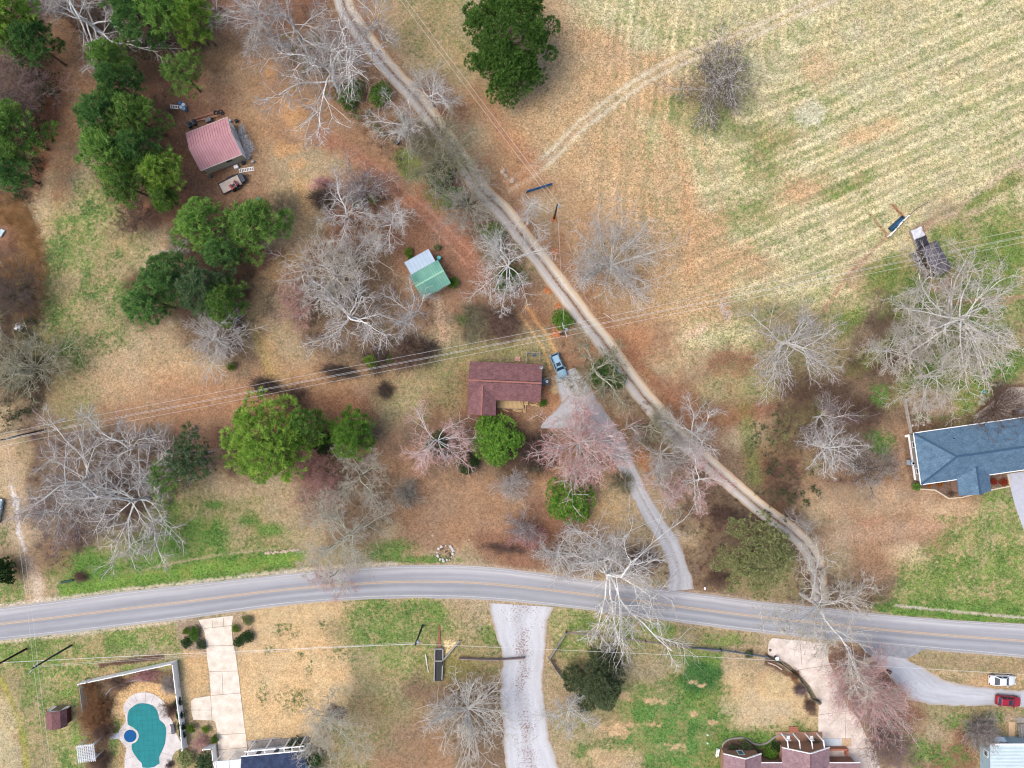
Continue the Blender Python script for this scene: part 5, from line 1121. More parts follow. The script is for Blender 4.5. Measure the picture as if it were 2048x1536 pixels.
o = MB().lathe([(.0,.0),(.36,.0),(.40,.3),(.38,.85),(.34,.9),(.30,.9),(.0,.88)], 14).build('rain_barrel', mat('turquoise_plastic', (92,206,206), .4, .06)); o.location = P(878,516,.5).xy.to_3d(); tag(o, 'turquoise barrel at the corner between green roof and lean-to', 'barrel')
# --- red-brown shingled house
fr = Frame((939.7,722.6), (1084,728.7), (936.5,798), 2.7)
t = thing('house', 'single-storey house with a red-brown shingle roof and a wooden deck beside the silver car', 'house', fr.c, fr.rz); sg = fr.flip
redm = shingle('red_brown_shingles', (128,92,95), (144,104,104), .08); capm = mat('ridge_shingles', (166,114,104), .95, .15, 3, fine=.15)
bw = mat('brown_brick', (120,92,80), .9, .15, 4)
xi, yi, hw = gable(fr, 2.7, 4.2, t, redm, bw, .45, ridge=capm)
for k in (-.22, .22): MB().bar((-fr.L*.33, k, 4.22-.08), (fr.L/2, k, 4.22-.08), .06, .04).build('ridge_vent', mat('tar_line', (66,50,50)), t)
# wing on the south-west, its ridge runs across
wx0, wx1 = -fr.L/2, -fr.L/2+5.0; wm = (wx0+wx1)/2; wy1 = sg*(fr.W/2+2.75); hw2 = 3.85; yv = sg*fr.W/2*(1-(hw2-2.7)/1.5)
rl = [(wx0, wy1, 2.7), (wx0, sg*fr.W/2*.98, 2.76), (wm, yv, hw2+.03), (wm, wy1, hw2)]; rr = [(wx1, wy1, 2.7), (wx1, sg*fr.W/2*.98, 2.76), (wm, yv, hw2+.03), (wm, wy1, hw2)]
def ccw(p): 
    a = sum(p[i][0]*p[(i+1) % len(p)][1]-p[(i+1) % len(p)][0]*p[i][1] for i in range(len(p))); return p if a > 0 else p[::-1]
slab(ccw(rl), .1, 'wing_roof', redm, t); slab(ccw(rr), .1, 'wing_roof', redm, t); MB().bar((wm, yv, hw2+.04), (wm, wy1, hw2+.03), .25, .05).build('ridge_cap', capm, t)
MB().add([(wx0+.4, sg*2, 0), (wx1-.4, sg*2, 0), (wx1-.4, wy1-sg*.4, 0), (wx0+.4, wy1-sg*.4, 0), (wx0+.4, sg*2, 2.6), (wx1-.4, sg*2, 2.6), (wx1-.4, wy1-sg*.4, 2.6), (wx0+.4, wy1-sg*.4, 2.6), (wm, wy1-sg*.4, hw2-.2)], [(0,1,5,4),(1,2,6,5),(2,3,7,8,6),(3,0,4,7)]).build('wing_wall', bw, t)
window(t, (wm, wy1-sg*.4, 1.5, sg), 1.4, 1.1, 'y'); window(t, (3.6, sg*yi, 1.5, sg), 1.3, 1.0, 'y'); door(t, (.5, sg*yi, .4, sg), .95, 2.0, 'y', WHITE); window(t, (xi, 1.2, 1.5, 1), 1.1, 1.0, 'x'); window(t, (-3, -sg*yi, 1.5, -sg), 1.2, 1.0, 'y'); window(t, (3, -sg*yi, 1.5, -sg), 1.2, 1.0, 'y')
MB().lathe([(.09,0),(.09,.5)], 8, (-fr.L/2+1.9, -.15, 4.0)).build('vent_pipe', DARK, t)
q = thing('satellite_dish', 'small grey satellite dish on the north-east corner of the red-brown roof', 'satellite dish', P(1081.5,734.5,3.0)); o = MB().lathe([(.02,0),(.16,.02),(.30,.09),(.36,.16),(.34,.17),(.15,.05),(0.01,.03)], 16).build('dish', METAL, q); o.rotation_euler = (.6, .3, 0); o.location = (0, 0, .5); MB().bar((0,0,0),(0,0,.5),.05).bar((0,0,.55),(.3,-.25,.75),.03).build('arm', METAL, q)
dk = thing('deck', 'weathered wooden front deck with steps under the red-brown eave', 'deck', (fr.c.x, fr.c.y, 0), fr.rz)
a0 = P(994.7,800,.5)-fr.c; M_ = Matrix.Rotation(-fr.rz, 3, 'Z'); p0 = M_ @ a0; p1 = M_ @ (P(1045,818,.5)-fr.c); w_, d_ = abs(p1.x-p0.x), abs(p1.y-p0.y)
mb = MB(); n = int(w_/.22)
for i in range(n): mb.box((p0.x+(i+.5)*w_/n, (p0.y+p1.y)/2, .5), (w_/n-.03, d_, .05))
mb.build('deck_boards', WOODY, dk); mb = MB().box(((p0.x+p1.x)/2, p1.y, .58), (w_, .10, .12)).box((p1.x, (p0.y+p1.y)/2, .58), (.10, d_, .12)); mb.build('deck_frame', WOOD, dk)
for xx in (p0.x+.1, (p0.x+p1.x)/2, p1.x): MB().box((xx, p1.y, .5), (.12, .12, 1.0)).build('post', WOOD, dk)
for i in range(3): MB().box((p1.x+.55+.0*i, p1.y+.9-sg*0-i*0+(-.35*i if sg < 0 else .35*i)*-1, .38-.12*i), (.9, .3, .05)).build('step', WOODY, dk)
for k, (a, b, z) in enumerate((((1005,818),(1017,823),.1),((1022,817),(1044,822),.12),((1026,821),(1041,824),.2),((1046,802),(1048,824),.4),((1051,804),(1050,826),.2),((1059,808),(1079,813),.1),((1063,812),(1075,807),.2))):
    o = MB().bar(P(*a, z), P(*b, z), .18, .06).build('board', WOODY); tag(o, 'loose pale board lying in front of the red-brown house', 'board', 'loose boards by the deck')
st = thing('side_stoop', 'grey side landing with a round air-conditioning unit at the east wall of the red-brown house', 'landing', P(1090.5,763,0)); 
MB().box((0,0,.8),(1.35,1.25,.08)).build('landing_floor', mat('slate_paint', (88,112,122), .7, .1, 3), st); MB().box((-.6,.55,.38),(.08,.08,.76)).box((.6,.55,.38),(.08,.08,.76)).box((.6,-.55,.38),(.08,.08,.76)).box((-.6,-.55,.38),(.08,.08,.76)).build('post', DARK, st)
o = MB().lathe([(.22,0),(.24,.35),(.22,.4),(.12,.42),(0.02,.42)], 14, (.25,0,.84)).build('fan_housing', WHITE, st); mb = MB()
for k in range(3): mb.box((.25+.1*math.cos(k*2.09), .1*math.sin(k*2.09), 1.27), (.2,.07,.02), k*2.09)
mb.build('fan_blade', BLACK, o)
# chain pen
pn = thing('animal_pen', 'small rail pen against the back wall of the red-brown house, beside the silver car', 'pen'); A0 = [P(1052,727,0), P(1053,704.6,0), P(1079.5,706,0), P(1079,722,0)]
for a, b in zip(A0[:-1], A0[1:]):
    for z in (.5, 1.2): MB().bar(a+Vector((0,0,z)), b+Vector((0,0,z)), .10, .08).build('rail', GREYW, pn)
for a in A0: MB().box((a.x, a.y, .62), (.12,.12,1.25)).build('post', GREYW, pn)
MB().bar(A0[1]+Vector((0,-.28,.15)), A0[2]+Vector((0,-.28,.15)), .10, .1).build('rail', GREYW, pn)
o = MB().lathe([(0.01,0),(.2,0),(.26,.25),(.22,.25),(.18,.04),(0.01,.04)], 12).build('bucket', mat('blue_plastic', (60,110,150), .4)); o.location = P(1068,711,0); tag(o, 'small blue tub inside the rail pen', 'tub')
for i, (x, y) in enumerate(((1033,715),(1038,716),(1033,720),(1038.5,721),(1035,718))):
    o = MB().box((0,0,.1),(.42,.38,.2),.1*i,taper=.96).build('concrete_block', mat('pink_concrete_block', (220,170,156), .9, .1, 4), bevel=.02); o.location = P(x,y,0); tag(o, 'pinkish concrete block behind the red-brown house', 'block', 'blocks behind the house')
# --- dark shed on the right
fr = Frame((1872.6,480), (1903.9,535.4), (1841.4,496.4), 2.5)
t = thing('dark_shed', 'dark grey shingled shed with log piles along its left side', 'shed', fr.c, fr.rz); sg = fr.flip
xi, yi, hw = gable(fr, 2.5, 3.4, t, shingle('charcoal_shingles', (96,94,108), (116,113,126)), mat('dark_boards', (86,74,68), .9, .2, 4), .15, ridge=mat('charcoal_cap', (124,114,118), .9, .1))
door(t, (xi, .6, 0, 1), 1.2, 1.9, 'x', DARK); mb = MB(); yy = sg*(fr.W/2+.55)
for z in (.5, 1.1): mb.box((0, yy, z), (fr.L*.98, .8, .05))
mb.build('shelf_board', GREYW, t)
for i in range(6): MB().box((-fr.L/2+.1+i*(fr.L-.2)/5, yy+sg*.4, .75), (.09, .09, 1.5)).build('shelf_post', GREYW, t)
rr_ = random.Random(3)
for i in range(40):
    m_ = [GREYW, DARK, WOOD, METAL][rr_.randint(0, 3)]; o = MB().tube([(-.32,0,.09),(.34,0,.09)], rr_.uniform(.06,.10), 7).build('firewood_log', m_); l_ = Matrix.Rotation(fr.rz, 3, 'Z') @ Vector((-fr.L/2+.3+i*(fr.L-.6)/39, yy, 1.12)); o.location = fr.c+l_; o.rotation_euler = (0, 0, fr.rz+1.57+rr_.uniform(-.1,.1)); tag(o, 'short log on the rack at the left side of the dark shed', 'log', 'logs racked beside the dark shed')
# long pile of boards and tarps
pa, pb = P(1829,457,0), P(1852,512,0); ax = (pb-pa).normalized(); pr_ = Vector((-ax.y, ax.x, 0)); rz_ = math.atan2(ax.y, ax.x); L_ = (pb-pa).length
t = thing('lumber_pile', 'long pile of boards under white and black tarps above the dark shed', 'lumber pile', (pa+pb)/2, rz_)
for i in range(9):
    for j in range(3): MB().box((rr_.uniform(-.1,.1), -1.1+i*.27, .12+.13*j), (L_-rr_.uniform(0,.6), .24, .11), rr_.uniform(-.015,.015)).build('plank', [GREYW, WOOD, GREYW, mat('rust_board', (150,110,88))][rr_.randint(0,3)], t)
def tarp(name, x0, x1, y0, y1, z, m, parent, seed=0, amp=.12, nx_=16, ny_=14):
    r = np.random.RandomState(seed); xs = np.linspace(x0, x1, nx_); ys = np.linspace(y0, y1, ny_); gx_, gy_ = np.meshgrid(xs, ys); hh = fbm(gx_*3+10, gy_*3+10, 1.0, seed+3, 2)*amp*2
    u = (gx_-x0)/(x1-x0); v = (gy_-y0)/(y1-y0); ed = np.minimum(np.minimum(u, 1-u), np.minimum(v, 1-v)); zz = z+hh-np.clip(.08-ed, 0, 1)*z*8
    g2x = gx_+fbm(gx_, gy_, .6, seed+9)*.25; g2y = gy_+fbm(gx_, gy_, .6, seed+12)*.25; i = np.arange(nx_*ny_).reshape(ny_, nx_)
    F_ = np.stack([i[:-1,:-1], i[:-1,1:], i[1:,1:], i[1:,:-1]], -1).reshape(-1, 4); o = from_arrays(name, np.stack([g2x, g2y, np.maximum(zz, .03)], -1).reshape(-1, 3), F_, m, parent); s_ = o.modifiers.new('thick', 'SOLIDIFY'); s_.thickness = .02; return o
TARPW = mat('white_tarp', (222,224,230), .5, .1, 1.5); TARPB = mat('black_tarp', (56,56,66), .45, .2, 1.5)
tarp('white_tarp', -L_/2, -L_/2+2.0, -1.15, 1.15, .62, TARPW, t, 4); tarp('black_tarp', -L_/2+1.8, -L_/2+4.0, -1.2, 1.2, .58, TARPB, t, 7)
# --- blue hip-roofed house
he, hr = 2.6, 5.6
C = {k: P(x, y, he) for k, (x, y) in {'nw': (1827.7,866.6), 'sw': (1841.5,969)}.items()}
u = (P(2047,835,he)-C['nw']).normalized(); v = Vector((u.y, -u.x, 0)); W_ = (C['sw']-C['nw']).dot(v); LL = 30.0; org = C['nw']
t = thing('blue_roofed_house', 'long brick house with a slate-blue hip roof, grey west wall and front wing', 'house', (org.x, org.y, 0), math.atan2(u.y, u.x))
blue = shingle('slate_blue_shingles', (92,122,148), (108,138,162), .06); bcap = mat('blue_ridge', (62,92,120), .9, .12, 3, fine=.1)
ap = (W_*.56, -W_/2, hr)          # hip apex; local y = -v
slab([(0,-W_,he),(LL,-W_,he),(LL,-W_/2,hr),ap], .12, 'roof', blue, t); slab([ap,(LL,-W_/2+.004,hr),(LL,0,he),(0,0,he)], .12, 'roof', blue, t); slab([(-.004,-W_,he),ap,(-.004,0,he)], .12, 'roof', blue, t)
for a, b in (((0,0,he),ap), ((0,-W_,he),ap), (ap,(LL,-W_/2,hr))): MB().bar(Vector(a)+Vector((0,0,.05)), Vector(b)+Vector((0,0,.05)), .34, .06).build('ridge_cap', bcap, t)
gs = mat('grey_siding', (160,158,152), .8, .06, 1, stretch=(1,1,14)); bk = mat('house_brick', (158,128,112), .9, .15, 4)
x0, y0, y1 = .38, -.4, -W_+.4
MB().add([(x0,y0,0),(x0,y1,0),(x0,y1,he-.1),(x0,y0,he-.1)], [(0,1,2,3)][::-1]).build('siding_wall', gs, t)
MB().box((x0-.03,(y0+y1)/2,.25),(.07,y0-y1,.5)).build('base_trim', WHITE, t)
MB().add([(x0,y0,0),(LL-.4,y0,0),(LL-.4,y0,he-.1),(x0,y0,he-.1),(x0,y1,0),(LL-.4,y1,0),(LL-.4,y1,he-.1),(x0,y1,he-.1)], [(0,3,2,1),(4,5,6,7),(1,2,6,5)]).build('wall', bk, t)
for a, b in (((0,.06),(LL,.06)), ((-.06,0),(-.06,-W_)), ((0,-W_-.06),(LL,-W_-.06))): MB().bar((*a,he-.06),(*b,he-.06),.12,.12).build('gutter', WHITE, t)
window(t, (x0,-2.2,1.5,-1), 1.0, .9, 'x'); window(t, (x0,-W_+2.2,1.5,-1), 1.0, .9, 'x')
def loc(px, py, h): 
    q = P(px, py, h)-org; return (q.dot(u), -q.dot(v))
wa, wb = loc(1912,959,he)[0]+.15, loc(1978.5,951,he)[0]; wbot = loc(1914.7,992,he)[1]; wm = (wa+wb)/2+.0; hw3 = he+(wb-wa)/2*.46; ytop = -W_+ (hw3-he)/((hr-he)/(W_/2))
yb = -W_+.05
slab(ccw([(wa,wbot,he),(wm,wbot,hw3),(wm,ytop,hw3+.03),(wa,yb,he+.05)]), .12, 'wing_roof', blue, t); slab(ccw([(wm,wbot,hw3),(wb,wbot+.1,he),(wb,yb,he+.05),(wm,ytop,hw3+.03)]), .12, 'wing_roof', blue, t)
MB().bar((wm,wbot,hw3+.05),(wm,ytop-.0,hw3+.06),.34,.06).build('ridge_cap', bcap, t)
MB().add([(wa+.4,y1,0),(wa+.4,wbot+.4,0),(wb-.4,wbot+.4,0),(wb-.4,y1,0),(wa+.4,y1,he-.12),(wa+.4,wbot+.4,he-.12),(wb-.4,wbot+.4,he-.12),(wb-.4,y1,he-.12),(wm,wbot+.4,hw3-.25)], [(0,1,5,4),(1,2,6,8,5),(2,3,7,6)]).build('wing_wall', bk, t)
window(t, (wm, wbot+.4, 1.4, -1), 1.6, 1.2, 'y'); window(t, (wb+3, y1, 1.4, -1), 1.4, 1.1, 'y')
MB().lathe([(.06,0),(.06,.5)], 8, (loc(1907,877,4)[0], loc(1907,877,4)[1], 3.9)).build('vent_pipe', BLACK, t)
EDL = ['leftmost piece, right of the round green shrub', 'slanting piece below the orange shrubs', 'piece at the lowest point of the left bed', 'piece before the front wing', 'piece below the two red shrubs', 'short piece between the red shrubs and the driveway', 'short inner piece by the grey steps']
for a, b in (((1839,978),(1870,980)),((1870,980),(1897.6,997)),((1897.6,997),(1924,994.5)),((1924,994.5),(1981,980)),((1981,980),(2020.5,972)),((2020.5,972),(2015,948)),((1905,975),(1914,979))):
    o = MB().bar(P(*a,.12), P(*b,.12), .22, .24).build('edging', mat('cream_stone', (228,212,186), .85, .1, 3), bevel=.02); tag(o, 'cream stone edging, '+EDL.pop(0), 'edging', 'bed edging of the blue-roofed house')
for i, y in enumerate((961,966,971)): 
    o = MB().box((0,0,.15+.0),(.62,.42,.3-.08*i)).build('step', GREYW, bevel=.02); o.location = P(1907.5,y,0); tag(o, 'square grey step beside the front wing of the blue-roofed house', 'step', 'steps by the blue-roofed house')
def acunit(px, py, label, rz=0, body=(150,178,206)):
    t = thing('air_conditioner', label, 'air conditioner', P(px, py, 0), rz); MB().box((0,0,.42),(.78,.78,.76)).build('cabinet', mat('ac_cabinet_%d' % body[0], body, .5, .06), t, bevel=.03)
    MB().lathe([(.30,.8),(.30,.83),(.24,.83),(.24,.8)], 20, cap=False).build('fan_ring', WHITE, t); MB().lathe([(.0,.802),(.24,.802)], 20).build('grille', BLACK, t); MB().box((-.75,.05,.3),(.6,.85,.55)).build('line_box', METAL, t, bevel=.02); MB().box((0,0,.02),(1.0,1.0,.05)).build('pad', GREYW, t)
acunit(1821.5,925.6, 'pale blue air conditioner with a black fan at the west wall of the blue-roofed house', -.13)
o = MB().box((0,0,.12),(.5,.4,.1)).box((0,.14,.25),(.5,.08,.16)).box((0,-.1,.05),(.5,.1,.1)).build('downspout_block', WHITE); o.location = P(1812,872,0); tag(o, 'little white box at the north-west corner of the blue-roofed house', 'box')
g = thing('patio_grill', 'dark barbecue grill with a grey lid on the patio of the blue-roofed house', 'grill', P(2036,823,0), .2); MB().box((0,0,.45),(1.9,.9,.7)).build('cabinet', mat('grill_steel',(120,114,122),.4,.1), g, bevel=.05); MB().box((.15,0,.85),(1.3,.75,.12)).build('lid', mat('grill_lid',(176,178,190),.35,.05), g, bevel=.04); MB().box((-1.05,0,.4),(.25,.9,.7)).build('side_table', mat('side_table',(84,62,58)), g)
# --- small red barn
t = thing('barn_shed', 'little barn-shaped shed with a maroon gambrel roof on the lawn left of the pool', 'shed'); mar = shingle('maroon_shingles', (130,92,94), (144,104,104), .06)
prof = [(-1.95,1.5),(-1.35,2.45),(0,2.9),(1.35,2.45),(1.95,1.5)]; a = P(122,1447,0); b = P(121,1412,0); LB = (b-a).length; t.location = ((a+b)/2+Vector((.3,.25,0))); t.rotation_euler = (0,0,math.atan2((b-a).y,(b-a).x)); t.scale=(1,.93,1)
for (ya, za), (yb_, zb) in zip(prof[:-1], prof[1:]): slab(ccw([(-LB/2,ya,za),(LB/2,ya,za),(LB/2,yb_-.004,zb),(-LB/2,yb_-.004,zb)]), .08, 'roof', mar, t)
w = [(-1.75,0),(1.75,0),(1.75,1.55),(1.2,2.35),(0,2.75),(-1.2,2.35),(-1.75,1.55)]
for xx, nm, m_ in ((LB/2-.25,'front_wall',WHITE),(-LB/2+.25,'back_wall',mat('barn_red',(120,60,56)))): MB().add([(xx,y,z) for y, z in w]+[(xx-.05,y,z) for y, z in w], [tuple(range(7)),tuple(range(13,6,-1))]).build(nm, m_, t)
for s_ in (-1,1): MB().box((0,s_*1.72,.75),(LB-.5,.06,1.5)).build('side_wall', mat('barn_red',(120,60,56)), t)
o = MB().box((LB/2-.2,0,.95),(.06,1.7,1.8)).build('door', mat('barn_door',(150,132,110)), t); MB().box((LB/2-.15,.1,1.0),(.05,.06,.3)).build('handle', BLACK, o)
# --- pergola beside the pool
t = thing('pergola', 'white louvred pergola at the lower left of the pool', 'pergola', P(190,1490,0), .12); 
for s_ in (-1,1):
    for q_ in (-1,1): MB().box((s_*1.35,q_*1.2,1.2),(.14,.14,2.4)).build('post', WHITE, t)
for q_ in (-1,1): MB().box((0,q_*1.2,2.45),(3.2,.1,.2)).build('beam', WHITE, t)
mb = MB()
for i in range(9): mb.box((-1.5+i*.375,-.1,2.6),(.07,3.2,.13))
mb.build('rafters', WHITE, t); mb = MB()
for i in range(11): mb.box((0,-1.35+i*.27,2.70),(3.1,.10,.03))
mb.build('slats', mat('white_slat',(214,222,232),.6,.05), t)
b = thing('white_cabinet', 'white cabinet with a blue panel just below the white pergola', 'cabinet', P(194,1511,0)); MB().box((0,0,.5),(.8,.8,1)).build('case', WHITE, b, bevel=.02); MB().box((0,.1,1.01),(.4,.3,.03)).build('panel', mat('blue_panel',(60,100,140),.3), b)
# --- navy-roofed house at the bottom edge
A_, B_ = P(482.5,1513.6,3.6), P(610.6,1501.9,3.6); u2_ = (B_-A_).normalized(); t = thing('navy_roofed_house', 'house at the bottom edge with a navy blue roof and white porch beams', 'house', (A_.x, A_.y, 0), math.atan2(u2_.y, u2_.x)); Lh = (B_-A_).length; navy = shingle('navy_shingles', (52,66,96), (66,80,112), .12)
slab(ccw([(0,0,3.6),(Lh,0,3.6),(Lh,-4.5,5.4),(0,-4.5,5.4)]), .12, 'roof', navy, t); slab(ccw([(0,-4.504,5.4),(Lh,-4.504,5.4),(Lh,-9,3.6),(0,-9,3.6)]), .12, 'roof', navy, t)
MB().add([(.4,-.5,0),(Lh-.4,-.5,0),(Lh-.4,-8.6,0),(.4,-8.6,0),(.4,-.5,3.5),(Lh-.4,-.5,3.5),(Lh-.4,-8.6,3.5),(.4,-8.6,3.5),(.4,-4.5,5.1),(Lh-.4,-4.5,5.1)], [(0,4,5,1),(1,5,9,6,2),(2,6,7,3),(3,7,8,4,0)]).build('wall', WHITE, t)
MB().bar((0,.06,3.55),(Lh,.06,3.55),.14,.14).build('gutter', WHITE, t)
for xx in (1.2,4.2,7.6,9.0,10.4): MB().box((xx,.75,.0+1.7),(.2,.2,3.4)).build('porch_post', WHITE, t); MB().bar((xx,0,3.45),(xx,.85,3.4),.12,.2).build('porch_rafter', WHITE, t)
MB().bar((.6,.8,3.45),(6.2,.8,3.45),.16,.2).bar((6.8,.8,3.45),(11.2,.8,3.45),.16,.2).build('porch_beam', WHITE, t); MB().box((5.8,.2,.1),(10.6,1.2,.2)).build('porch_floor', GREYW, t)
for xx in (2.4,5.6,9.6): window(t, (xx,-.5,1.7,1), 1.0, 1.3, 'y')
mb = MB().box((-2.55,-1.9,3.15),(4.9,2.6,.12)); mb.build('carport_roof', mat('white_carport',(228,236,240),.6,.05), t); 
for xx in (-4.8,-2.5,-.2): MB().bar((xx,-.6,3.25),(xx,-3.2,3.25),.12,.1).build('carport_beam', WHITE, t); MB().box((xx,-.75,1.55),(.14,.14,3.1)).build('carport_post', WHITE, t)
# --- brick house with mauve roof at the bottom edge
mv = shingle('mauve_shingles', (152,124,130), (168,138,142), .06); bri = mat('orange_brick', (180,140,116), .9, .15, 3, fine=.15); hE = 2.9
t = thing('brick_house', 'brick house at the bottom edge with a mauve shingle roof and two white-trimmed front gables', 'house', (P(1523,1526,hE).x, P(1523,1526,hE).y, 0), 0); O_ = Vector(t.location)
def lp(x, y, h): q = P(x, y, h)-O_; return (q.x, q.y, h)
yb_ = -7.0
def fgable(xa, xp, xb, ye, rise, nm):
    a = lp(xa, ye, hE); b = lp(xb, ye, hE); xm = (a[0]+b[0])/2; hr_ = hE+rise; yf = a[1]
    slab(ccw([(a[0],yf,hE),(xm,yf,hr_),(xm,yb_,hr_),(a[0],yb_,hE)]), .1, 'wing_roof', mv, t); slab(ccw([(xm+.004,yf,hr_),(b[0],yf,hE),(b[0],yb_,hE),(xm+.004,yb_,hr_)]), .1, 'wing_roof', mv, t)
    for p_, q_ in (((a[0],yf+.04,hE-.04),(xm,yf+.04,hr_-.04)),((xm,yf+.04,hr_-.04),(b[0],yf+.04,hE-.04))): MB().bar(p_, q_, .1, .24).build('fascia', WHITE, t)
    yw = yf-.35; MB().add([(a[0]+.35,yw,0),(b[0]-.35,yw,0),(b[0]-.35,yw,hE-.05),(xm,yw,hr_-.2),(a[0]+.35,yw,hE-.05),(a[0]+.35,yb_,0),(b[0]-.35,yb_,0),(b[0]-.35,yb_,hE-.05),(a[0]+.35,yb_,hE-.05)], [(4,3,2,1,0),(0,5,8,4),(1,2,7,6)]).build('wing_wall', bri, t)
    MB().bar((xm,yf-.1,hr_+.02),(xm,yb_,hr_+.02),.22,.05).build('ridge_cap', mat('mauve_cap',(120,92,98)), t); return a[0], xm, b[0], yf, yw, hr_
g1 = fgable(1447,1488,1522.8,1507.7,1.7,'g'); g2 = fgable(1564,1612,1659,1495.4,2.0,'g')
window(t, (g1[1], g1[4], 1.9, 1), 1.0, 1.4, 'y', WHITE, mat('sky_glass',(90,150,160),.15,.1))
for k in (.12,.37,.63,.88):
    xx = g2[0]+(g2[2]-g2[0])*k; MB().bar((xx,g2[3]+1.1,.0+.1),(xx,g2[3]+1.1,2.6),.2,.2).build('porch_column', WHITE, t); MB().bar((xx,g2[3]+1.2,2.7),(xx,g2[3]-.1,3.2),.16,.16).build('porch_rafter', WHITE, t)
for k in (.25,.75):
    xx = g2[0]+(g2[2]-g2[0])*k; o = thing('porch_chair', 'pale slatted porch chair between the white columns of the brick house', 'chair', O_+Vector((xx,g2[3]+.55,.0)), group='porch chairs'); MB().box((0,0,.45),(.6,.6,.06)).build('seat', WHITE, o); MB().box((0,-.3,.75),(.6,.06,.55)).build('backrest', WHITE, o)
    for s1 in (-1,1):
        for s2 in (-1,1): MB().box((s1*.26,s2*.26,.21),(.05,.05,.42)).build('leg', WHITE, o)
MB().box(((g2[0]+g2[2])/2,g2[3]+.45,.06),(g2[2]-g2[0],1.9,.12)).build('porch_floor', bri, t)
m0 = lp(1400,1526,hE)[0]; m1 = lp(1720.5,1526,hE)[0]; yM = 0
slab(ccw([(g1[0]+.2,yM,hE-.03),(m1,yM,hE-.03),(m1,-6,5.0),(g1[0]+.2,-6,5.0)]), .1, 'roof', mv, t); slab(ccw([(g1[0]+.2,-6.004,5.0),(m1,-6.004,5.0),(m1,-12,hE-.03),(g1[0]+.2,-12,hE-.03)]), .1, 'roof', mv, t)
MB().add([(g1[0]+.5,-.4,0),(m1-.4,-.4,0),(m1-.4,-11.6,0),(g1[0]+.5,-11.6,0),(g1[0]+.5,-.4,hE-.15),(m1-.4,-.4,hE-.15),(m1-.4,-11.6,hE-.15),(g1[0]+.5,-11.6,hE-.15)], [(0,4,5,1),(1,5,6,2),(2,6,7,3),(3,7,4,0)]).build('wall', bri, t)
MB().bar((g1[2],.05,hE-.04),(g2[0],.05,hE-.04),.12,.12).bar((g2[2],.05,hE-.04),(m1,.05,hE-.04),.12,.12).build('gutter', WHITE, t)
for i in range(3): MB().box(((g2[0]*.62+g2[2]*.38),g2[3]+1.6+.28*i,.22-.06*i),(1.7,.3,.14)).build('step', mat('red_brick_step',(186,122,100),.9,.15,4), t)
MB().box((m1-3.2,1.3,.5),(4.0,.3,1.0)).box((m1-1.3,.7,.5),(.3,1.2,1.0)).build('terrace_wall', mat('red_brick_step',(186,122,100)), t); MB().box((m1-3.6,2.2,.06),(3.2,1.4,.1)).build('terrace_slab', mat('pale_slab',(208,218,226),.7,.05), t); MB().box((m1-1.0,2.2,.05),(1.7,1.4,.08)).build('terrace_paving', mat('tan_pavers',(214,184,148)), t)
o = thing('garden_bench', 'white slatted glider bench at the left corner of the brick house', 'bench', P(1434,1503,0), 1.4); MB().box((0,0,.45),(1.3,.5,.06)).build('seat', WHITE, o); MB().box((0,.3,.7),(1.3,.06,.5)).build('backrest', WHITE, o)
for s1 in (-1,1): MB().box((s1*.6,0,.22),(.06,.5,.42)).build('leg', WHITE, o)
# --- white metal roofed mobile home, bottom right
t = thing('mobile_home', 'pale mobile home with a white metal roof at the bottom right corner', 'mobile home'); a = P(1980.8,1487.4,2.9); t.location = (a.x, a.y, 0); wr = mat('white_metal_roof', (222,240,244), .45, .05, .6)
o = slab([(0,-9,2.9),(14,-9,2.9),(14,0,2.9),(0,0,2.9)], .1, 'roof', wr, t); mb = MB()
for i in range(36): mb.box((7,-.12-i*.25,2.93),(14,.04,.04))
mb.build('rib', mat('pale_blue_rib', (196,220,230), .45), o); MB().box((7,-.1,2.97),(14,.3,.06)).build('gutter', WHITE, t)  # ribs a little darker than the roof sheet
MB().add([(.15,-.2,0),(14,-.2,0),(14,-.2,2.8),(.15,-.2,2.8),(.15,-9,0),(.15,-9,2.8)], [(0,3,2,1),(0,4,5,3)]).build('wall', mat('pale_blue_siding', (168,196,210), .7, .08, 1, stretch=(1,1,10)), t); window(t, (.15,-2.4,1.6,-1), 1.0, 1.0, 'x'); door(t, (3.2,-.2,.5,1), .9, 1.9, 'y', DARK)
slab([(.8,.02,2.5),(3.4,.02,2.5),(2.8,.9,2.3),(1.2,.9,2.3)], .06, 'porch_awning', mat('blue_grey_awning',(130,158,180)), t)
rp = thing('wooden_ramp', 'grey board ramp leading down from the mobile home at the right edge', 'ramp', P(2041,1468,0)); mb = MB()
for i in range(26): mb.box((0,-1.9+i*.15,.7-.022*i),(1.35,.13,.04))
mb.build('ramp_boards', GREYW, rp)
for s_ in (-1,1):
    MB().bar((s_*.7,-1.9,1.6),(s_*.7,1.9,1.1),.08,.08).build('handrail', METAL, rp)
    for yy in (-1.8,-.6,.6,1.8): MB().box((s_*.7,yy,.65),(.08,.08,1.3)).build('post', GREYW, rp)
sheet('path', [(2018,1444),(2030,1444),(2029,1474),(2017,1474)], .05, mat('tan_pavers',(214,184,148))); sheet('path', [(2032,1436),(2040,1433),(2050,1436),(2050,1446),(2034,1446)], .05, GREYW)
sheet('path', [(2016,1473),(2036,1475),(2040,1484),(2020,1484)], .09, GREYW)
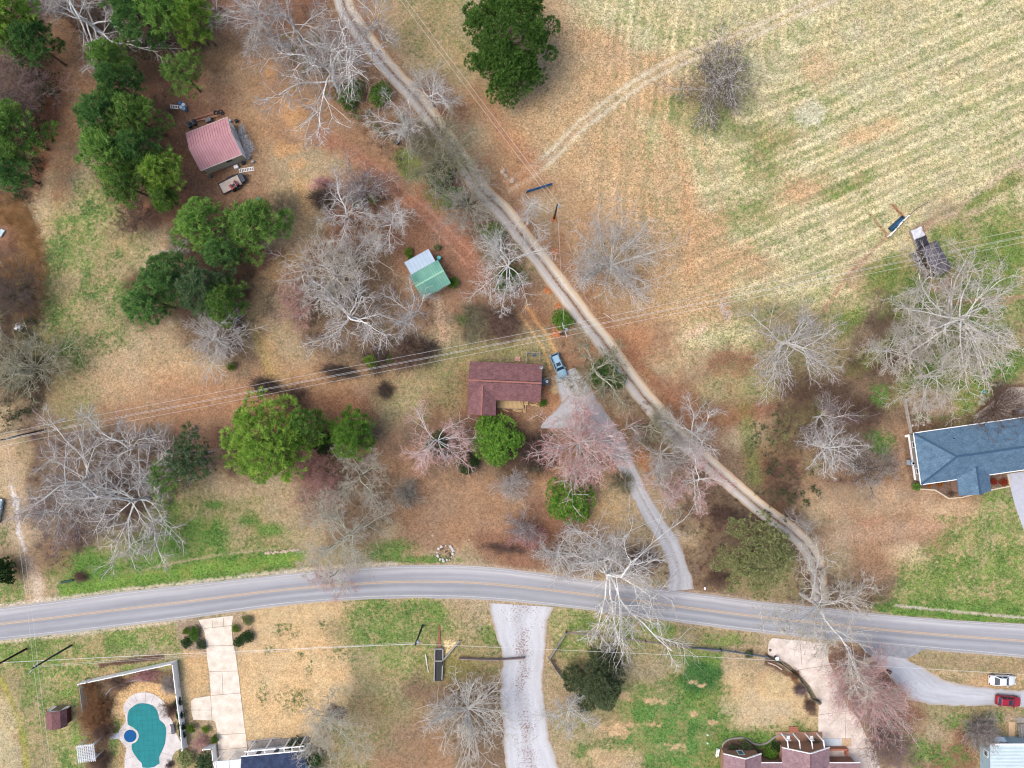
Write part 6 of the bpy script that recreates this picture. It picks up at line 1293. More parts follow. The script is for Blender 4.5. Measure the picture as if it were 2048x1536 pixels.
# --- the pool
pool = thing('swimming_pool', 'figure-eight swimming pool under a teal mesh safety cover', 'swimming pool')
dk_ = [(249,1550),(249,1517),(252,1503),(253,1496),(246,1487),(239,1479),(237,1470),(238,1461),(245,1452),(252,1442),(250,1430),(246,1420),(247,1411),(252,1402),(259,1394),(268,1388),(280,1385),(290,1384.5),(300,1386),(309,1389),(320,1396),(329,1405),(334,1415),(337,1430),(345,1443),(352,1465),(360,1482),(376,1488),(376,1494),(352,1502),(345,1512),(340,1550)]
deckm = mat('pool_deck_concrete', (226,218,214), .8, .12, .7, rgb2=(234,228,224), fine=.08, k=.56, detail=6); sheet('pool_deck', dk_, .03, deckm, kind=None, parent=pool)
cv = [(266,1413),(271,1409.5),(277,1407),(284,1406.5),(291,1407),(298,1408.5),(305,1411),(310,1415.5),(314,1421),(317,1431),(319,1440),(324,1444),(329,1449),(332,1457),(332.5,1465),(331,1478),(330,1487),(325,1500),(319,1512),(318,1516),(319,1527),(308,1534),(296,1536),(285,1535),(283,1526),(276,1519),(268,1508),(264,1500),(263,1493),(264,1486),(267,1480),(272,1476),(274,1469),(272,1461),(267,1455),(260,1452),(256,1449),(254.5,1440),(255,1430),(257,1422),(261,1417)]
tealc = mat('teal_safety_cover', (16,138,142), .75, .08, .8, fine=.05, k=.6); co = sheet('safety_cover', cv, .06, tealc, .03, kind=None, parent=pool); mb = MB(); strapm = mat('cover_strap', (12,112,118), .7)
def clip_line(poly, a, b, n=160):
    t_ = np.linspace(0, 1, n); xx = a[0]+(b[0]-a[0])*t_; yy = a[1]+(b[1]-a[1])*t_; k_ = inpoly(xx, yy, poly); out = []; i = 0
    while i < n:
        if k_[i]:
            j = i
            while j+1 < n and k_[j+1]: j += 1
            if j > i: out.append(((xx[i], yy[i]), (xx[j], yy[j])))
            i = j+1
        else: i += 1
    return out
for k in range(-2, 14):
    for a, b in clip_line(cv, (240+k*10.2, 1395), (250+k*10.2, 1540)): mb.bar(P(*a, .066), P(*b, .066), .035, .008)
for k in range(0, 15):
    for a, b in clip_line(cv, (245, 1403+k*10.2), (345, 1396+k*10.2)): mb.bar(P(*a, .070), P(*b, .070), .035, .008)
mb.build('cover_strap', strapm, co)
o = MB().lathe([(.01,.0),(1.45,.0),(1.45,.10),(1.15,.12),(1.13,.08),(.01,.08)], 36, tuple(P(262,1471,0))).build('spa_rim', deckm, pool); MB().lathe([(.01,.085),(1.12,.085),(1.12,.15),(.01,.17)], 36, tuple(P(261,1471.5,0))).build('spa_cover', mat('blue_spa_cover', (8,92,152), .9, .05), pool)
for a, b in (((291,1385),(291,1404)),((268,1388),(274,1403)),((309,1389),(302,1406)),((329,1405),(315,1414)),((252,1402),(262,1411)),((238,1462),(252,1458)),((253,1496),(262,1492)),((249,1520),(268,1512)),((336,1430),(322,1436)),((352,1465),(334,1468)),((345,1512),(322,1505)),((248,1425),(254,1424))):
    m_ = MB().bar(P(*a,.034), P(*b,.034), .05, .004).build('expansion_joint', joint, pool)
for i, (x, y) in enumerate(((347,1452),(348.5,1461))): pass
l = thing('sun_lounger', 'dark grey sun lounger on the pool deck beside the right fence', 'lounger', P(347.5,1457,0), 1.66); MB().box((-.15,0,.35),(1.3,.6,.08)).build('seat', mat('grey_mesh',(112,110,118)), l); MB().box((.8,0,.5),(.7,.6,.07),ry=-.5).build('backrest', mat('grey_mesh',(112,110,118)), l)
for s1 in (-.7,.45):
    for s2 in (-.26,.26): MB().box((s1,s2,.16),(.05,.05,.32)).build('leg', BLACK, l)
# --- white panel fence of the pool
def panel_fence(pts, h, label, nm='fence', m=WHITE, every=2.4, rails=True):
    t = thing(nm, label, 'fence'); 
    for a, b in zip(pts[:-1], pts[1:]):
        a, b = P(*a, 0), P(*b, 0); n = max(1, round((b-a).length/every))
        for i in range(n):
            p, q = a.lerp(b, i/n), a.lerp(b, (i+1)/n); MB().bar(p+Vector((0,0,h/2)), q+Vector((0,0,h/2)), .06, h-.08).build('panel', m, t); MB().bar(p+Vector((0,0,h)), q+Vector((0,0,h)), .12, .08).build('top_rail', m, t)
        for i in range(n+1): p = a.lerp(b, i/n); o = MB().box((p.x, p.y, h/2+.06), (.15,.15,h+.12), math.atan2((b-a).y,(b-a).x)).build('post', m, t); MB().box((p.x,p.y,h+.14),(.2,.2,.05)).build('cap', m, o)
    return t
panel_fence([(169,1360),(186,1357),(354,1320)], 1.75, 'tall white board fence along the north side of the pool garden')
panel_fence([(354,1320),(361,1380),(369,1440),(374,1490)], 1.75, 'tall white board fence along the right side of the pool garden')
panel_fence([(415,1489),(432,1488),(434,1512),(438,1525)], 1.75, 'short white fence corner at the foot of the left concrete drive')
t = thing('picket_fence', 'grey open picket fence with bare stems at the left side of the pool garden', 'fence'); a, b = P(169,1362,0), P(176,1416,0)
for z in (.3,1.5): MB().bar(a+Vector((0,0,z)), b+Vector((0,0,z)), .06, .1).build('rail', GREYW, t)
mb = MB()
for i in range(30): p = a.lerp(b, i/29); mb.box((p.x,p.y,.85),(.05,.09,1.6))
mb.build('pickets', mat('pale_picket',(198,196,196),.8,.1), t)
# ------------------------------------------------------------------ vehicles
def car(name, label, cat_, px, py, rz, L_, W_, Hh, col, style='sedan', glass=None):
    t = thing(name, label, cat_, P(px, py, .6).xy.to_3d(), rz); paint = mat('paint_'+name+'_%d' % col[0], col, .28, .03, 1, spec=.6); gl = glass or mat('car_glass', (40,62,80), .35, .05, 2, spec=.25)
    x = L_/2; w = W_/2; secs = {'sedan': [(-x,.80,.52,.30),(-x+.12,.90,.86,.22),(-x+.7,.98,.96,.2),(-.6,1.0,1.0,.2),(.7,1.0,.98,.2),(x-.9,.98,.88,.2),(x-.25,.86,.74,.22),(x,.70,.50,.3)],
        'suv': [(-x,.88,.62,.34),(-x+.1,.94,1.02,.26),(-x+.6,1.0,1.10,.24),(-.5,1.0,1.12,.24),(.8,1.0,1.10,.24),(x-.8,.98,1.02,.24),(x-.22,.86,.88,.26),(x,.72,.6,.34)]}[style]
    N = 12; vs = []; fs = []
    for (sx, sw, zt, zb) in secs:
        ww = w*sw
        for (a, b) in ((-.82,0),(-1,.18),(-1,.62),(-.93,.88),(-.78,1),(-.3,1.03),(.3,1.03),(.78,1),(.93,.88),(1,.62),(1,.18),(.82,0)): vs.append((sx, ww*a, zb+(zt-zb)*b))
    for i in range(len(secs)-1):
        for k in range(N): k2 = (k+1) % N; fs.append((i*N+k, (i+1)*N+k, (i+1)*N+k2, i*N+k2))
    fs.append(tuple(range(N))); fs.append(tuple((len(secs)-1)*N+k for k in reversed(range(N)))); MB().add(vs, fs).build('body', paint, t, smooth=True)
    if style == 'sedan': b0, b1, r0, r1, zb_, zt = -x*.72, x*.42, -x*.38, x*.10, .92, Hh
    else: b0, b1, r0, r1, zb_, zt = -x*.95, x*.42, -x*.80, x*.12, 1.02, Hh
    wb, wt = w*.90, w*.66
    G = [(b0,-wb,zb_),(b1,-wb,zb_),(b1,wb,zb_),(b0,wb,zb_),(r0,-wt,zt-.05),(r1,-wt,zt-.05),(r1,wt,zt-.05),(r0,wt,zt-.05)]
    MB().add(G, [(0,1,5,4),(1,2,6,5),(2,3,7,6),(3,0,4,7),(4,5,6,7)]).build('windows', gl, t)
    MB().add([(r0-.03,-wt-.03,zt-.05),(r1+.05,-wt-.03,zt-.05),(r1+.05,wt+.03,zt-.05),(r0-.03,wt+.03,zt-.05),(r0+.1,-wt+.1,zt),(r1-.1,-wt+.1,zt),(r1-.1,wt-.1,zt),(r0+.1,wt-.1,zt)], [(0,1,5,4),(1,2,6,5),(2,3,7,6),(3,0,4,7),(4,5,6,7),(3,2,1,0)]).build('roof_panel', paint, t)
    mb = MB()
    for s_ in (-1, 1): mb.bar((b0,s_*wb,zb_),(r0,s_*wt,zt-.04),.10,.08).bar((b1,s_*wb,zb_),(r1,s_*wt,zt-.04),.08,.07).bar(((b0+b1)/2,s_*wb*1.0,zb_),((r0+r1)/2,s_*(wt+.01),zt-.04),.09,.05).bar((r0,s_*wt,zt-.03),(r1,s_*wt,zt-.03),.06,.05)
    mb.build('pillars', paint, t)
    for sx in (-1, 1):
        for sy in (-1, 1):
            o = MB().tube([(sx*x*.62, sy*(w-.24), .33),(sx*x*.62, sy*(w+.0), .33)], .33, 18).build('wheel', BLACK, t); MB().tube([(sx*x*.62, sy*(w+.005), .33),(sx*x*.62, sy*(w+.02), .33)], .19, 12).build('rim', METAL, o)
    for s_ in (-1, 1):
        MB().box((b1-.25, s_*(w+.08), zb_+.08), (.14,.2,.12), taper=.8).build('mirror', paint, t); MB().box((x-.12, s_*w*.62, .66), (.22,.34,.14), s_*-.35).build('headlight', mat('lamp_glass',(220,224,228),.15), t); MB().box((-x+.06, s_*w*.66, .72), (.12,.30,.16)).build('tail_light', mat('red_lamp',(176,30,34),.25), t)
    if style == 'suv':
        for s_ in (-1,1): MB().bar((r0+.1,s_*wt*.9,zt+.05),(r1-.1,s_*wt*.9,zt+.05),.04,.04).build('roof_rack', BLACK, t)
        MB().box(((r0+r1)/2+.55,0,zt+.012),(.62,.8,.02)).build('sunroof', gl, t)
    return t
car('silver_car', 'silver-blue estate car parked beside the red-brown house at the head of the driveway', 'car', 1117.5,731.5, math.radians(-67), 4.75, 1.85, 1.55, (150,190,212), 'suv')
car('white_car', 'white four-door saloon on the grass above the pale gravel lot', 'car', 2004.5,1360.5, math.radians(-1), 4.8, 1.85, 1.42, (240,244,248), 'sedan')
car('red_car', 'dark red hatchback at the right end of the pale gravel lot', 'car', 2016.5,1401.5, math.radians(-5), 4.45, 1.8, 1.5, (172,24,48), 'suv', mat('car_glass',(40,62,80)))
car('pale_car', 'silver car cut by the left picture edge beside the dirt drive', 'car', -8,1022, math.radians(78), 4.6, 1.85, 1.45, (170,200,212), 'sedan')
# trailer with a small quad bike on it
def lw(px, py, z=0): return P(px, py, z)
a, b = lw(443,381), lw(492,356); rz_ = math.atan2((b-a).y, (b-a).x); ctr = (a+b)/2; Lt = (b-a).length
t = thing('utility_trailer', 'flat utility trailer with worn pale deck boards parked below the pink-roofed shed', 'trailer', ctr, rz_); mb = MB(); n = 9
for i in range(n): mb.box((-.35,-.86+i*.215,.6),(Lt-1.2,.2,.05))
mb.build('deck_boards', mat('bleached_boards',(222,206,192),.9,.14,1.5,fine=.15), t)
MB().box((-.35,1.05,.68),(Lt-.9,.12,.22)).box((-.35,-1.05,.68),(Lt-.9,.12,.22)).box((-Lt/2+.15,0,.6),(.12,2.1,.18)).box((Lt/2-.95,0,.62),(.14,2.1,.2)).build('side_rails', BLACK, t)
for s_ in (-1,1):
    MB().box((.1,s_*1.22,.55),(1.7,.3,.08)).build('mudguard', BLACK, t)
    for xx in (-.35,.5): o = MB().tube([(xx,s_*1.12,.33),(xx,s_*1.34,.33)], .33, 14).build('wheel', BLACK, t)
MB().bar((Lt/2-.9,.7,.55),(Lt/2+.9,0,.5),.1).bar((Lt/2-.9,-.7,.55),(Lt/2+.9,0,.5),.1).build('drawbar', BLACK, t); MB().box((Lt/2-.45,0,.78),(.75,1.7,.5)).build('tool_box', mat('navy_box',(30,54,76),.4,.08), t, bevel=.05)
def quad(px, py, rz, body, label, z=0):
    t = thing('quad_bike', label, 'quad bike', P(px, py, z), rz); bm = mat('quad_%d_%d' % (body[0], body[1]), body, .4, .08)
    for sx in (-.5,.5):
        for sy in (-1,1): o = MB().tube([(sx,sy*.32,.28),(sx,sy*.55,.28)], .28, 12).build('wheel', BLACK, t)
    MB().box((-.5,0,.62),(.55,1.0,.12)).box((.5,0,.62),(.55,1.0,.12)).build('mudguard', bm, t, bevel=.04); MB().box((-.1,0,.72),(.75,.36,.16)).build('seat', BLACK, t, bevel=.05); MB().bar((.35,-.4,1.0),(.35,.4,1.0),.05).bar((.3,0,.6),(.35,0,1.0),.06).build('handlebar', METAL, t)
    mb = MB()
    for k in range(4): mb.bar((.35+.12*k,-.35,.73),(.35+.12*k,.35,.73),.03)
    mb.build('front_rack', BLACK, t); return t
quad(470,372, rz_+.3, (168,40,66), 'small crimson quad bike standing on the trailer deck', .63)
quad(385,249, .5, (30,72,92), 'dark teal quad bike behind the pink-roofed shed')
o = MB().box((0,0,.3),(1.1,.7,.5),.3).box((.35,.1,.65),(.4,.5,.3),.2).build('grey_machine', mat('dull_metal',(120,124,132),.5,.2), bevel=.04); o.location = P(419,241,0); tag(o, 'grey garden machine right of the dark teal quad bike', 'machine')
# ladders
def ladder(a, b, label, w=.42, z=.1, n=9):
    a, b = P(*a, z), P(*b, z); t = thing('ladder', label, 'ladder', a, math.atan2((b-a).y, (b-a).x)); L_ = (b-a).length
    for s_ in (-1,1): MB().bar((0,s_*w,.0),(L_,s_*w,.0),.08,.08).build('rail', WHITE, t)
    for i in range(n): MB().bar(((i+.5)*L_/n,-w,.02),((i+.5)*L_/n,w,.02),.09,.05).build('rung', WHITE, t)
ladder((478,342),(508,337), 'white ladder lying between the trailer and the pink-roofed shed', .30); ladder((340,213),(357,214), 'short white ladder lying by the barrels under the open pine', .28, n=5)
def drum(px, py, rgb, label, r=.33, h=.9):
    t = thing('barrel', label, 'barrel', P(px, py, 0)); MB().lathe([(r*.94,0),(r,.04),(r,h*.33),(r*1.04,h*.35),(r,h*.37),(r,h*.65),(r*1.04,h*.67),(r,h*.69),(r,h*.96),(r*.92,h)], 18).build('shell', mat('drum_%d_%d' % rgb[:2], rgb, .45, .08), t, True); MB().lathe([(r*.92,h-.02),(r*.92,h+.01),(.02,h+.01)], 18).build('lid', mat('drumlid_%d' % rgb[0], tuple(min(255, c+12) for c in rgb), .5), t)
drum(364,210,(36,96,160),'blue barrel, uppermost of the group under the open pine'); drum(371,213,(206,224,234),'white barrel on the right of the group under the open pine'); drum(366,218,(190,214,226),'pale barrel at the lower left of the group under the open pine'); drum(372,221,(120,156,186),'greyish blue barrel, lowest of the group under the open pine')
drum(797,287,(34,44,66),'black barrel alone below the upper white trees by the lane', .36, .9); drum(423,354,(60,92,96),'dark green barrel at the lower left corner of the pink-roofed shed', .26, .6)
def tyre(px, py, label, r=.34, z=0):
    o = MB(); n = 18; m_ = 8; vs = []; fs = []
    for i in range(n):
        a = 2*math.pi*i/n
        for k in range(m_): b = 2*math.pi*k/m_; q = r+.11*math.cos(b); vs.append((q*math.cos(a), q*math.sin(a), .1+.1*math.sin(b)))
    for i in range(n):
        for k in range(m_): fs.append((i*m_+k, ((i+1) % n)*m_+k, ((i+1) % n)*m_+(k+1) % m_, i*m_+(k+1) % m_))
    o.add(vs, fs); q = o.build('tyre', BLACK); q.location = P(px, py, z); tag(q, label, 'tyre', 'old tyres')
tyre(432,226,'old black tyre lying nearest the lumber behind the pink-roofed shed'); tyre(441,224,'old black tyre, right one of the pair behind the pink-roofed shed'); tyre(445,227,'old black tyre leaning by the roof corner of the pink-roofed shed', .26)
for k, (a, b) in enumerate((((383,238),(427,224)),((384,240),(428,226)),((392,242),(436,230)),((402,240),(438,232)))): o = MB().bar(P(*a,.1+.05*k), P(*b,.1+.05*k), .16, .09).build('timber', mat('red_timber',(176,128,106),.9,.15,3)); tag(o, 'long reddish timber lying behind the pink-roofed shed', 'timber', 'timbers behind the pink-roofed shed')
for x, y, s_, m_, lb in ((474,335,.7,WHITE,'white box at the lower right corner of the pink-roofed shed'),(461,243,.5,mat('pale_blue_pipe',(170,204,224)),'pale blue box at the top corner of the pink-roofed shed'),(488,327,.6,BLACK,'black crate beside the white ladder'),(474,243,.55,BLACK,'black crate on the gravel right of the pink-roofed shed'),(518,398,.5,mat('teal_tub',(80,150,150)),'small teal tub at the edge of the pine beside the trailer'),(500,317,.5,GREYW,'small grey crate at the right corner of the pink-roofed shed'),(507,325,.4,METAL,'small metal box near the upper end of the white ladder')):
    o = MB().box((0,0,.25),(s_,s_*.8,.5),.4,taper=.92).box((0,0,.53),(s_*1.05,s_*.85,.06),.4).build('crate', m_, bevel=.02); o.location = P(x,y,0); tag(o, lb, 'crate')
# small white litter, tarps
for x, y, w_, d_, lb, m_ in ((39,655,1.5,1.3,'white tarp bundle beside the bare bushes at the left edge, upper one',TARPW),(52,685,.7,1.5,'narrow white tarp scrap at the left edge, lower one',TARPW),(4,466,.9,1.5,'pale blue-white sheet at the left edge in the orange grass',mat('pale_sheet',(196,216,220))),(2,528,.7,.9,'small white scrap at the left edge below the orange grass',TARPW)):
    o = tarp('tarp', -w_/2, w_/2, -d_/2, d_/2, .3, m_, None, int(x)); o.location = P(x,y,0); o.rotation_euler = (0,0,-.5); tag(o, lb, 'tarp')
# ------------------------------------------------------------------ gates, troughs, fences
def tubegate(a, b, h, m, label, nr=6):
    t = thing('field_gate', label, 'gate'); a, b = P(*a, 0), P(*b, 0)
    for i in range(nr): MB().tube([a+Vector((0,0,.2+i*h/nr)), b+Vector((0,0,.2+i*h/nr))], .045, 6).build('bar', m, t)
    for k in range(4): p = a.lerp(b, k/3); MB().tube([p+Vector((0,0,.15)), p+Vector((0,0,h+.1))], .05, 6).build('upright', m, t)
    for p in (a, b): MB().tube([p+Vector(((p-a).normalized() if (p-a).length else (a-b).normalized())*.15), p+Vector(((p-a).normalized() if (p-a).length else (a-b).normalized())*.15)+Vector((0,0,1.6))], .09, 8).build('post', GREYW, t)
tubegate((1054,386),(1102,371), 1.5, mat('blue_gate_paint',(62,112,158),.45,.08), 'blue tubular steel gate lying open between the lane and the hay field', 10)
o = MB().tube([P(1052,389,.1), P(1060,400,.1)], .06, 6).build('fence_pole', mat('pale_pole',(214,210,200))); tag(o, 'short pale pole lying at the end of the blue gate', 'pole')
for a, b, lb in (((1003,333),(1012,342),'pale stick lying left of the blue gate'),((1207,626),(1228,641),'pale long pole lying right of the lane below the round cloud-like tree'),((1060,408),(1064,402),'tiny pale stick by the blue gate')):
    o = MB().tube([P(*a,.08), P(*b,.08)], [.07,.05], 6).build('stick', mat('pale_pole',(214,210,200))); tag(o, lb, 'stick')
t = thing('feed_trough', 'dark blue rectangular trough by the white board in the hay field border', 'trough', P(1792,448,0), math.radians(43)); tb = mat('trough_blue',(38,72,100),.4,.15)
for s_ in (-1,1): MB().box((0,s_*.42,.3),(3.2,.08,.6)).build('side', tb, t)
for s_ in (-1,1): MB().box((s_*1.6,0,.3),(.08,.9,.6)).build('end', tb, t)
MB().box((0,0,.12),(3.1,.78,.06)).build('water', mat('dark_water',(46,92,124),.08,.1,spec=.8), t)
panel_fence([(1775,473),(1788,459),(1800,446),(1811,434)], .9, 'low white board fence right behind the dark blue trough', 'board_fence')
t = thing('wire_fence', 'wire fence with leaning posts running up from the white board fence', 'fence'); pts = [(1807,436),(1822,428),(1832,418),(1842,412),(1855,405)]
for a, b in zip(pts[:-1], pts[1:]):
    for z in (.5,1.0): MB().tube([P(*a,z),P(*b,z)],.05,5).build('wire', mat('grey_wire',(110,110,116),.5), t)
for p in pts: MB().tube([P(*p,0),P(*p,1.2)],.07,6).build('post', DARK, t)
t = thing('fire_ring', 'yellowish stone ring with a dark well on the grass below the long bare limbs', 'fire pit', P(1969,745,0)); MB().lathe([(.62,0),(.88,0),(.86,.4),(.64,.4),(.62,0)], 20, cap=False).build('ring', mat('yellow_stone',(206,196,130),.9,.12,4), t); MB().lathe([(.0,.3),(.62,.3),(.62,.33),(.0,.33)], 20).build('grate', mat('charred_grate',(52,58,64)), t); MB().box((1.2,.1,.1),(.7,.12,.12)).build('handle', WOOD, t)
o = MB().tube([P(x,y,.08) for x, y in ((1765,829),(1757,833),(1753,841),(1757,848),(1762,842))], .09, 8).build('hose', mat('dark_hose',(70,72,74))); tag(o, 'dark curled hose lying right of the round brush heap', 'hose')
def rock(px, py, r, m, label, group, seed, cat_='rock'):
    rs = np.random.RandomState(seed); bm = MB(); n1_, n2_ = 7, 5; vs = []; fs = []
    for i in range(n2_+1):
        th = math.pi*i/n2_
        for k in range(n1_): ph_ = 2*math.pi*k/n1_; q = r*(1+.25*rs.randn()*.6); vs.append((q*math.sin(th)*math.cos(ph_), q*math.sin(th)*math.sin(ph_), max(-.05, q*.55*math.cos(th)+r*.3)))
    for i in range(n2_):
        for k in range(n1_): k2 = (k+1) % n1_; fs.append((i*n1_+k, (i+1)*n1_+k, (i+1)*n1_+k2, i*n1_+k2))
    o = MB().add(vs, fs).build('rock', m); o.location = P(px, py, 0); o.rotation_euler = (0,0,rs.rand()*6); tag(o, label, cat_, group); return o
ROCKW = mat('white_rock', (222,216,214), .9, .12, 4); ROCKT = mat('tan_rock', (210,190,166), .9, .12, 4)
rr_ = random.Random(5)
for i in range(26):
    a = i*2*math.pi/26; rx_, ry_ = 15, 15
    if .1 < (a % 6.28) < .5 or rr_.random() < .1: continue
    rock(890+rx_*math.cos(a)+rr_.uniform(-2,2), 1106+ry_*math.sin(a)+rr_.uniform(-2,2), rr_.uniform(.14,.3), ROCKW, 'white rock in the ring around the little leaf-filled bed north of the main road', 'rocks of the roadside ring', i)
thicket('dead_leaves', 'dead brown stems and leaves inside the ring of white rocks', [(PL(880,1096,900,1096,902,1116,880,1116),6)], 'dark', seed=12, hh=(.2,.4))
for i in range(22): rock(534+i*3.0+rr_.uniform(-1,1), 1106.5-i*.38+rr_.uniform(-1.5,1.5), rr_.uniform(.16,.34), ROCKT, 'tan rock in the row along the roadside ditch at the left', 'rocks along the ditch', 50+i)
for x, y, r_ in ((1960,805,.55),(1966,796,.5),(1972,799,.45),(1963,790,.4),(1993,770,.5),(2000,768,.4),(1966,807,.35)): rock(x,y,r_,mat('mossy_rock',(176,178,150),.9,.15,3),'mossy boulder beside the brown bed behind the blue-roofed house','boulders by the patio bed',int(x))
for x, y, r_, lb in ((865,1071,.2,'single pale stone on the lawn above the rock ring'),(1028,888,0,''),(1006,344,.5,'pale stone by the lane left of the blue gate, upper'),(1012,352,.45,'pale stone by the lane left of the blue gate, middle'),(1024,362,.5,'pale stone by the lane left of the blue gate, lower'),(938,1079,.2,'small pale stone on the lawn right of the rock ring')):
    if lb: rock(x,y,r_,ROCKT,lb,None,int(x),'stone')
for x, y, r_, rgb, lb in ((1063,888,.25,(236,236,240),'small white tub in the tangled shrub right of the round evergreen'),(1967,784,.3,(60,200,206),'bright cyan ball on the grass behind the blue-roofed house'),(1415,1469,.2,(200,240,210),'pale green septic lid on the lawn left of the brick house, upper'),(1415,1486,.2,(200,240,210),'pale green septic lid on the lawn left of the brick house, lower'),(1824,851,.22,(240,240,244),'white lid near the north-west corner of the blue-roofed house'),(1847,850,.15,(240,240,244),'white landscape lamp in the bed north of the blue roof'),(1540,1300,.26,(120,100,90),'round brown lid at the left edge of the pink driveway')):
    o = MB().lathe([(.01,0),(r_,0),(r_*1.02,.10),(r_*.8,.22),(.01,.26)], 14).build('lid', mat('lid_%d_%d' % rgb[:2], rgb, .4)); o.location = P(x,y,0); tag(o, lb, 'lid' if 'lid' in lb else 'ball' if 'ball' in lb else 'lamp' if 'lamp' in lb else 'tub')
# timber planter at the bottom middle
t = thing('timber_planter', 'long timber-framed planter with dark soil below the main road, left of the white gravel', 'planter'); tm = mat('grey_timber',(168,166,162),.9,.12,3)
F_ = [((870,1297),(886,1297)),((870,1297),(868.5,1362)),((886,1297),(886,1330)),((870,1321),(886,1321)),((886,1321),(884,1358))]
for a, b in F_: MB().bar(P(*a,.3), P(*b,.3), .2, .6).build('timber', tm, t)
sheet('soil', [(871,1298),(885,1298),(884,1362),(870,1362)], .35, mat('dark_soil',(66,68,70),.95,.25,3,fine=.2), .3, kind=None, parent=t)
o = MB().bar(P(887,1319,.25), P(919,1281,.25), .22, .5).build('retaining_wall', tm); tag(o, 'slanting timber retaining wall right of the timber planter', 'wall')
t = thing('brick_strip', 'narrow tapering strip of red bricks above the timber planter', 'edging'); mb = MB()
for i in range(11): mb.box((*P(878.5,1253+i*4,0).xy,.06),(.22+.045*i,.33,.12))
mb.build('bricks', mat('red_brick_strip',(164,108,92),.9,.18,4), t)
o = MB().bar(P(851,1308,.08), P(854,1330,.08), .22, .12).bar(P(854,1330,.08), P(857,1345,.08), .16, .1).build('birch_log', mat('white_log',(220,214,200))); tag(o, 'white crooked log lying left of the timber planter', 'log')
def rail_fence(pts, h, label, m=GREYW, nr=2, w=.1, every=2.6, name='rail_fence', top=None):
    t = thing(name, label, 'fence')
    for a, b in zip(pts[:-1], pts[1:]):
        a, b = P(*a,0), P(*b,0); n = max(1, round((b-a).length/every))
        for k in range(nr): z = h*(k+1)/nr; MB().bar(a+Vector((0,0,z)), b+Vector((0,0,z)), w, .14).build('rail', m, t)
        for i in range(n+1): p = a.lerp(b, i/n); MB().box((p.x,p.y,h/2+.05),(.14,.14,h+.1)).build('post', m, t)
mv_ = mat('mauve_boards',(160,142,138),.9,.15,3)
rail_fence([(920,1314),(960,1316),(1000,1316.5),(1050,1313)], .9, 'low mauve-grey board fence reaching across the white gravel drive', mv_, 4, .16)
rail_fence([(1132,1262),(1115,1288),(1098,1315)], 1.0, 'grey board fence slanting down from the road right of the white gravel drive', GREYW, 4, .14)
rail_fence([(1098,1315),(1110,1334),(1122,1351)], 1.0, 'short grey board fence below the corner right of the white gravel drive', GREYW, 4, .14)
rail_fence([(1132,1262),(1200,1268),(1290,1280),(1380,1292),(1440,1300)], 1.0, 'thin weathered rail fence parallel to the road above the dark cedar', mv_, 2, .10)
rail_fence([(1380,1292),(1440,1297),(1500,1306),(1536,1312)], 1.0, 'grey rail fence leading to the top of the pink driveway', mat('bluish_rail',(126,134,140)), 3, .10)
rail_fence([(1536,1312),(1560,1324),(1582,1341),(1600,1359),(1614,1380),(1622,1394),(1634,1399)], 1.1, 'curved dark green-grey fence along the left edge of the pink driveway', mat('green_black',(74,92,92)), 4, .08)
rail_fence([(1818,866),(1811,830),(1805,796)], .9, 'pale board fence running north from the corner of the blue-roofed house', mat('bleached_rail',(186,178,166)), 3, .22)
o = MB(); pts = crom([(1536,1325),(1552,1331),(1564,1339)], 3); o.tube([P(x,y,.1) for x, y in pts], .12, 6); q = o.build('garden_edging', mat('pink_edging',(220,196,184))); tag(q, 'pinkish curved edging on the lawn inside the curved dark fence', 'edging')
pts = crom([(1444,1498),(1447,1487),(1458,1479),(1475,1476),(1492,1477),(1505,1486),(1520,1489),(1535,1485),(1548,1475),(1560,1470),(1588,1470)], 3)
q = MB().tube([P(x,y,.12) for x, y in pts], .16, 6).build('garden_edging', mat('grey_block_edging',(160,152,148),.9,.15,4)); tag(q, 'winding grey block edging of the bed before the brick house', 'edging')
pts = crom([(212,1390),(222,1378),(236,1372),(248,1366),(262,1362),(280,1359),(300,1362)], 3)
q = MB().tube([P(x,y,.1) for x, y in pts], .16, 6).build('garden_edging', mat('grey_block_edging',(160,152,148))); tag(q, 'winding grey block edging between shrubs and straw beside the pool', 'edging')
# bin and small roadside things
for x, y, lb, rgb in ((1550.5,1313,'round black bin with a white top on the pink driveway beside the curved fence',(34,44,66)),(1635,1401,'grey bin at the lower end of the curved dark fence',(110,96,92)),(1774,1340,'black bin at the left edge of the pale gravel lot',(40,38,42))):
    t = thing('bin', lb, 'bin', P(x,y,0)); MB().lathe([(.24,0),(.32,.9),(.34,.95)], 16).build('body', mat('bin_%d' % rgb[0], rgb, .5), t); MB().lathe([(.35,.95),(.3,1.03),(.01,1.06)], 16).build('lid', WHITE if 'white top' in lb else mat('bin_%d' % rgb[0], rgb, .5), t)
t = thing('mailbox', 'small white mailbox at the top of the white fence corner by the driveway bed', 'mailbox', P(1406,1173,0)); MB().box((0,0,.55),(.1,.1,1.1)).build('post', WOOD, t); MB().box((0,0,1.2),(.22,.5,.26)).build('box', WHITE, t, bevel=.04); t['label'] = 'small white mailbox north of the main road right of the gravel driveway mouth'
o = MB().tube([P(122,1165,.15),P(134,1163,.2),(*P(146,1160,.15),)], .22, 8).build('drain_pipe', mat('green_pipe',(40,84,66),.5,.2)); tag(o, 'dark green pipe lying in the grass left above the main road', 'pipe')
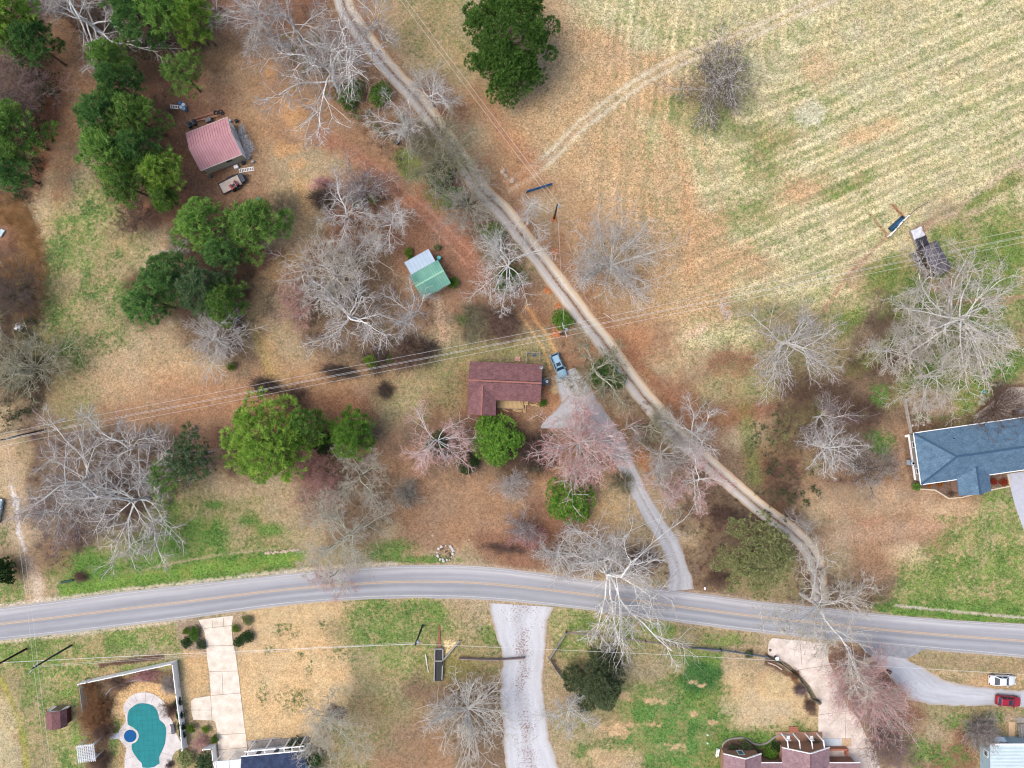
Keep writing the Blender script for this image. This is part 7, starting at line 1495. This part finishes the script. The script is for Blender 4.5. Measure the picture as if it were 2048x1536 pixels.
# ------------------------------------------------------------------ utility poles and wires
PW = mat('pole_wood', (84,70,58), .9, .2, 4, stretch=(4,4,.4)); PG = mat('pole_green', (60,84,70), .9, .2, 4); PR = mat('pole_dark_red', (64,40,40), .9, .2, 4); INS = mat('insulator', (206,210,214), .3, .05)
def pole(px, py, h, label, m=PW, top=None, arm=None, xf=False, lean=None):
    f = P(px, py, 0); tp_ = Vector(lean)-f if lean is not None else Vector((0,0,h)); t = thing('utility_pole', label, 'utility pole', f)
    MB().tube([(0,0,-.3), tuple(tp_*.5), tuple(tp_)], [.20,.16,.13], 10).build('pole', m, t)
    if arm is not None:
        d = Vector((math.cos(arm), math.sin(arm), 0)); o = MB().bar(tp_-d*1.3+Vector((0,0,-.4)), tp_+d*1.3+Vector((0,0,-.4)), .12, .14).build('crossarm', mat('grey_arm',(196,192,186)), t)
        for k in (-1.2,-.5,.5,1.2): p = tp_+d*k+Vector((0,0,-.33)); MB().lathe([(.05,0),(.09,.05),(.05,.1),(.08,.15),(.04,.22)], 8, tuple(p)).build('insulator', INS, o)
    if xf:
        q = tp_+Vector((.35,.1,-1.6)); o = MB().lathe([(.24,0),(.27,.05),(.27,.75),(.2,.82),(.01,.85)], 14, tuple(q)).build('transformer', mat('transformer_grey',(200,204,208),.4), t); MB().lathe([(.04,.8),(.06,.95),(.03,1.1)], 8, (q.x+.08,q.y,q.z)).build('bushing', INS, o); MB().bar(tp_+Vector((0,0,-1.2)), tuple(q+Vector((-.2,0,.4))), .08).build('bracket', METAL, t)
    return f+tp_
WIREM = mat('bright_wire', (214,216,214), .4, .05, 2, k=.8); 
def wire(a, b, label, sag=.5, r=.017, n=14, group=None):
    a, b = Vector(a), Vector(b); pts = []
    for i in range(n+1): q = i/n; p = a.lerp(b, q); p.z -= 4*sag*q*(1-q); pts.append(p)
    o = MB().tube(pts, r, 5).build('power_line', WIREM); tag(o, label, 'wire', group)
hA = 9.8
p2 = pole(1121,668,hA,'pole with a pale crossarm between the silver car and the lane', PW, arm=math.radians(-72), xf=True)
p1 = pole(1108,437,9.6,'utility pole in orange soil below the blue gate', PW, xf=True)
p3 = pole(86,860,9.6,'utility pole at the left edge below the bare bush-tree', PW, lean=P(2,880,9.6))
pole(2420,375,hA,'utility pole far outside at the right', PW, arm=math.radians(-72)); pole(560,-330,9.6,'utility pole far outside at the top', PW); pole(-420,990,9.6,'utility pole far outside at the left', PW)
for i, (yl, ym, yr, dz) in enumerate(((868,651,456,0),(880,661,471,0),(882.5,663,473.5,-.4),(893,672,484,0))):
    z = hA-.3+dz; nm = ['upper','second','third','lower'][i]
    a = P(0,yl,z); m_ = P(1129+i*.8,ym,z); b = P(2048,yr,z); far = P(2420,yr-.205*372,z); fl_ = P(-420,yl+82,z)
    wire(m_, P(60,yl-12,z), '%s wire of the line crossing above the red-brown house towards the left edge' % nm, .35); wire(P(60,yl-12,z), fl_, '%s wire leaving the left pole over the picture edge' % nm, .3); wire(m_, far, '%s wire crossing the hay field towards the right edge' % nm, .4)
wire(p1-Vector((0,0,.3)), p2-Vector((0,0,.5)), 'single wire running between the two poles along the lane', .4)
for k in (-.35,.35): wire(p1+Vector((k*.8,k*.6,-.2)), Vector((*P(560,-330,9.3).xy,9.3))+Vector((k,k*.7,0)), '%s wire of the pair rising to the top edge beside the great evergreen' % ('left' if k < 0 else 'right'), .3)
pm = pole(845,1251,9.4,'greenish utility pole with a transformer below the main road', PG, xf=True)
pa_ = pole(52,1298,10.2,'dark red-brown pole at the left edge below the main road', PR); pb_ = pole(142,1291,10.0,'dark green pole left of the white pool fence', PG, arm=.9)
z_ = 5.4; A1 = P(10,1325,z_); Mm = P(829,1288,8.4)
wire(A1, Mm, 'thick bright cable running from the left edge to the transformer pole', .35, .034); wire(A1, P(-420,1352,z_), 'bright cable leaving the dark red-brown pole over the left edge', .2, .034)
wire(Mm, P(1346,1310,7.6), 'bright cable right of the transformer pole over the white gravel drive', .1, .026); wire(P(1346,1310,7.6), P(2300,1364,7.2), 'bright cable over the pink driveway towards the white car', .2, .026)
wire(pb_-Vector((0,0,.4)), pm-Vector((0,0,.8)), 'thin upper wire between the dark green pole and the transformer pole', .4, .013); wire(pb_-Vector((0,0,1.0)), pm-Vector((0,0,1.4)), 'thin lower wire between the dark green pole and the transformer pole', .5, .013)
for k, lb in ((0,'left'),(1,'right')):
    e = Vector((k*.7,k*.3,-.3)); wire(p3+e, pb_+e, '%s wire of the pair following the left dirt drive' % lb, .5, .014); wire(pb_+e, P(128+k*12,1900,9), '%s wire of the pair crossing the lower left lawn' % lb, .3, .014)
# guy brace with yellow guard
t = thing('guy_wire', 'slanting pale guy wire with a yellow guard beside the left edge pole', 'guy wire'); a = P(131,837,.0); b = p3; q = a.lerp(b, .42); MB().tube([a, a.lerp(b,.2)], .12, 8).build('white_guard', WHITE, t); MB().tube([a.lerp(b,.2), q], .10, 8).build('yellow_guard', mat('yellow_guard',(214,200,110)), t); MB().tube([q, b], .03, 6).build('wire', WIREM, t)
# leftover prototypes that were never placed
for k, v_ in PROTO.items():
    if not v_[2]:
        for c in v_[1]: bpy.data.objects.remove(c)
        bpy.data.objects.remove(v_[0])
